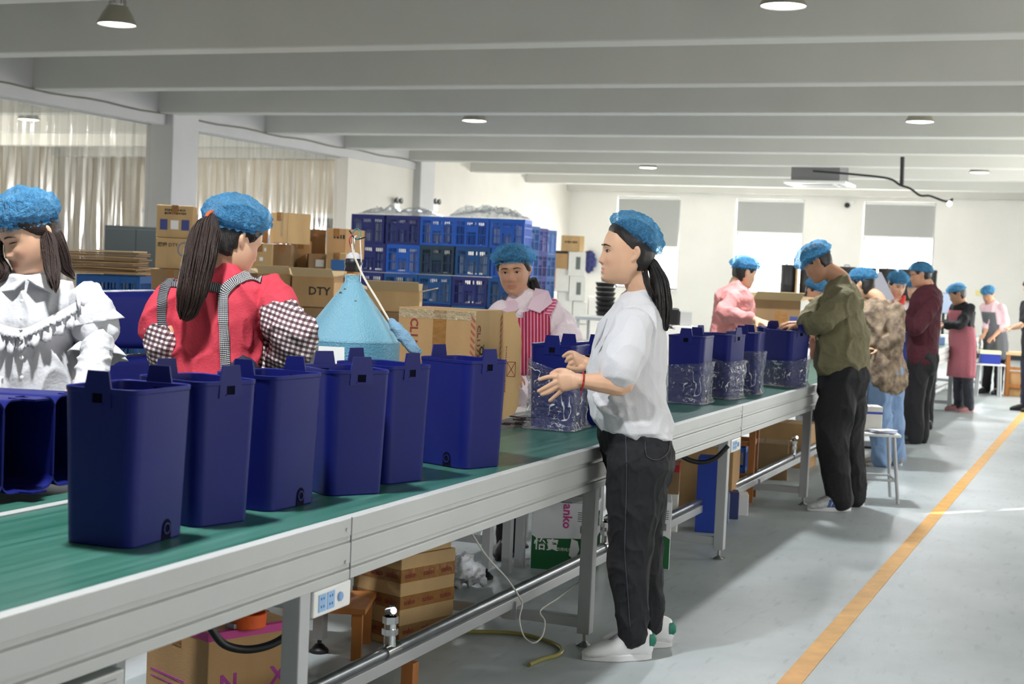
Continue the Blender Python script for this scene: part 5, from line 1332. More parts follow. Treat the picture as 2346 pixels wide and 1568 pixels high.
# ------------------------------------------------------------------ more bins and their bags
wrapped = [((-2.170, 5.800), 4, 'blue bin being bagged between the ponytailed woman\'s hands'),
           ((-2.085, 6.13), 0, 'blue bin standing right behind the one between the woman\'s hands'),
           ((-2.085, 7.52), 2, 'bagged blue bin just right of the ponytailed woman, nearest of three'),
           ((-2.055, 7.98), 74, 'bagged blue bin in the middle of three, right of the ponytailed woman'),
           ((-2.020, 8.45), 4, 'bagged blue bin furthest of three, in front of the person in pink'),
           ((-1.945, 9.22), 60, 'bagged blue bin held by the man in olive'),
           ((-2.12, 9.62), 10, 'bagged blue bin behind the one the man in olive holds')]
for (x, y), dg, l in wrapped: place_bin(False, (x, y, ZT), dg, l)
M_film = bpy.data.materials.new('clear_plastic_film'); M_film.use_nodes = True
def _film():
    nt = M_film.node_tree; out = nt.nodes['Material Output']; nt.nodes.remove(nt.nodes['Principled BSDF'])
    tr = nt.nodes.new('ShaderNodeBsdfTransparent'); tr.inputs[0].default_value = (.93, .95, .97, 1)
    gl = nt.nodes.new('ShaderNodeBsdfGlossy'); gl.inputs['Roughness'].default_value = .14; gl.inputs[0].default_value = (1, 1, 1, 1)
    df = nt.nodes.new('ShaderNodeBsdfDiffuse'); df.inputs[0].default_value = (.85, .88, .92, 1)
    fr = nt.nodes.new('ShaderNodeFresnel'); fr.inputs[0].default_value = 1.6
    tc = nt.nodes.new('ShaderNodeTexCoord'); n = nt.nodes.new('ShaderNodeTexNoise'); n.inputs['Scale'].default_value = 45; n.inputs['Detail'].default_value = 3; n.inputs['Distortion'].default_value = 1.2
    nt.links.new(tc.outputs['Object'], n.inputs['Vector'])
    bp = nt.nodes.new('ShaderNodeBump'); bp.inputs['Strength'].default_value = .9; bp.inputs['Distance'].default_value = .02
    nt.links.new(n.outputs['Fac'], bp.inputs['Height'])
    for q in (gl, df, fr): nt.links.new(bp.outputs[0], q.inputs['Normal'])
    m1 = nt.nodes.new('ShaderNodeMixShader'); m1.inputs[0].default_value = .05
    nt.links.new(tr.outputs[0], m1.inputs[1]); nt.links.new(df.outputs[0], m1.inputs[2])
    ad = nt.nodes.new('ShaderNodeMath'); ad.operation = 'ADD'; ad.inputs[1].default_value = .0; sc_ = nt.nodes.new('ShaderNodeMath'); sc_.operation = 'MULTIPLY'; sc_.inputs[1].default_value = .55; nt.links.new(fr.outputs[0], sc_.inputs[0]); nt.links.new(sc_.outputs[0], ad.inputs[0])
    m2 = nt.nodes.new('ShaderNodeMixShader'); nt.links.new(ad.outputs[0], m2.inputs[0])
    nt.links.new(m1.outputs[0], m2.inputs[1]); nt.links.new(gl.outputs[0], m2.inputs[2])
    # white streaks painted along the creases in place of highlights
    last = m2
    for scl, wd, op in ((12, .06, .8), (30, .05, .55)):
        nn = nt.nodes.new('ShaderNodeTexNoise'); nn.inputs['Scale'].default_value = scl; nn.inputs['Detail'].default_value = 2; nn.inputs['Distortion'].default_value = .8; nt.links.new(tc.outputs['Object'], nn.inputs['Vector'])
        s1 = nt.nodes.new('ShaderNodeMath'); s1.operation = 'SUBTRACT'; s1.inputs[1].default_value = .5; nt.links.new(nn.outputs['Fac'], s1.inputs[0])
        s2 = nt.nodes.new('ShaderNodeMath'); s2.operation = 'ABSOLUTE'; nt.links.new(s1.outputs[0], s2.inputs[0])
        s3 = nt.nodes.new('ShaderNodeMapRange'); s3.inputs[1].default_value = 0; s3.inputs[2].default_value = wd*.45; s3.inputs[3].default_value = op; s3.inputs[4].default_value = 0; nt.links.new(s2.outputs[0], s3.inputs[0])
        n3 = nt.nodes.new('ShaderNodeTexNoise'); n3.inputs['Scale'].default_value = scl*.7; nt.links.new(tc.outputs['Object'], n3.inputs['Vector'])
        s4 = nt.nodes.new('ShaderNodeMapRange'); s4.inputs[1].default_value = .50; s4.inputs[2].default_value = .62; nt.links.new(n3.outputs['Fac'], s4.inputs[0])
        s5 = nt.nodes.new('ShaderNodeMath'); s5.operation = 'MULTIPLY'; nt.links.new(s3.outputs[0], s5.inputs[0]); nt.links.new(s4.outputs[0], s5.inputs[1])
        wh = nt.nodes.new('ShaderNodeBsdfDiffuse'); wh.inputs[0].default_value = (.95, .96, .98, 1)
        mz = nt.nodes.new('ShaderNodeMixShader'); nt.links.new(s5.outputs[0], mz.inputs[0]); nt.links.new(last.outputs[0], mz.inputs[1]); nt.links.new(wh.outputs[0], mz.inputs[2]); last = mz
    nt.links.new(last.outputs[0], out.inputs[0])
_film()
def bag(loc, deg, label, top, slope=(0, 0), seed=0, flare=.03, tail=None):
    t = thing('plastic_bag', label, 'bag', (loc[0], loc[1], ZT+.002), math.radians(deg), 'clear plastic bags')
    rg = []; nz = 26; rr = rrect(BA+.012, BB+.012, .03, 17); n = len(rr)
    for i in range(nz+1):
        u = i/nz; row = []
        for j, (x, y) in enumerate(rr):
            h = top+slope[0]*x+slope[1]*y+.022*noise.noise(Vector((x*14, y*14, seed)))
            z = h*u+.002; k = BT*z/BH
            p = Vector((x*(1+k*8), y*(1+k*8), z)); q = Vector((x*26, y*26, z*22+seed*7))
            dsp = .004+.016*abs(noise.noise(q*.6))+.010*abs(noise.noise(q*1.5))+.005*noise.noise(q*3.4)+flare*max(0, u-.75)**1.5*(1+noise.noise(q*.4))+.022*max(0, .14-u)/.14*(1+noise.noise(q*.5))
            d = Vector((x, y, 0)).normalized(); row.append(p+d*dsp+Vector((0, 0, .006*noise.noise(q*1.1)*u)))
        rg.append(row)
    MB().rings(rg, cap=False).build('film', M_film, t)
    sk = []                # loose film spreading on the belt
    for i in range(6):
        u = i/5; row = []
        for j, (x, y) in enumerate(rr):
            a = math.atan2(y, x); e = .02+.055*abs(noise.noise(Vector((math.cos(a)*1.6, math.sin(a)*1.6, seed+3))))*(1+(1.6 if tail and abs((a-tail+PI) % (2*PI)-PI) < .7 else 0))
            d = Vector((x, y, 0)).normalized()
            row.append(Vector((x, y, 0))+d*(e*u+.004)+Vector((0, 0, max(.001, .020*abs(noise.noise(Vector((x*40, y*40, u*4+seed))))*(1-u*.6)))))
        sk.append(row)
    MB().rings(sk, cap=False).build('loose_skirt', M_film, t, smooth=20)
    return t
bag(wrapped[0][0], wrapped[0][1], 'clear crinkled bag pulled half-way up the bin between the woman\'s hands', .255, (-.30, 0), 1, .03, -2.4)
bag(wrapped[2][0], wrapped[2][1], 'clear bag round the nearest of the three bins right of the ponytailed woman', .20, (.2, 0), 2, .07)
bag(wrapped[3][0], wrapped[3][1], 'clear bag round the middle one of three bins right of the ponytailed woman', .22, (0, .2), 3, .06)
bag(wrapped[4][0], wrapped[4][1], 'clear bag round the furthest of three bins, before the person in pink', .24, (0, 0), 4, .06)
bag(wrapped[5][0], wrapped[5][1], 'clear bag round the bin held by the man in olive', .18, (.25, 0), 5, .08)
bag(wrapped[6][0], wrapped[6][1], 'clear bag round the bin behind the one held by the man in olive', .25, (-.3, 0), 6, .07)

# bins lying on their sides
Rlie = Matrix(((0, 0, 1), (1, 0, 0), (0, 1, 0)))         # mouth towards +x, hook tab up
def lying(loc, label, rz=0., flip=False):
    b = dup(bin0, loc, None, label); b.rotation_euler = (Matrix.Rotation(rz, 3, 'Z') @ Rlie).to_euler(); return b
for y, l in ((2.875, 'blue bin lying at the very left edge, mouth to the camera'), (3.068, 'blue bin lying in front of the woman in the blouse, mouth to the camera'), (3.262, 'blue bin lying on its side, half hidden behind the nearest upright bin')):
    lying((-2.965, y, ZT+.0235+.1215), l)
for k, (px, py, D, rz) in enumerate(((318, 846, 5.95, 1.30), (318, 746, 5.98, 1.28), (420, 850, 6.2, 1.32), (420, 750, 6.2, 1.30))):
    p = A(px, py, D); z = ZT+.004+.1215+(0 if k in (0, 2) else .262)
    b = lying((p.x+.2*math.sin(rz)*0-.10, p.y-.16, z), ['lower blue bin lying behind the frilled blouse', 'upper blue bin lying on another, behind the frilled blouse', 'lower lying blue bin hidden behind the red T-shirt', 'upper lying blue bin hidden behind the red T-shirt'][k], rz)

# ------------------------------------------------------------------ side worktables
M_green_top = M_belt; M_board = mat('white_board', (238, 238, 232), .5, var=(5, .05))
def side_table(label, x0, x1, y0, y1, top_m, legs=True, edge=M_leg, z=ZT, group=None):
    t = thing('side_table', label, 'table', ((x0+x1)/2, (y0+y1)/2, 0), group=group)
    MB().b2((x0, y0, z-.02), (x1, y1, z)).build('table_top', top_m, t, world=True, bevel=.002)
    for lo, hi in (((x1-.03, y0, z-.07), (x1+.004, y1, z-.021)), ((x0-.004, y0, z-.07), (x0+.03, y1, z-.021)), ((x0+.03, y0, z-.07), (x1-.03, y0+.03, z-.021)), ((x0+.03, y1-.03, z-.07), (x1-.03, y1, z-.021))):
        MB().b2(lo, hi).build('apron_rail', edge, t, world=True, bevel=.002)
    for x in (x0+.03, x1-.03):
        for y in (y0+.05, y1-.05):
            lg = MB().b2((x-.02, y-.02, .05), (x+.02, y+.02, z-.07)).build('leg', M_leg, t, world=True, bevel=.002)
            MB().lathe([(.034, 0), (.034, .012), (.016, .03), (.008, .034), (.008, .06)], 14, (x, y, 0)).build('foot', M_black, lg, world=True, smooth=40)
    for x in (x0+.03, x1-.03): MB().b2((x-.015, y0+.07, .33), (x+.015, y1-.07, .37)).build('stretcher', M_leg, t, world=True)
    for y in (y0+.05, y1-.05): MB().b2((x0+.05, y-.015, .16), (x1-.05, y+.015, .20)).build('stretcher', M_leg, t, world=True)
    return t
side_table('green-topped side table under the lying bins at the left edge', -3.02, -2.545, 1.2, 3.46, M_green_top)
side_table('white-topped side table under the teal tank and the big carton', -3.20, -2.60, 4.62, 6.24, M_board)
side_table('side table under the lying bins behind the red T-shirt', -4.35, -3.45, 4.35, 5.35, M_board)

# ------------------------------------------------------------------ teal cone-topped tank
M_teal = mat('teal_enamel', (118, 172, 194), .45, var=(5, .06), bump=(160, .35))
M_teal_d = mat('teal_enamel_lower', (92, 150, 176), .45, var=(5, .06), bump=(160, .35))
def tank():
    D = 5.42; p = A(800, 860, D); c = Vector((p.x, p.y, ZT))
    k = D/FPX; R = 113*k
    t = thing('cone_tank', 'pale teal cylindrical tank with a cone top standing behind the bins', 'tank', c)
    zs = A(800, 778, D).z-ZT; za = A(800, 632, D).z-ZT
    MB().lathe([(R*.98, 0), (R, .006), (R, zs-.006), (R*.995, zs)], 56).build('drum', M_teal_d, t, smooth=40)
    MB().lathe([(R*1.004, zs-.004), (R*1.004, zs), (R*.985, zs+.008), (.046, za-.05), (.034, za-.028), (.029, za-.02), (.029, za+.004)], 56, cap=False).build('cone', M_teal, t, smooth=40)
    nk = MB().lathe([(.0235, za), (.0235, za+.018)], 24).build('neck_ring', mat('orange_neck', (236, 176, 110), .5), t, smooth=40)
    MB().lathe([(.031, za+.016), (.033, za+.024), (.030, za+.034), (.033, za+.044), (.031, za+.058), (.026, za+.064)], 24).build('black_collar', M_black, t, smooth=40)
    MB().lathe([(.027, za+.062), (.026, za+.074), (.016, za+.084), (.003, za+.088)], 20).build('cap', mat('grey_cap', (200, 200, 205), .5), t, smooth=50)
    wr = MB(); random.seed(21); b = Vector((0, 0, za+.08))
    wr.tube([(0, 0, za+.08), (.0, 0, za+.145), (.022, 0, za+.15), (.03, 0, za+.06), (.031, 0, za-.02)], .0022, 6)
    wr.tube([(-.008, 0, za+.08), (-.012, .004, za+.16)], .0022, 6)
    wr.build('wire_frame', M_chrome, t, smooth=60)
    for q, m_, nm in (([(-.012, 0, za+.15), (0, .01, za+.172), (.022, 0, za+.162), (.026, -.01, za+.14), (.012, -.01, za+.132)], mat('teal_wire', (60, 130, 130), .5), 'wire'), ([(-.01, 0, za+.10), (-.016, -.008, za+.13), (-.008, 0, za+.155)], mat('red_wire', (180, 50, 50), .5), 'wire'), ([(-.022, 0, za+.165), (.005, 0, za+.135), (.05, -.01, za+.142)], M_black, 'wire')):
        s_, _ = spline(q, [0]*len(q), 5); MB().tube(s_, .0026, 6).build(nm, m_, t, smooth=60)
    # rust and dirt patches are thin chips of missing enamel near the neck
    ch = MB()
    for a, z, s_ in ((-1.9, za-.065, .012), (-1.7, za-.05, .008), (-.9, za-.09, .006)):
        rr = .046+(za-.05-z)*(R*.985-.046)/(za-.05-zs-.008)+.0006
        q = [(rr*math.cos(a+dx*s_/rr), rr*math.sin(a+dx*s_/rr), z+dz*s_) for dx, dz in ((-1, -.2), (-.3, .6), (.5, .4), (1, -.3), (.2, -.8), (-.6, -.6))]
        ch.add([Vector(v) for v in q], [tuple(range(6))])
    ch.build('chipped_patch', mat('rust_brown', (96, 92, 74), .8), t)
    # cord and folded blue cloth hanging down the side
    cord = thing('cord_with_cloth', 'thin white cord with a folded blue cloth hanging over the tank', 'cord', tuple(c))
    q = [A(806, 560, D-.03), A(812, 588, D-.05), A(836, 640, D-.09), A(866, 690, D-.15), A(892, 735, D-.19), A(918, 772, D-.21), A(954, 826, D-.2)]
    s_, _ = spline(q, [0]*len(q), 6); MB().tube(s_, .0042, 6).build('cord', mat('white_cord', (214, 206, 192), .8), cord, world=True, smooth=60)
    mb = MB(); limb(mb, [A(896, 738, D-.21), A(908, 752, D-.22), A(926, 772, D-.23), A(944, 796, D-.23), A(960, 808, D-.22)], [.012, .020, .024, .021, .012], 5, 12)
    voxel('cloth', mb, .004, 1, mat('blue_towel', (138, 178, 208), .95, bump=(300, .6)), cord, (30, .004, (1, 1, 1)))
tank()
ps = thing('paper_sheet', 'bright white sheet of card propped before the teal tank', 'paper', A(747, 850, 5.02))
V = [A(703, 792, 5.06), A(789, 796, 5.0), A(789, 850, 5.0), A(703, 850, 5.06)]
MB().add([*V, *[v+FV*.002 for v in V]], [(0, 1, 2, 3), (7, 6, 5, 4), (0, 4, 5, 1), (1, 5, 6, 2), (2, 6, 7, 3), (3, 7, 4, 0)]).build('sheet', M_pap, ps, world=True)

# ------------------------------------------------------------------ the big opened carton lying on the side table
def big_carton():
    D = 5.95
    # corners from the photo: front-left, front-right (near edge), right end, at table height
    fl, fr, re = A(915, 700, D+.02), A(1092, 716, D-.10), A(1156, 700, D+.16)
    base = ZT+.004
    t = thing('open_carton', 'big brown carton CL11733 lying on the side table with its flaps open', 'box', (fr.x, fr.y, base))
    h = fr.z-base
    u = Vector((fl.x-fr.x, fl.y-fr.y, 0)); v = Vector((re.x-fr.x, re.y-fr.y, 0)); L1, L2 = u.length, v.length; u.normalize(); v.normalize()
    v = (v-u*v.dot(u)).normalized()
    M = Matrix(((u.x, v.x, 0, 0), (u.y, v.y, 0, 0), (0, 0, 1, 0), (0, 0, 0, 1)))   # local x along the front, y along the right end
    th = .006
    MB().b2((0, 0, 0), (L1, th, h), M).build('front_panel', M_card, t)
    MB().b2((0, L2-th, 0), (L1, L2, h), M).build('back_panel', M_card, t)
    MB().b2((L1-th, th, 0), (L1, L2-th, h), M).build('left_panel', M_card, t)
    MB().b2((0, th, 0), (th, L2-th, h), M).build('right_panel', M_card2, t)
    MB().b2((0, 0, h), (L1, L2, h+th), M).build('top_panel', M_card2, t)
    # the long flap swung out on the right, with its clipped corner
    o = [(0, .02), (.004, h-.005), (.055, h+.004), (.085, h-.075), (.092, h-.13), (.090, .09), (.075, .055), (.03, .03)]
    fd = (RV*.95+FV*.30).normalized(); fn = fd.cross(UP); eo = M @ Vector((.004, L2+.002, 0))
    Mf = Matrix(((fd.x, 0, -fn.x, eo.x), (fd.y, 0, -fn.y, eo.y), (0, 1, 0, 0), (0, 0, 0, 1)))
    MB().prism(o, .006, Mf).build('flap', M_card2, t)
    fo = [(.0, .0), (.10, .03), (.10, .10), (.0, .12)]
    # parcel tape down the front and along the upper edges
    MB().b2((L1*.38, -.0012, 0), (L1*.55, 0, h), M).build('tape', M_tape, t)
    MB().b2((0, -.0012, h-.035), (L1, 0, h), M).build('tape', M_tape_c, t)
    # red twisted strapping bands: short slanted strokes
    band = MB()
    def stroke_band(P0, du, dv, n_, w_, off):
        for i in range(n_):
            a = P0+dv*(i/n_); s0 = du*(-w_/2)+dv*(-.25/n_); s1 = du*(w_/2)+dv*(.45/n_)
            k_ = dv*(.42/n_)
            band.add([a+s0+off, a+s1+off, a+s1+k_+off, a+s0+k_+off], [(0, 1, 2, 3)])
    M3 = M.to_3x3(); X, Y = M3 @ Vector((1, 0, 0)), M3 @ Vector((0, 1, 0))
    stroke_band(X*.012, X, UP*(h*.98), 17, .018, -Y*.0022)
    stroke_band(Y*(L2-.012), Y, UP*(h*.98), 19, .016, -X*.0022)
    stroke_band(Y*.006+UP*(h+th), Y, X*(L1*.98), 17, .016, UP*.0012)
    band.build('strapping_print', mat('strapping_red', (168, 84, 74), .7), t)
    for s_, size, org, xd, yd, m_ in (('CL11733', .048, X*(L1*.80)+UP*(h*.74)-Y*.0016, -UP, -X, M_ink_r), ('CL11733', .042, Y*.030+UP*(h*.73)-X*.0016, -UP, Y, M_ink_r),
                                      ('QUALITY', .050, Y*.064+UP*(h*.50)-X*.0016, -UP, Y, M_ink), ('completed by', .022, Y*.088+UP*(h*.60)-X*.0016, -UP, Y, M_ink), ('VA', .036, Y*.090+UP*(h*.36)-X*.0016, -UP, Y, M_ink)):
        text_mesh('print', s_, size, m_, t, frame(org, xd, yd) , bold=(size > .04))
    bx = MB(); c0 = Mf @ Vector((.050, h*.50, -.0008)); ex = (Mf.to_3x3() @ Vector((1, 0, 0))); ez = UP
    for a, b in (((-.018, -.03), (.018, -.03)), ((.018, -.03), (.018, .03)), ((.018, .03), (-.018, .03)), ((-.018, .03), (-.018, -.03)), ((-.018, -.03), (.018, .03)), ((-.018, .03), (.018, -.03))):
        bx.tube([c0+ex*a[0]+ez*a[1], c0+ex*b[0]+ez*b[1]], .0011, 4)
    bx.build('print', M_ink_r, t)
    sm = MB(); random.seed(6)
    for i in range(22):
        c1_ = Mf @ Vector((.026, h*.70-i*.0088, -.0008)); sm.tube([c1_, c1_-ez*random.uniform(.003, .006)], random.uniform(.0012, .0022), 4)
    sm.build('print', M_ink_r, t)
    # loose torn pieces under the right end
    fp = thing('card_scraps', 'black torn plastic scraps under the open end of the big carton', 'scraps', (re.x, re.y, ZT))
    random.seed(8); sc = MB()
    for i in range(9):
        c = Vector((re.x+random.uniform(.0, .12), re.y+random.uniform(-.02, .16), ZT+.006+.004*i)); sc.box(c, (random.uniform(.03, .08), random.uniform(.02, .05), .004), rz=random.uniform(0, 3))
    sc.build('scraps', M_black, fp, world=True)
big_carton()
bd = A(1180, 925, 6.42)
wbd = thing('white_board', 'thick white board lying beside the belt under the open carton flap', 'board', (-2.66, 6.52, ZT-.03))
MB().b2((-2.64, 6.26, ZT-.03), (-2.54, 6.58, ZT+.004)).build('board', M_board, wbd, world=True, bevel=.003)
MB().b2((-2.63, 6.28, ZT-.055), (-2.55, 6.56, ZT-.03)).build('dark_batten', M_black, wbd, world=True)
wl_ = MB().b2((-2.62, 6.34, 0), (-2.58, 6.38, ZT-.055)).b2((-2.62, 6.50, 0), (-2.58, 6.54, ZT-.055)).build('support_leg', M_leg, wbd, world=True)
# ------------------------------------------------------------------ strip curtains in the left-hand wall
M_strip = bpy.data.materials.new('clear_pvc_strip'); M_strip.use_nodes = True
def _strip():
    nt = M_strip.node_tree; out = nt.nodes['Material Output']; nt.nodes.remove(nt.nodes['Principled BSDF'])
    tr = nt.nodes.new('ShaderNodeBsdfTransparent'); tr.inputs[0].default_value = (.97, .965, .95, 1)
    gl = nt.nodes.new('ShaderNodeBsdfGlossy'); gl.inputs['Roughness'].default_value = .12
    df = nt.nodes.new('ShaderNodeBsdfTranslucent'); df.inputs[0].default_value = (.9, .88, .84, 1)
    d2 = nt.nodes.new('ShaderNodeBsdfDiffuse'); d2.inputs[0].default_value = (.85, .83, .80, 1)
    md = nt.nodes.new('ShaderNodeMixShader'); md.inputs[0].default_value = .5; nt.links.new(df.outputs[0], md.inputs[1]); nt.links.new(d2.outputs[0], md.inputs[2])
    fr = nt.nodes.new('ShaderNodeFresnel'); fr.inputs[0].default_value = 1.45
    m1 = nt.nodes.new('ShaderNodeMixShader'); m1.inputs[0].default_value = .055
    nt.links.new(tr.outputs[0], m1.inputs[1]); nt.links.new(md.outputs[0], m1.inputs[2])
    m2 = nt.nodes.new('ShaderNodeMixShader'); sq = nt.nodes.new('ShaderNodeMath'); sq.operation = 'MULTIPLY'; sq.inputs[1].default_value = .35; nt.links.new(fr.outputs[0], sq.inputs[0]); nt.links.new(sq.outputs[0], m2.inputs[0]); nt.links.new(m1.outputs[0], m2.inputs[1]); nt.links.new(gl.outputs[0], m2.inputs[2])
    nt.links.new(m2.outputs[0], out.inputs[0])
_strip()
def strip_curtain(label, y0, y1, x, z0, z1, skip=(), seed=0):
    t = thing('strip_curtain', label, 'curtain', (x, (y0+y1)/2, z0), group='clear plastic strip curtains')
    MB().b2((x-.02, y0, z1-.05), (x+.02, y1, z1)).build('hanging_rail', M_frame_al, t, world=True)
    random.seed(seed); n = int((y1-y0)/.165)
    for i in range(n):
        y = y0+.1+i*.165; xx = x+(.012 if i % 2 else -.012); zb = z0+random.uniform(0, .04)
        rows = []
        am = random.uniform(.003, .010); ph = random.uniform(0, 6); tw = random.uniform(-.03, .03); dr = random.uniform(-.02, .02)
        for k in range(9):
            u = k/8; z = (z1-.03)*(1-u)+zb*u
            rows.append([Vector((xx+am*math.sin(5*u+ph+w_*1.5)+.006*math.cos(w_*PI)+tw*u*w_, y+w_*.105*(1-.12*abs(math.sin(7*u+ph)))+dr*u, z)) for w_ in (-1, -.6, -.2, .2, .6, 1)])
        MB().rings(rows, cap=False, closed=False).build('strip', M_strip, t, world=True, smooth=180)
    return t
strip_curtain('clear strip curtain left of the grey column, behind the woman in the blouse', 9.6, 16.55, -12.2, .25, 3.2, seed=1)
strip_curtain('clear strip curtain right of the grey column, above the cartons', 17.32, 21.70, -12.2, .25, 3.2, seed=2)
# goods in the store room behind the curtains
random.seed(31); cols = [M_card, M_card3, mat('violet_film_goods', (92, 84, 168), .4), M_card2, mat('grey_goods', (120, 116, 116), .7)]
lbs = ['brown', 'dark brown', 'violet film-wrapped', 'tan', 'grey']
for i in range(11):
    w = random.uniform(.45, .8); h = random.uniform(1.5, 2.15) if i % 3 else 1.0; k = i % 5
    carton('tall %s goods stack in the store room, number %s from the left' % (lbs[k], ['one', 'two', 'three', 'four', 'five', 'six', 'seven', 'eight', 'nine', 'ten', 'eleven'][i]), (-18.6+i*.56, 24.6-(i % 2)*.5, 0), (w*.85, .5, h), 0, cols[k], tape=False, group='store room goods')

# ------------------------------------------------------------------ blue stacking crates
M_crate = mat('blue_crate_plastic', (24, 98, 206), .45); M_crate_n = mat('navy_crate_plastic', (38, 48, 122), .5); M_crate_g = mat('dark_teal_crate_plastic', (38, 66, 86), .5); M_crate_t = mat('teal_blue_crate_plastic', (22, 84, 150), .5)
CW, CD, CH = .405, .30, .325
def make_crate(m):
    t = thing('plastic_crate', '', 'crate', group='stacked blue plastic crates')
    for s, W, D_ in ((-1, CW, CD), (1, CW, CD)):
        mb = MB(); y = s*(CD/2-.006)
        for z0, z1 in ((0, .025), (CH*.40, CH*.43), (CH*.70, CH*.73), (CH-.045, CH)): mb.b2((-CW/2, y-.006, z0), (CW/2, y+.006, z1))
        for i in range(4): x = -CW/2+.012+i*(CW-.024)/3; mb.b2((x-.012, y-.007, 0), (x+.012, y+.007, CH))
        for i in range(16): x = -CW/2+.03+i*(CW-.06)/15; mb.b2((x-.004, y-.003, 0), (x+.004, y+.003, CH-.04))
        mb.b2((-.055, y-.004, CH*.5), (.055, y+.004, CH*.7))
        mb.build('long_side', m, t)
    for s in (-1, 1):
        mb = MB(); x = s*(CW/2-.006)
        for z0, z1 in ((0, .025), (CH*.40, CH*.43), (CH*.70, CH*.73), (CH-.045, CH)): mb.b2((x-.006, -CD/2+.012, z0), (x+.006, CD/2-.012, z1))
        for i in range(12): y = -CD/2+.025+i*(CD-.05)/11; mb.b2((x-.003, y-.004, 0), (x+.003, y+.004, CH-.04))
        mb.build('short_side', m, t)
    MB().b2((-CW/2+.01, -CD/2+.01, .002), (CW/2-.01, CD/2-.01, .012)).build('bottom', m, t)
    return t
protos = {'b': make_crate(M_crate), 'n': make_crate(M_crate_n), 'g': make_crate(M_crate_g), 't': make_crate(M_crate_t)}
pu = set()
def crate(k, loc, rz, label, fill=None):
    p = protos[k]
    if k not in pu: pu.add(k); p.location = loc; p.rotation_euler = (0, 0, rz); p['label'] = label; return p
    return dup(p, loc, rz, label)
M_goods = [mat('crate_goods_%d' % i, c, .5) for i, c in enumerate(((206, 214, 226), (120, 140, 196), (196, 186, 160), (70, 84, 150)))]
grid = [['n', 'n', 'b', 'b', 'b'], ['n', 'b', 'g', 't', 'b'], ['n', 't', 't', 'n', 't'], ['n', 't', 'n', 't', 'n'], ['n', 'n', 't', 'n', 't'], ['n', 'n', 'n', 't', 'n']]
rown = ['top', 'second', 'third', 'fourth', 'fifth', 'lowest']; coln = ['first', 'second', 'third', 'fourth', 'fifth']; cn = {'b': 'bright blue', 'n': 'navy', 'g': 'dark grey-green', 't': 'teal blue'}
P0 = AY(803, 491, 15.0); rzc = .10
ux = Vector((math.cos(rzc), math.sin(rzc), 0)); random.seed(4)
for r_ in range(6):
    for c_ in range(5):
        z = 1.985-(r_+1)*(CH+.0045)
        o = Vector((P0.x, P0.y, 0))+ux*((c_+.5)*(CW+.012)+random.uniform(-.008, .008)+(.02 if r_ == 1 else 0))
        k = grid[r_][c_]
        crate(k, (o.x, o.y+.15, z), rzc+random.uniform(-.02, .02), '%s crate, %s row from the top, %s column from the left' % (cn[k], rown[r_], coln[c_]))
        if r_ < 4:      # wrapped parts showing through the slots
            g = thing('crate_contents', 'wrapped parts packed inside the crate of the %s row, %s column' % (rown[r_], coln[c_]), 'goods', (o.x, o.y+.15, z+.014), rzc, 'wrapped parts inside the crates')
            mb = MB(); random.seed(r_*10+c_)
            for q in range(7): mb.box((-CW/2+.06+q*.047, random.uniform(-.03, .03), .12), (.040, .22, .20+random.uniform(-.05, .04)), rz=random.uniform(-.1, .1))
            mb.build('packed_parts', M_goods[(r_+c_) % 4], g)
# the stack that recedes on the right, seen end on
for i in range(4):
    for r_ in range(6):
        z = 1.99-(r_+1)*(CH+.0045); q = A(1172+i*21, 600, 18.2+i*.75)
        crate('t' if i % 2 else 'n', (q.x, q.y, z), 1.45, '%s crate in the end-on stack, %s row, %s stack from the left' % ('teal blue' if i % 2 else 'navy', rown[r_], coln[i]))
def film_heap(label, c, sx, sy, h, seed, rz=0.):
    t = thing('plastic_film', label, 'film', c, rz, 'crumpled clear film')
    rows = []
    for i in range(26):
        row = []
        for j in range(14):
            x, y = (i/25-.5), (j/13-.5); e = max(0, 1-(2*abs(x))**3)*max(0, 1-(2*abs(y))**3)
            row.append(Vector((x*sx, y*sy, .004+h*e*(.25+abs(noise.noise(Vector((x*7, y*7, seed))))*1.6+.5*abs(noise.noise(Vector((x*19, y*19, seed))))))))
        rows.append(row)
    MB().rings(rows, cap=False, closed=False).build('sheet', M_film, t, smooth=15); return t
q = Vector((P0.x, P0.y+.15, 0))+ux*.55; film_heap('crumpled clear film on the left end of the crate stack', (q.x, q.y, 1.985), 1.0, .3, .10, 1, rzc)
q = Vector((P0.x, P0.y+.15, 0))+ux*1.6; film_heap('crumpled clear film on the right end of the crate stack', (q.x, q.y, 1.985), .95, .3, .13, 2, rzc)

# ------------------------------------------------------------------ cartons piled behind the women
D0 = 12.6
def pile(label, x0, x1, y0, y1, D, dep, m, yaw=0., **k):
    return carton_px(label, x0, x1, y0, y1, D, dep, m, yaw, group='cartons piled by the curtain', **k)
c1 = pile('tan printed carton on top of the left pile, left of the red T-shirt', 358, 440, 471, 545, D0, .36, M_card2, .12)
smudge(c1, 0, .235, .17, .022, M_ink, 1); smudge(c1, 0, .208, .17, .022, M_ink, 2)
face_patch(c1, -.09, .11, .062, .09, M_ink_b, name='printed_mark'); face_patch(c1, .0, .11, .066, .076, M_pap); face_patch(c1, .09, .11, .066, .09, M_ink_b, name='printed_mark')
c2 = pile('tan carton reading DTY under the top one of the left pile', 356, 442, 546, 616, D0, .36, M_card2, .10, tape=False)
face_text(c2, '綢緞 DTY', .040, -.06, .20, M_ink)
rg = MB().lathe([(.062, 0), (.062, .001), (.055, .001), (.055, 0)], 28, M=frame((.085, -.181, .165), (1, 0, 0), (0, 0, 1)), cap=False).build('round_emblem', M_blue_lab, c2)
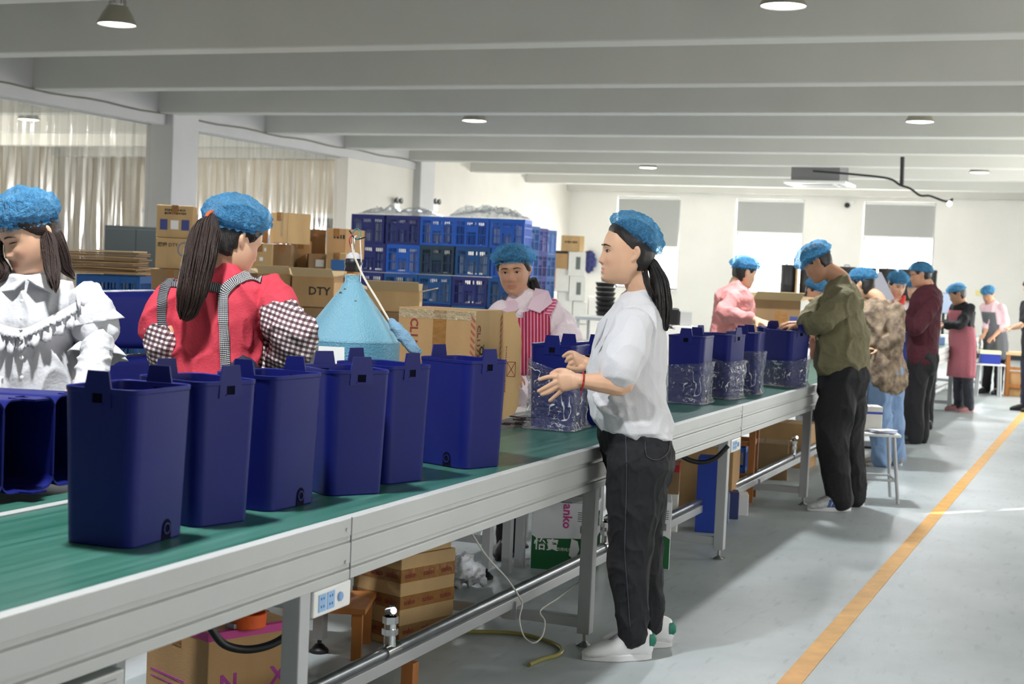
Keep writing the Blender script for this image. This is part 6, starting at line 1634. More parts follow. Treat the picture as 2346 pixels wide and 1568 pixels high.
pile('brown carton low in the left pile', 330, 442, 617, 760, D0, .40, M_card3, .05); pile('bottom carton of the left pile', 330, 446, 761, 1000, D0, .42, M_card, .05, floor_z=0.)
c3 = pile('taped carton with a shiny end on top of the middle pile', 612, 664, 487, 558, D0-.1, .30, M_card2, -.55); pile('carton behind the taped one on the middle pile', 575, 612, 484, 556, D0+.2, .3, M_card, .15)
face_patch(c3, .03, .16, .02, .20, M_tape_c, name='shiny_tape')
pile('small carton in the gap of the middle pile', 664, 706, 512, 552, D0+.4, .3, M_card3, .1, flaps=False); pile('carton shelf-high at the middle pile', 664, 708, 552, 628, D0+.3, .3, M_card, .05)
c4 = pile('tall carton at the right end of the pile with dark print', 745, 792, 524, 592, D0+.3, .42, M_card, -.30); smudge(c4, .02, .19, .09, .04, M_ink, 3)
pile('dark side carton left of the tall one', 702, 745, 526, 585, D0+.5, .42, M_card3, .25)
c5 = pile('carton with two white stickers in the middle of the pile', 562, 622, 558, 618, D0-.2, .35, M_card2, .06); face_patch(c5, .05, .17, .018, .03, M_pap); face_patch(c5, .02, .09, .028, .03, M_pap)
pile('plain carton with a dark corner mark in the middle pile', 622, 666, 560, 618, D0-.1, .35, M_card3, .0)
c6 = pile('carton with a white label right of the middle pile', 706, 746, 582, 630, D0, .4, M_card3, .2); face_patch(c6, .02, .10, .07, .06, M_pap)
c7 = pile('carton with a blue label at the right end of the pile', 746, 792, 580, 632, D0-.1, .4, M_card2, -.25); face_patch(c7, .02, .09, .13, .09, M_blue_lab)
c8 = pile('carton with a paper label left of the DTY carton', 588, 664, 628, 692, D0-1.4, .4, M_card, .04, flaps=True, tape=False); face_patch(c8, .08, .10, .045, .075, M_pap)
c9 = pile('carton with large letters DTY just left of the teal tank', 666, 764, 634, 704, D0-1.45, .4, M_card, -.05, flaps=True, tape=False); face_text(c9, 'DTY', .085, .05, .12, M_ink)
pile('carton below the labelled one, behind the gingham sleeve', 560, 664, 694, 770, D0-1.4, .42, M_card3, .03, tape=False); pile('carton below the DTY one, behind the teal tank', 666, 770, 706, 780, D0-1.45, .42, M_card3, -.03, tape=False)
pile('bottom carton behind the gingham sleeve', 560, 664, 772, 960, D0-1.4, .42, M_card, .02, tape=False, floor_z=0.); pile('bottom carton behind the teal tank', 668, 772, 782, 960, D0-1.45, .42, M_card, -.02, tape=False, floor_z=0.)
pile('lower support carton of the middle pile', 560, 712, 629, 980, D0+.1, .4, M_card3, .02, tape=False, floor_z=0.); pile('lower support carton of the right end of the pile', 713, 792, 633, 980, D0+.15, .4, M_card3, .02, tape=False, floor_z=0.)
oc = pile('flat opened carton behind the big carton, below the blue crates', 838, 960, 668, 715, D0-3.6, .4, M_card2, .02, flaps=True, tape=False); pile('carton under the flat opened one', 838, 965, 716, 900, D0-3.6, .42, M_card3, .02, tape=False, floor_z=0.)
# dark cabinet and pile of flattened cartons at the left
dc = thing('dark_cabinet', 'charcoal cabinet beside the left pile of cartons', 'cabinet', tuple(AZ(325, 930, 0)))
p = A(322, 620, 14.2); dc.location = (p.x, p.y, 0); dc.rotation_euler = (0, 0, YAW)
zt = A(322, 520, 14.2).z
M_char = mat('charcoal_metal', (44, 50, 50), .6)
MB().b2((-.3, -.2, .05), (.3, .2, zt)).build('body', M_char, dc, bevel=.006)
for s in (-1, 1): dd = MB().b2((-.29 if s < 0 else .003, -.212, .08), (-.003 if s < 0 else .29, -.2, zt-.03)).build('door', M_char, dc, bevel=.003); MB().b2((s*.04-.006, -.228, zt*.55), (s*.04+.006, -.212, zt*.55+.12)).build('handle', M_frame_al, dd)
MB().b2((-.28, -.18, 0), (.28, .18, .05)).build('plinth', M_black, dc)
random.seed(12); D1 = 9.6; p = A(238, 627, D1)
for i in range(13):
    w = .50+random.uniform(-.02, .03); o = A(238+random.uniform(-7, 7), 627, D1)
    t = tag(MB().box((0, 0, .0045), (w, .36+random.uniform(-.02, .02), .009)).build('flattened_carton', M_cardE if i == 12 else (M_card3 if i % 3 else M_card), bevel=.001), 'flattened brown carton in the pile behind the woman in the blouse' if i < 12 else 'pale topmost flattened carton of the pile behind the woman in the blouse', 'cardboard', 'flattened cartons in a pile')
    t.location = (o.x, o.y, p.z+.0118*i); t.rotation_euler = (random.uniform(-.012, .012), random.uniform(-.012, .012), YAW+random.uniform(-.06, .06))
for i, (x0, x1) in enumerate(((200, 326),)):
    for r_ in range(4):
        q = A((x0+x1)/2, 630, D1); crate('t', (q.x, q.y, p.z-(r_+1)*(CH+.004)-.004), YAW, 'teal crate under the flattened cartons, %s from the top' % rown[r_])

# ------------------------------------------------------------------ far end: shelf goods, black drums, machines
DF = 26.0
def farbox(label, x0, x1, y0, y1, m, D=DF, dep=.4, **k): return carton_px(label, x0, x1, y0, y1, D, dep, m, 0, group='goods stacked by the end wall', tape=False, **k)
fb = farbox('brown carton on top of the far white goods, left of the woman\'s nose', 1287, 1325, 540, 577, M_card2); smudge(fb, 0, .17, .20, .04, M_ink, 4); farbox('pale end carton beside the top brown one', 1326, 1338, 541, 577, M_cardE, D=DF+.1)
f2 = farbox('tan far carton with a dark lid', 1268, 1300, 575, 616, M_card); face_patch(f2, 0, .29, .24, .045, M_black)
f3 = farbox('small brown far carton with a red edge, upper', 1237, 1267, 584, 612, M_card2); face_patch(f3, 0, .205, .23, .02, M_ink_r)
f4 = farbox('small brown far carton with a red edge, lower', 1232, 1272, 614, 660, M_card2); face_patch(f4, 0, .34, .3, .03, M_ink_r); smudge(f4, 0, .22, .2, .04, M_ink, 5)
for i, (x0, x1, y0, y1) in enumerate(((1301, 1340, 578, 632), (1270, 1302, 617, 668), (1303, 1340, 633, 690), (1276, 1310, 669, 720), (1311, 1342, 691, 742), (1262, 1300, 721, 775), (1302, 1345, 743, 778), (1345, 1372, 680, 778), (1234, 1262, 661, 778))):
    b_ = farbox('white far carton, %s of the pale pile by the end wall' % (coln+['sixth', 'seventh', 'eighth', 'ninth'])[i], x0, x1, y0, y1, M_card_w, D=DF+.05*i)
    if i in (0, 2): face_patch(b_, .02, .22, .08, .22, mat('grey_window_print', (110, 116, 112), .6), name='printed_panel')
farbox('long pale carton carrying the far white pile', 1232, 1376, 779, 960, M_card_w, D=DF, floor_z=0., dep=.6)
nb = thing('hanging_cloth', 'navy cloth hanging on the wall behind the woman\'s face', 'cloth', tuple(AY(1353, 622, 32.2)))
mb = MB(); limb(mb, [AY(1350, 586, 32.2), AY(1354, 600, 32.2), AY(1350, 618, 32.2)], [.11, .13, .08], 4, 12); voxel('cloth', mb, .02, 1, mat('navy_cloth', (50, 56, 104), .9), nb, (9, .04, (1, 1, .6)))
for i in range(7):
    q = A(1385, 770-i*11.5, 23.0); t = thing('black_tray', 'black plastic tray in the stack behind the woman\'s chin', 'tray', (q.x, q.y, .765+i*.075), YAW+(i % 2)*.1, 'stacked black trays')
    MB().lathe([(.13, 0), (.16, .065), (.165, .07), (.155, .07), (.125, .01), (.01, .01)], 20, cap=False).build('dish', M_black, t, smooth=40)
q = A(1385, 800, 23.0)
tt = side_table('far table under the stacked black trays', q.x-.4, q.x+.4, q.y-.3, q.y+.3, M_board)
q = A(1398, 700, 23.1); tb = thing('blue_tub', 'blue-grey tub on top of the black trays', 'tub', (q.x, q.y, .765+.53)); MB().b2((-.13, -.1, 0), (.13, .1, .11)).build('body', mat('blue_grey_tub', (104, 126, 176), .5), tb, bevel=.01); MB().b2((-.14, -.11, .11), (.14, .11, .125)).build('rim', mat('blue_grey_tub_rim', (90, 112, 166), .5), tb)
# bench with black drums below the end-wall windows
bn = thing('drum_bench', 'long wooden bench carrying the black drums under the windows', 'bench', (-4.9, 29.6, 0))
MB().b2((-1.6, -.3, 1.10), (1.6, .3, 1.15)).build('bench_top', M_card3, bn)
for x in (-1.5, -.5, .5, 1.5):
    for y in (-.25, .25): MB().b2((x-.04, y-.04, 0), (x+.04, y+.04, 1.10)).build('leg', M_card3, bn)
M_drum = mat('black_drum_plastic', (34, 34, 36), .5)
for i in range(8):
    x = -6.25+i*.385
    t = thing('black_drum', 'black drum on the bench under the windows, %s from the left' % (coln+['sixth', 'seventh', 'eighth'])[i], 'drum', (x, 29.6, 1.15), group='black drums under the windows')
    MB().lathe([(.16, 0), (.172, .02), (.172, .2), (.178, .21), (.178, .23), (.172, .24), (.172, .56), (.178, .57), (.178, .60), (.16, .615), (.02, .62)], 24).build('drum_body', M_drum, t, smooth=40)
    MB().tube([(-.05, -.1, .62), (-.05, -.1, .65), (.05, -.1, .65), (.05, -.1, .62)], .008, 6).build('lug', M_drum, t)
    if i:
        dv = tag(MB().b2((-.010, -.06, 0), (.010, .06, .57)).build('divider_post', M_card2), 'thin wooden post between the black drums, %s gap from the left' % (coln+['sixth', 'seventh', 'eighth'])[i-1], 'post', 'posts between the drums'); dv.location = (x-.1925, 29.42, 1.15)
# clutter on the far side of the belt behind the bagged bins
random.seed(77)
t9 = side_table('long table with wrapped parts behind the bagged bins', -3.45, -2.75, 6.95, 9.35, M_board)
for i in range(8):
    q = Vector((-3.1+random.uniform(-.2, .2), 7.2+i*.27, .766)); film_heap('crumpled clear wrapping on the table behind the bagged bins, heap %s' % (coln+['sixth', 'seventh', 'eighth'])[i], tuple(q), .30, .26, .07, 10+i, random.uniform(0, 3))
q = A(1548, 712, 12.4); mc = thing('small_machine', 'small grey and black machine behind the ponytail', 'machine', (q.x, q.y, 0), YAW)
zt = q.z; MB().b2((-.16, -.15, 0), (.16, .15, zt-.12)).build('cabinet', M_card_w, mc, bevel=.01); MB().b2((-.12, -.1, zt-.12), (.02, .1, zt+.02)).build('head', M_black, mc, bevel=.01); MB().b2((.03, -.08, zt-.12), (.13, .08, zt)).build('control_box', mat('grey_box', (190, 190, 188), .5), mc, bevel=.006)
# the large carton behind the person in pink
lc = carton_px('large brown carton standing open behind the hands of the person in pink', 1707, 1820, 688, 1000, 12.6, .45, M_card3, .10, floor_z=.766, flaps=True, tape=False)
MB().b2((-.01, -.227, .08), (.10, -.225, .40)).build('tape', M_tape, lc); face_patch(lc, .16, .30, .08, .12, M_ink_b, name='printed_mark')
ct = side_table('table under the large brown carton', lc.location.x-.5, -2.56, lc.location.y-.35, lc.location.y+.35, M_board)
# grey panel held up behind the camouflage jacket
gp = thing('grey_panel', 'flat pale grey panel on a stand behind the camouflage jacket', 'panel', tuple(AZ(2010, 1000, 0)))
q = A(2010, 665, 12.9); gp.location = (q.x, q.y, 0)
MB().box((0, 0, 0), (.20, .03, .27), Matrix.Translation((0, 0, q.z)) @ Matrix.Rotation(-.5, 4, 'Y') @ Matrix.Rotation(YAW, 4, 'Z')).build('panel', mat('pale_grey_panel', (168, 168, 178), .5), gp, bevel=.01)
MB().cyl((.02, .02, 0), .015, q.z-.05, 10).cyl((.02, .02, 0), .12, .02, 20).build('stand', M_black, gp)
# blue bin on the belt end in front of the red collar
lying  # bins standing near the scarf
q = A(2070, 790, 12.3); place_bin(False, (-2.0, 12.35, ZT), 20, 'blue bin near the belt end before the woman with the red collar')
# objects on the distant table
for i, (px, py, m_, nm) in enumerate(((2140, 772, M_pap, 'white'), (2152, 768, M_blue_lab, 'blue'), (2147, 778, mat('blue_white_pack', (120, 140, 190), .6), 'blue and white'), (2158, 776, M_pap, 'small white'))):
    q = AZ(px, py+12, ZT); t = thing('small_pack', '%s paper pack on the distant table beside the pink apron' % nm, 'pack', (q.x, q.y, ZT), .3*i); MB().b2((-.07, -.05, 0), (.07, .05, .05+.02*i)).build('body', m_, t, bevel=.004); MB().b2((-.071, -.02, .0), (.071, .02, .052+.02*i)).build('band', M_blue_lab if i % 2 == 0 else M_pap, t)
mo = thing('monitor', 'pale screen on a stand between the maroon sweater and the pink apron', 'monitor', (0, 0, 0)); q = A(2163, 695, 19.5); mo.location = (q.x, q.y, ZT)
MB().b2((-.17, -.015, q.z-ZT-.14), (.17, .015, q.z-ZT+.14)).build('housing', mat('grey_monitor', (150, 156, 170), .5), mo); MB().b2((-.155, -.018, q.z-ZT-.125), (.155, -.0155, q.z-ZT+.125)).build('screen', mat('screen_face', (176, 190, 214), .3), mo); MB().cyl((0, 0, 0), .02, q.z-ZT-.13).build('stand', M_black, mo); MB().b2((-.10, -.08, 0), (.10, .08, .012)).build('foot', M_black, mo)

# ------------------------------------------------------------------ ceiling and wall fittings
ac = thing('ceiling_air_conditioner', 'white cassette air conditioner hanging below the ceiling beams', 'air conditioner', (-4.83, 24.9, 3.08))
MB().box((0, 0, .0), (1.05, .95, .05)).build('panel', M_white, ac, bevel=.02); MB().box((0, 0, .16), (.80, .80, .27)).build('casing', mat('steel_casing', (130, 130, 132), .5, .4), ac); MB().box((0, 0, -.03), (.52, .5, .02)).build('grille', mat('grey_grille', (176, 176, 172), .6), ac)
for s in (-1, 1): MB().box((s*.37, 0, -.028), (.05, .6, .008)).build('louvre', M_frame_al, ac)
for sx in (-.38, .38):
    for sy in (-.38, .38): MB().cyl((sx, sy, .29), .008, .48, 8).build('hanger_rod', M_black, ac)
wb_ = thing('bulb_pendant', 'black bracket with a sagging cable and a bare bulb below the ceiling', 'cable', tuple(A(2065, 396, 21)))
q = A(2065, 396, 21); MB().tube([A(2066, 392, 21)+UP*.2, A(2066, 424, 21)], .03, 8).build('bracket', M_black, wb_, world=True)
s_, _ = spline([A(1862, 392, 21), A(1960, 400, 21), A(2035, 409, 21), A(2062, 424, 21), A(2085, 432, 21), A(2108, 448, 21), A(2130, 449, 21), A(2160, 460, 21), A(2178, 463, 21)], [0]*9, 5); MB().tube(s_, .016, 8).build('cable', M_black, wb_, world=True, smooth=60)
MB().tube([A(2176, 462, 21), A(2183, 456, 21)], .02, 8).build('socket', M_black, wb_, world=True)
b_ = MB(); c0 = A(2175, 467, 21); b_.lathe([(.003, -.04), (.028, -.025), (.036, 0), (.026, .026), (.014, .04)], 16, tuple(c0)); b_.build('bulb', mat('bulb_glow', (255, 250, 240), .3, emit=12), wb_, world=True, smooth=60)
cc = thing('security_camera', 'small white security camera on the end wall between two windows', 'camera', tuple(AY(1948, 468, 32.28)))
MB().lathe([(.07, -.05), (.075, 0), (.075, .05)], 20, M=Matrix.Rotation(PI/2, 4, 'X')).build('mount', M_white, cc, smooth=40); MB().lathe([(.055, 0), (.06, .04), (.045, .09)], 18, M=Matrix.Translation((-.05, -.05, -.03)) @ Matrix.Rotation(PI/2, 4, 'X')).build('lens', M_black, cc, smooth=40)
for i, (px, py, D) in enumerate(((907, 466, -12.02), (995, 468, -11.96))):
    q = AX(px, py, D); t = thing('emergency_light', ['twin-head emergency light on the grey wall above the crates', 'twin-head emergency light beside the far column'][i], 'emergency light', tuple(q), PI/2)
    MB().b2((-.10, -.03, -.13), (.10, .03, .0)).build('battery_box', M_white, t, bevel=.01)
    for s in (-1, 1): MB().lathe([(.03, 0), (.055, .05), (.05, .06), (.01, .055)], 16, M=Matrix.Translation((s*.08, -.02, .05)) @ Matrix.Rotation(PI/2, 4, 'X')).tube([(s*.05, 0, 0), (s*.08, -.01, .05)], .008, 6).build('lamp_head', M_black, t, smooth=40)
# ------------------------------------------------------------------ below and beside the conveyor
M_wood = mat('orange_wood', (176, 112, 54), .55, var=(4, .2, (6, 6, 1)))
M_magenta = mat('magenta_print', (196, 66, 140), .6); M_purple = mat('purple_print', (168, 60, 150), .7)
bx = carton('carton with magenta edges and a purple logo under the near end of the conveyor', (-2.58, 3.95, 0), (.36, .32, .285), -.42, M_card, tape=True, seam='x')
MB().b2((.155, -.161, .262), (.181, .161, .2865)).build('magenta_edge', M_magenta, bx); MB().b2((-.181, -.1615, .262), (.181, -.150, .2866)).build('magenta_edge', M_magenta, bx)
face_text(bx, 'N', .085, -.085, .12, M_purple, 'right'); face_text(bx, 'X', .085, .095, .12, M_purple, 'right'); face_text(bx, '®', .03, .135, .165, M_purple, 'right')
face_patch(bx, -.05, .11, .20, .006, M_purple, name='printed_line'); face_patch(bx, -.05, .09, .20, .003, M_purple, name='printed_line')
op = A(568, 1440, 4.72)
orr = thing('orange_ring', 'orange plastic ring on the carton below the conveyor', 'ring', (-2.70, 4.02, .2866)); q = AZ(567, 1436, .287); orr.location = (q.x, q.y, .2870)
MB().lathe([(.052, 0), (.056, .004), (.058, .044), (.054, .046), (.050, .008), (.048, .004)], 32, cap=False).build('ring', mat('orange_plastic', (232, 96, 30), .4), orr, smooth=40); MB().box((-.02, -.062, .012), (.036, .014, .016)).build('clip', M_frame_al, orr, bevel=.003)
hz = thing('black_hose', 'thick black hose hanging in a loop below the near end of the conveyor', 'hose', (-2.2, 3.4, 0))
s_, _ = spline([A(480, 1425, 4.2), A(488, 1448, 4.2), A(515, 1478, 4.22), A(565, 1489, 4.25), (A(620, 1478, 4.28)), A(662, 1450, 4.3), A(690, 1400, 4.3)], [0]*7, 6); MB().tube(s_, .012, 10).build('hose', M_black, hz, world=True, smooth=60)
# taped cartons with the red brand tape
ak = carton('lower carton wrapped in red-lettered tape beside the thermos', (-2.49, 5.06, 0.0), (.25, .30, .34), -.30, M_card2, tape=False)
for z in (.055, .165, .265):
    MB().b2((.125, -.15, z-.025), (.1262, .15, z+.025)).b2((-.125, -.1512, z-.025), (.125, -.15, z+.025)).build('printed_tape', M_tape, ak)
    for x in (-.10, 0, .10): face_text(ak, 'anko', .030, x, z, M_ink_r, 'right', off=.002); 
    for x in (-.08, 0, .08): face_text(ak, 'anko', .032, x, z, M_ink_r, 'front', off=.002)
ak2 = carton('upper plain carton with wrinkled clear tape on the red-lettered one', (-2.52, 5.04, .343), (.30, .30, .20), -.28, M_card2, tape=False)
MB().b2((.15, -.12, .06), (.1516, .14, .13)).build('wrinkled_tape', M_tape_c, ak2)
st = thing('wooden_stool', 'orange wooden stool under the near cartons', 'stool', (-2.62, 4.72, 0), .35)
for x in (-.12, .12):
    for y in (-.12, .12): MB().b2((x-.018, y-.018, 0), (x+.018, y+.018, .17)).build('leg', M_wood, st)
MB().b2((-.15, -.15, .17), (.15, .15, .19)).build('seat', M_wood, st)
th = thing('thermos_jug', 'grey-green thermos jug beside the taped cartons under the conveyor', 'jug', (0, 0, 0)); q = A(816, 1500, 5.05); th.location = (-2.60, 4.70, .191)
MB().lathe([(.045, 0), (.05, .01), (.05, .12), (.044, .15), (.034, .17), (.034, .19), (.02, .20), (.003, .202)], 28).build('body', mat('grey_green_enamel', (112, 134, 138), .4), th, smooth=40)
MB().tube([(-.034, 0, .165), (-.06, 0, .175), (-.066, 0, .14), (-.05, 0, .06)], .007, 8).build('handle', mat('grey_green_handle', (100, 120, 124), .4), th, smooth=60); MB().tube([(.025, 0, .175), (.05, 0, .19)], [.012, .006], 10).build('spout', mat('grey_green_spout', (100, 120, 124), .4), th, smooth=60)
pl = MB().b2((-.022, -.022, 0), (.022, .022, .10)); q = AZ(937, 1585, 0); tag(pl.build('wooden_post', M_wood, bevel=.002), 'short wooden post at the bottom edge below the conveyor', 'post').location = (q.x, q.y, 0)
# water cartons: white above, green below
M_gr = mat('green_print', (20, 96, 52), .55); M_wc = mat('white_coated_card', (226, 226, 230), .55, var=(5, .06))
def water(label, loc, rz, tapeit=True):
    t = carton(label, loc, (.30, .24, .33), rz, M_wc, tape=False)
    for sd, w in (('front', .30), ('right', .24)):
        mb = MB(); n = 9
        o = [(-w/2+.004, .004), (w/2-.004, .004), (w/2-.004, .150), (w/2-.03, .165), (-w/2+.03, .150), (-w/2+.004, .165)]
        M = frame((0, -.1206, 0), (1, 0, 0), (0, 0, 1)) if sd == 'front' else frame((.1506, 0, 0), (0, 1, 0), (0, 0, 1))
        mb.prism(o, .0008, M); mb.build('green_band', M_gr, t)
    text_mesh('print', '怡寶', .060, M_pap, t, frame((-.075, -.1218, .120), (1, 0, 0), (0, 0, 1)), bold=True)
    text_mesh('print', '饮用纯净水', .018, M_pap, t, frame((.02, -.1218, .105), (1, 0, 0), (0, 0, 1)))
    text_mesh('print', '怡寶', .085, M_gr, t, frame((.1512, -.02, .235), (0, 1, 0), (0, 0, 1)), bold=True)
    text_mesh('print', 'Purified Drinking Water', .017, M_pap, t, frame((.1518, .0, .03), (0, 1, 0), (0, 0, 1)))
    text_mesh('print', 'anko', .060, M_magenta, t, frame((.02, -.1212, .265), (0, 0, -1), (1, 0, 0)), bold=True)
    bc = MB(); random.seed(2); x = .085
    while x < .125: w_ = random.choice((.0012, .002, .003)); bc.b2((x, -.1212, .19), (x+w_, -.1202, .225)); x += w_+.002
    bc.build('barcode', M_ink, t)
    for z in (.285, .275, .265, .255, .245): MB().b2((.07, -.1210, z), (.135, -.1204, z+.003)).build('small_print', M_ink, t)
    sc_ = MB(); sc_.prism([(-.02, -.03), (.01, -.05), (.03, .0), (.02, .04), (-.01, .05)], .001, frame((.055, -.1216, .11), (1, 0, 0), (0, 0, 1))); sc_.build('torn_patch', M_pap, t)
    return t
water('white and green water carton with a torn front, left of the woman\'s legs', (-2.42, 6.66, 0), .20)
water('white and green water carton just behind the woman\'s legs', (-2.14, 6.95, 0), .30)
sb = thing('striped_cloth', 'black and white striped cloth lying on the water carton', 'cloth', (-2.46, 6.64, .331))
MB().add([Vector((x*.13, y*.11, .004+.012*abs(noise.noise(Vector((x*2, y*2, 4)))))) for x in (-1, -.5, 0, .5, 1) for y in (-1, -.5, 0, .5, 1)], [(i*5+j, i*5+j+5, i*5+j+6, i*5+j+1) for i in range(4) for j in range(4)]).build('cloth', pattern('black_white_stripe', ((235, 235, 235), (40, 40, 44)), 'stripe', 70., axis=((1, 0, 0), (0, 1, 0))), sb, smooth=180)
wbag = thing('white_sack', 'small white plastic sack on the floor by the inner table legs', 'bag', tuple(AZ(1050, 1352, 0))); q = AZ(1050, 1350, 0)
mb = MB(); limb(mb, [q+UP*.05+FV*.05-RV*.08, q+UP*.075+FV*.05, q+UP*.055+FV*.05+RV*.06, q+UP*.03+RV*.10+FV*.05], [.05, .075, .05, .015], 4, 14)
voxel('sack', mb, .006, 1, mat('white_sack_plastic', (206, 208, 212), .35, bump=(60, .4)), wbag, (14, .02, (1, 1, 1)))
fs = thing('floor_hose', 'yellowish clear hose lying curved on the floor by the conveyor leg', 'hose', tuple(AZ(1200, 1470, 0)))
s_, _ = spline([AZ(x, y, .009) for x, y in ((960, 1450), (1080, 1448), (1180, 1452), (1250, 1468), (1285, 1485), (1280, 1500), (1240, 1512), (1212, 1524))], [0]*8, 6); MB().tube(s_, .0085, 8).build('hose', mat('yellow_hose', (150, 144, 84), .3), fs, world=True, smooth=60)
wc = thing('power_lead', 'thin white lead looping down from the belt frame over the pipe', 'cord', (-2.2, 5.0, 0))
s_, _ = spline([A(1080, 1222, 5.3), A(1115, 1275, 5.35), A(1160, 1325, 5.4), A(1192, 1372, 5.42), A(1196, 1388, 5.4), A(1190, 1420, 5.4), A(1200, 1458, 5.38), A(1222, 1474, 5.36), A(1242, 1458, 5.38), A(1248, 1425, 5.4), A(1238, 1400, 5.42), A(1280, 1370, 5.5), A(1325, 1335, 5.6), A(1345, 1315, 5.65)], [0]*14, 6); MB().tube(s_, .0034, 6).build('cord', mat('white_flex', (206, 204, 198), .6), wc, world=True, smooth=60)
# power outlet boxes clipped under the rail
for i, (y, nm) in enumerate(((3.265, 'white power outlet box under the rail at the near leg'), (7.47, 'white power outlet box under the rail at the leg right of the woman'))):
    t = thing('power_outlet', nm, 'outlet', (-1.805, y, .535))
    MB().b2((-.045, -.095, 0), (.0, .095, .068)).build('housing', M_white, t, bevel=.006); MB().b2((-.05, -.10, -.004), (-.030, .10, .072)).build('back_box', mat('outlet_grey', (170, 170, 172), .5), t)
    for k, yy in enumerate((-.055, -.012)):
        s_ = MB().b2((0, yy-.018, .012), (.002, yy+.018, .056)).build('socket', mat('pale_blue_socket', (150, 190, 232), .4), t)
        for zz in (.024, .044): MB().b2((.002, yy-.008, zz-.002), (.0026, yy-.004, zz+.004)).b2((.002, yy+.004, zz-.002), (.0026, yy+.008, zz+.004)).build('slot', M_ink_b, s_)
    MB().lathe([(.012, 0), (.012, .004), (.009, .006)], 16, M=frame((.0005, .035, .034), (0, 1, 0), (0, 0, 1))).build('switch', mat('pale_blue_switch', (140, 176, 226), .4), t)
cb_ = thing('control_cabinet', 'grey control cabinet under the near left end of the conveyor', 'cabinet', (-1.95, 2.05, 0)); MB().b2((-.12, -.40, .18), (.135, .385, .585)).build('body', M_rail, cb_, bevel=.004); MB().b2((.135, -.36, .20), (.139, .36, .57)).build('door', M_leg, cb_, bevel=.002)
for yy in (-.3, .3): MB().b2((-.1, yy-.02, 0), (.1, yy+.02, .18)).build('leg', M_leg, cb_)
# goods below the belt right of the woman
rb_ = carton('brown and white carton with a red lid below the belt, right of the woman', (-2.30, 7.82, 0), (.20, .22, .36), .25, M_card_w, tape=False)
face_patch(rb_, 0, .30, .20, .12, M_card3, 'front', 'brown_top_panel'); face_patch(rb_, 0, .30, .22, .12, M_card3, 'right', 'brown_top_panel'); MB().b2((-.101, -.111, .361), (.101, .111, .40)).build('red_lid', mat('red_lid', (176, 34, 36), .5), rb_)
text_mesh('print', '♻', .05, M_ink, rb_, frame((.03, -.1115, .13), (1, 0, 0), (0, 0, 1)))
bb = carton('tall blue carton below the belt, right of the woman', (-2.10, 8.10, 0), (.13, .16, .42), .20, mat('blue_card', (34, 66, 170), .5), tape=False, name='blue_carton'); face_patch(bb, .02, .16, .07, .16, M_pap, 'right'); face_text(bb, '▮▮', .03, .02, .20, M_ink, 'right')
carton('brown carton behind the tall blue one below the belt', (-2.28, 8.75, 0.0), (.34, .3, .46), .1, M_card, tape=False)
for i, (dx, dy, h, m_, nm) in enumerate(((.0, 0, .16, mat('navy_box', (46, 56, 110), .5), 'navy'), (.02, .18, .13, M_pap, 'white'), (-.02, -.16, .17, mat('grey_pack', (150, 160, 178), .5), 'grey'))):
    carton('small %s box on the floor below the belt near the outlet leg' % nm, (-2.12+dx, 8.62+dy*.9, 0), (.13, .13, h), .3, m_, tape=False, name='small_box')
ws = thing('wooden_stool', 'tall orange wooden stool below the belt with a blue crate in it', 'stool', (-2.32, 9.40, 0), .15)
for x in (-.16, .16):
    for y in (-.14, .14): MB().b2((x-.02, y-.02, 0), (x+.02, y+.02, .50)).build('leg', M_wood, ws)
MB().b2((-.19, -.17, .50), (.19, .17, .525)).build('seat', M_wood, ws)
for z in (.14, .36):
    for s in (-1, 1): MB().b2((-.14, s*.14-.012, z), (.14, s*.14+.012, z+.03)).b2((s*.16-.012, -.12, z), (s*.16+.012, .12, z+.03)).build('rung', M_wood, ws)
MB().b2((-.17, -.15, .17), (.17, .15, .182)).build('shelf', M_wood, ws)
sc2 = thing('small_blue_crate', 'small blue crate standing inside the wooden stool', 'crate', (-2.32, 9.38, .183), .15)
mb = MB().b2((-.12, -.09, 0), (.12, .09, .012))
for s in (-1, 1):
    mb.b2((-.12, s*.09-.004, 0), (.12, s*.09+.004, .03)); mb.b2((-.12, s*.09-.004, .13), (.12, s*.09+.004, .16)); mb.b2((s*.12-.004, -.09, 0), (s*.12+.004, .09, .03)); mb.b2((s*.12-.004, -.09, .13), (s*.12+.004, .09, .16))
    for i in range(6): x = -.115+i*.046; mb.b2((x-.008, s*.09-.003, 0), (x+.008, s*.09+.003, .14)); 
    for i in range(5): y = -.085+i*.0425; mb.b2((s*.12-.003, y-.008, 0), (s*.12+.003, y+.008, .14))
mb.build('lattice', M_crate, sc2)
carton('brown carton on the floor far below the belt, before the man in olive', (-2.35, 10.6, 0), (.34, .3, .26), .2, M_card3, tape=False); carton('stacked brown carton low behind the belt legs', (-2.35, 11.4, 0), (.4, .3, .34), .0, M_card, tape=False)
bh = thing('black_hose', 'black hose sagging below the belt at the outlet leg right of the woman', 'hose', (-2.1, 7.5, 0)); s_, _ = spline([A(1556, 1042, 7.3), A(1580, 1055, 7.3), A(1610, 1060, 7.3), A(1640, 1050, 7.3), A(1668, 1022, 7.3)], [0]*5, 6); MB().tube(s_, .012, 8).build('hose', M_black, bh, world=True, smooth=60)
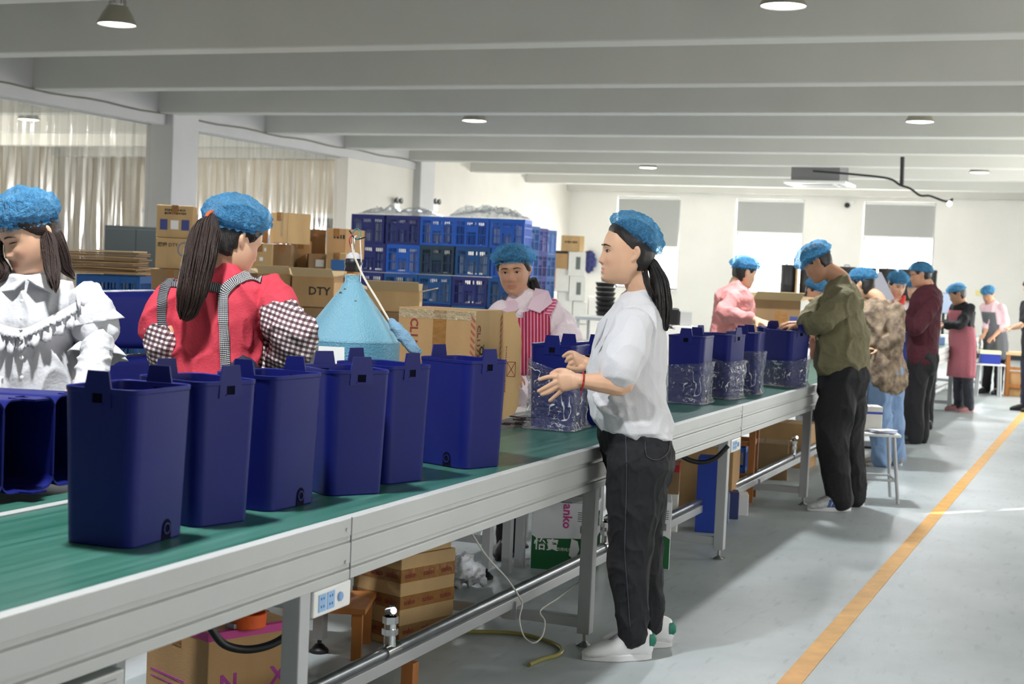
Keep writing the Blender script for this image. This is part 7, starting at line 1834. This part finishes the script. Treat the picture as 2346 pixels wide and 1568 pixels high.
# metal stool with a box and papers, right of the man in olive
ms = thing('metal_stool', 'grey metal stool with papers, between the man in olive and the jeans', 'stool', tuple(Vector((AZ(2000, 990, .45).x, AZ(2000, 990, .45).y, 0))), .3)
for x in (-.14, .14):
    for y in (-.14, .14): MB().tube([(x*1.15, y*1.15, 0), (x*.85, y*.85, .435)], .012, 10).build('leg', M_leg, ms, smooth=60)
MB().b2((-.16, -.16, .435), (.16, .16, .455)).build('seat', M_white, ms, bevel=.008); MB().tube([(-.14, -.14, .15), (.14, -.14, .15), (.14, .14, .15), (-.14, .14, .15), (-.14, -.14, .15)], .008, 8).build('ring_rail', M_leg, ms)
qs = AZ(1990, 986, .456); bk = carton('white box with a blue band standing on the metal stool', (qs.x, qs.y, .456), (.14, .16, .165), .35, M_card_w, tape=False, name='paper_box'); MB().b2((-.071, -.081, .115), (.071, .081, .130)).build('blue_band', mat('royal_blue_print', (52, 72, 176), .5), bk)
pp = thing('paper_bundle', 'loose papers hanging over the edge of the metal stool', 'papers', (AZ(2022, 992, .456).x, AZ(2022, 992, .456).y, .456)); 
for i in range(4): MB().box((.0, 0, .004+.005*i), (.16, .11, .004), rz=.3*i).build('sheet', M_pap if i % 2 else mat('blue_lined_paper', (176, 186, 222), .7), pp)
# stools at the far right
fs2 = thing('metal_stool', 'far metal stool with a blue box, beside the pink apron', 'stool', tuple(AZ(2262, 908, 0)), .2)
for x in (-.15, .15):
    for y in (-.13, .13): MB().tube([(x, y, 0), (x*.9, y*.9, .42)], .014, 8).build('leg', M_leg, fs2, smooth=60)
MB().b2((-.19, -.17, .42), (.19, .17, .44)).build('seat', M_white, fs2)
l_ = fs2.location; bq = carton('blue box with a pale lid on the far metal stool', (l_.x, l_.y, .441), (.26, .2, .13), .2, mat('blue_box', (40, 60, 160), .5), tape=False, name='blue_box'); MB().b2((-.135, -.105, .13), (.135, .105, .175)).build('pale_lid', mat('pale_yellow_lid', (236, 236, 190), .5), bq)
rs = thing('wooden_stool', 'dark wooden stool with a carton under it at the right edge', 'stool', tuple(AZ(2340, 908, 0)), .1)
for x in (-.2, .2):
    for y in (-.18, .18): MB().b2((x-.025, y-.025, 0), (x+.025, y+.025, .56)).build('leg', M_wood, rs)
MB().b2((-.24, -.22, .56), (.24, .22, .60)).build('seat', M_cardE, rs)
for z in (.12, .36): MB().b2((-.2, -.19, z), (.2, -.165, z+.04)).b2((-.19, -.17, z), (-.165, .17, z+.04)).build('rung', M_wood, rs)
l_ = rs.location; carton('carton tucked inside the wooden stool at the right edge', (l_.x, l_.y, .0), (.34, .28, .33), .1, M_card, tape=False)
yt = thing('yellow_tag', 'small yellow paper tag stuck on the end wall', 'note', tuple(AY(2243, 671, 32.28))); MB().b2((-.07, -.004, -.05), (.07, .0, .05)).build('tag', mat('yellow_note', (236, 226, 150), .7), yt)
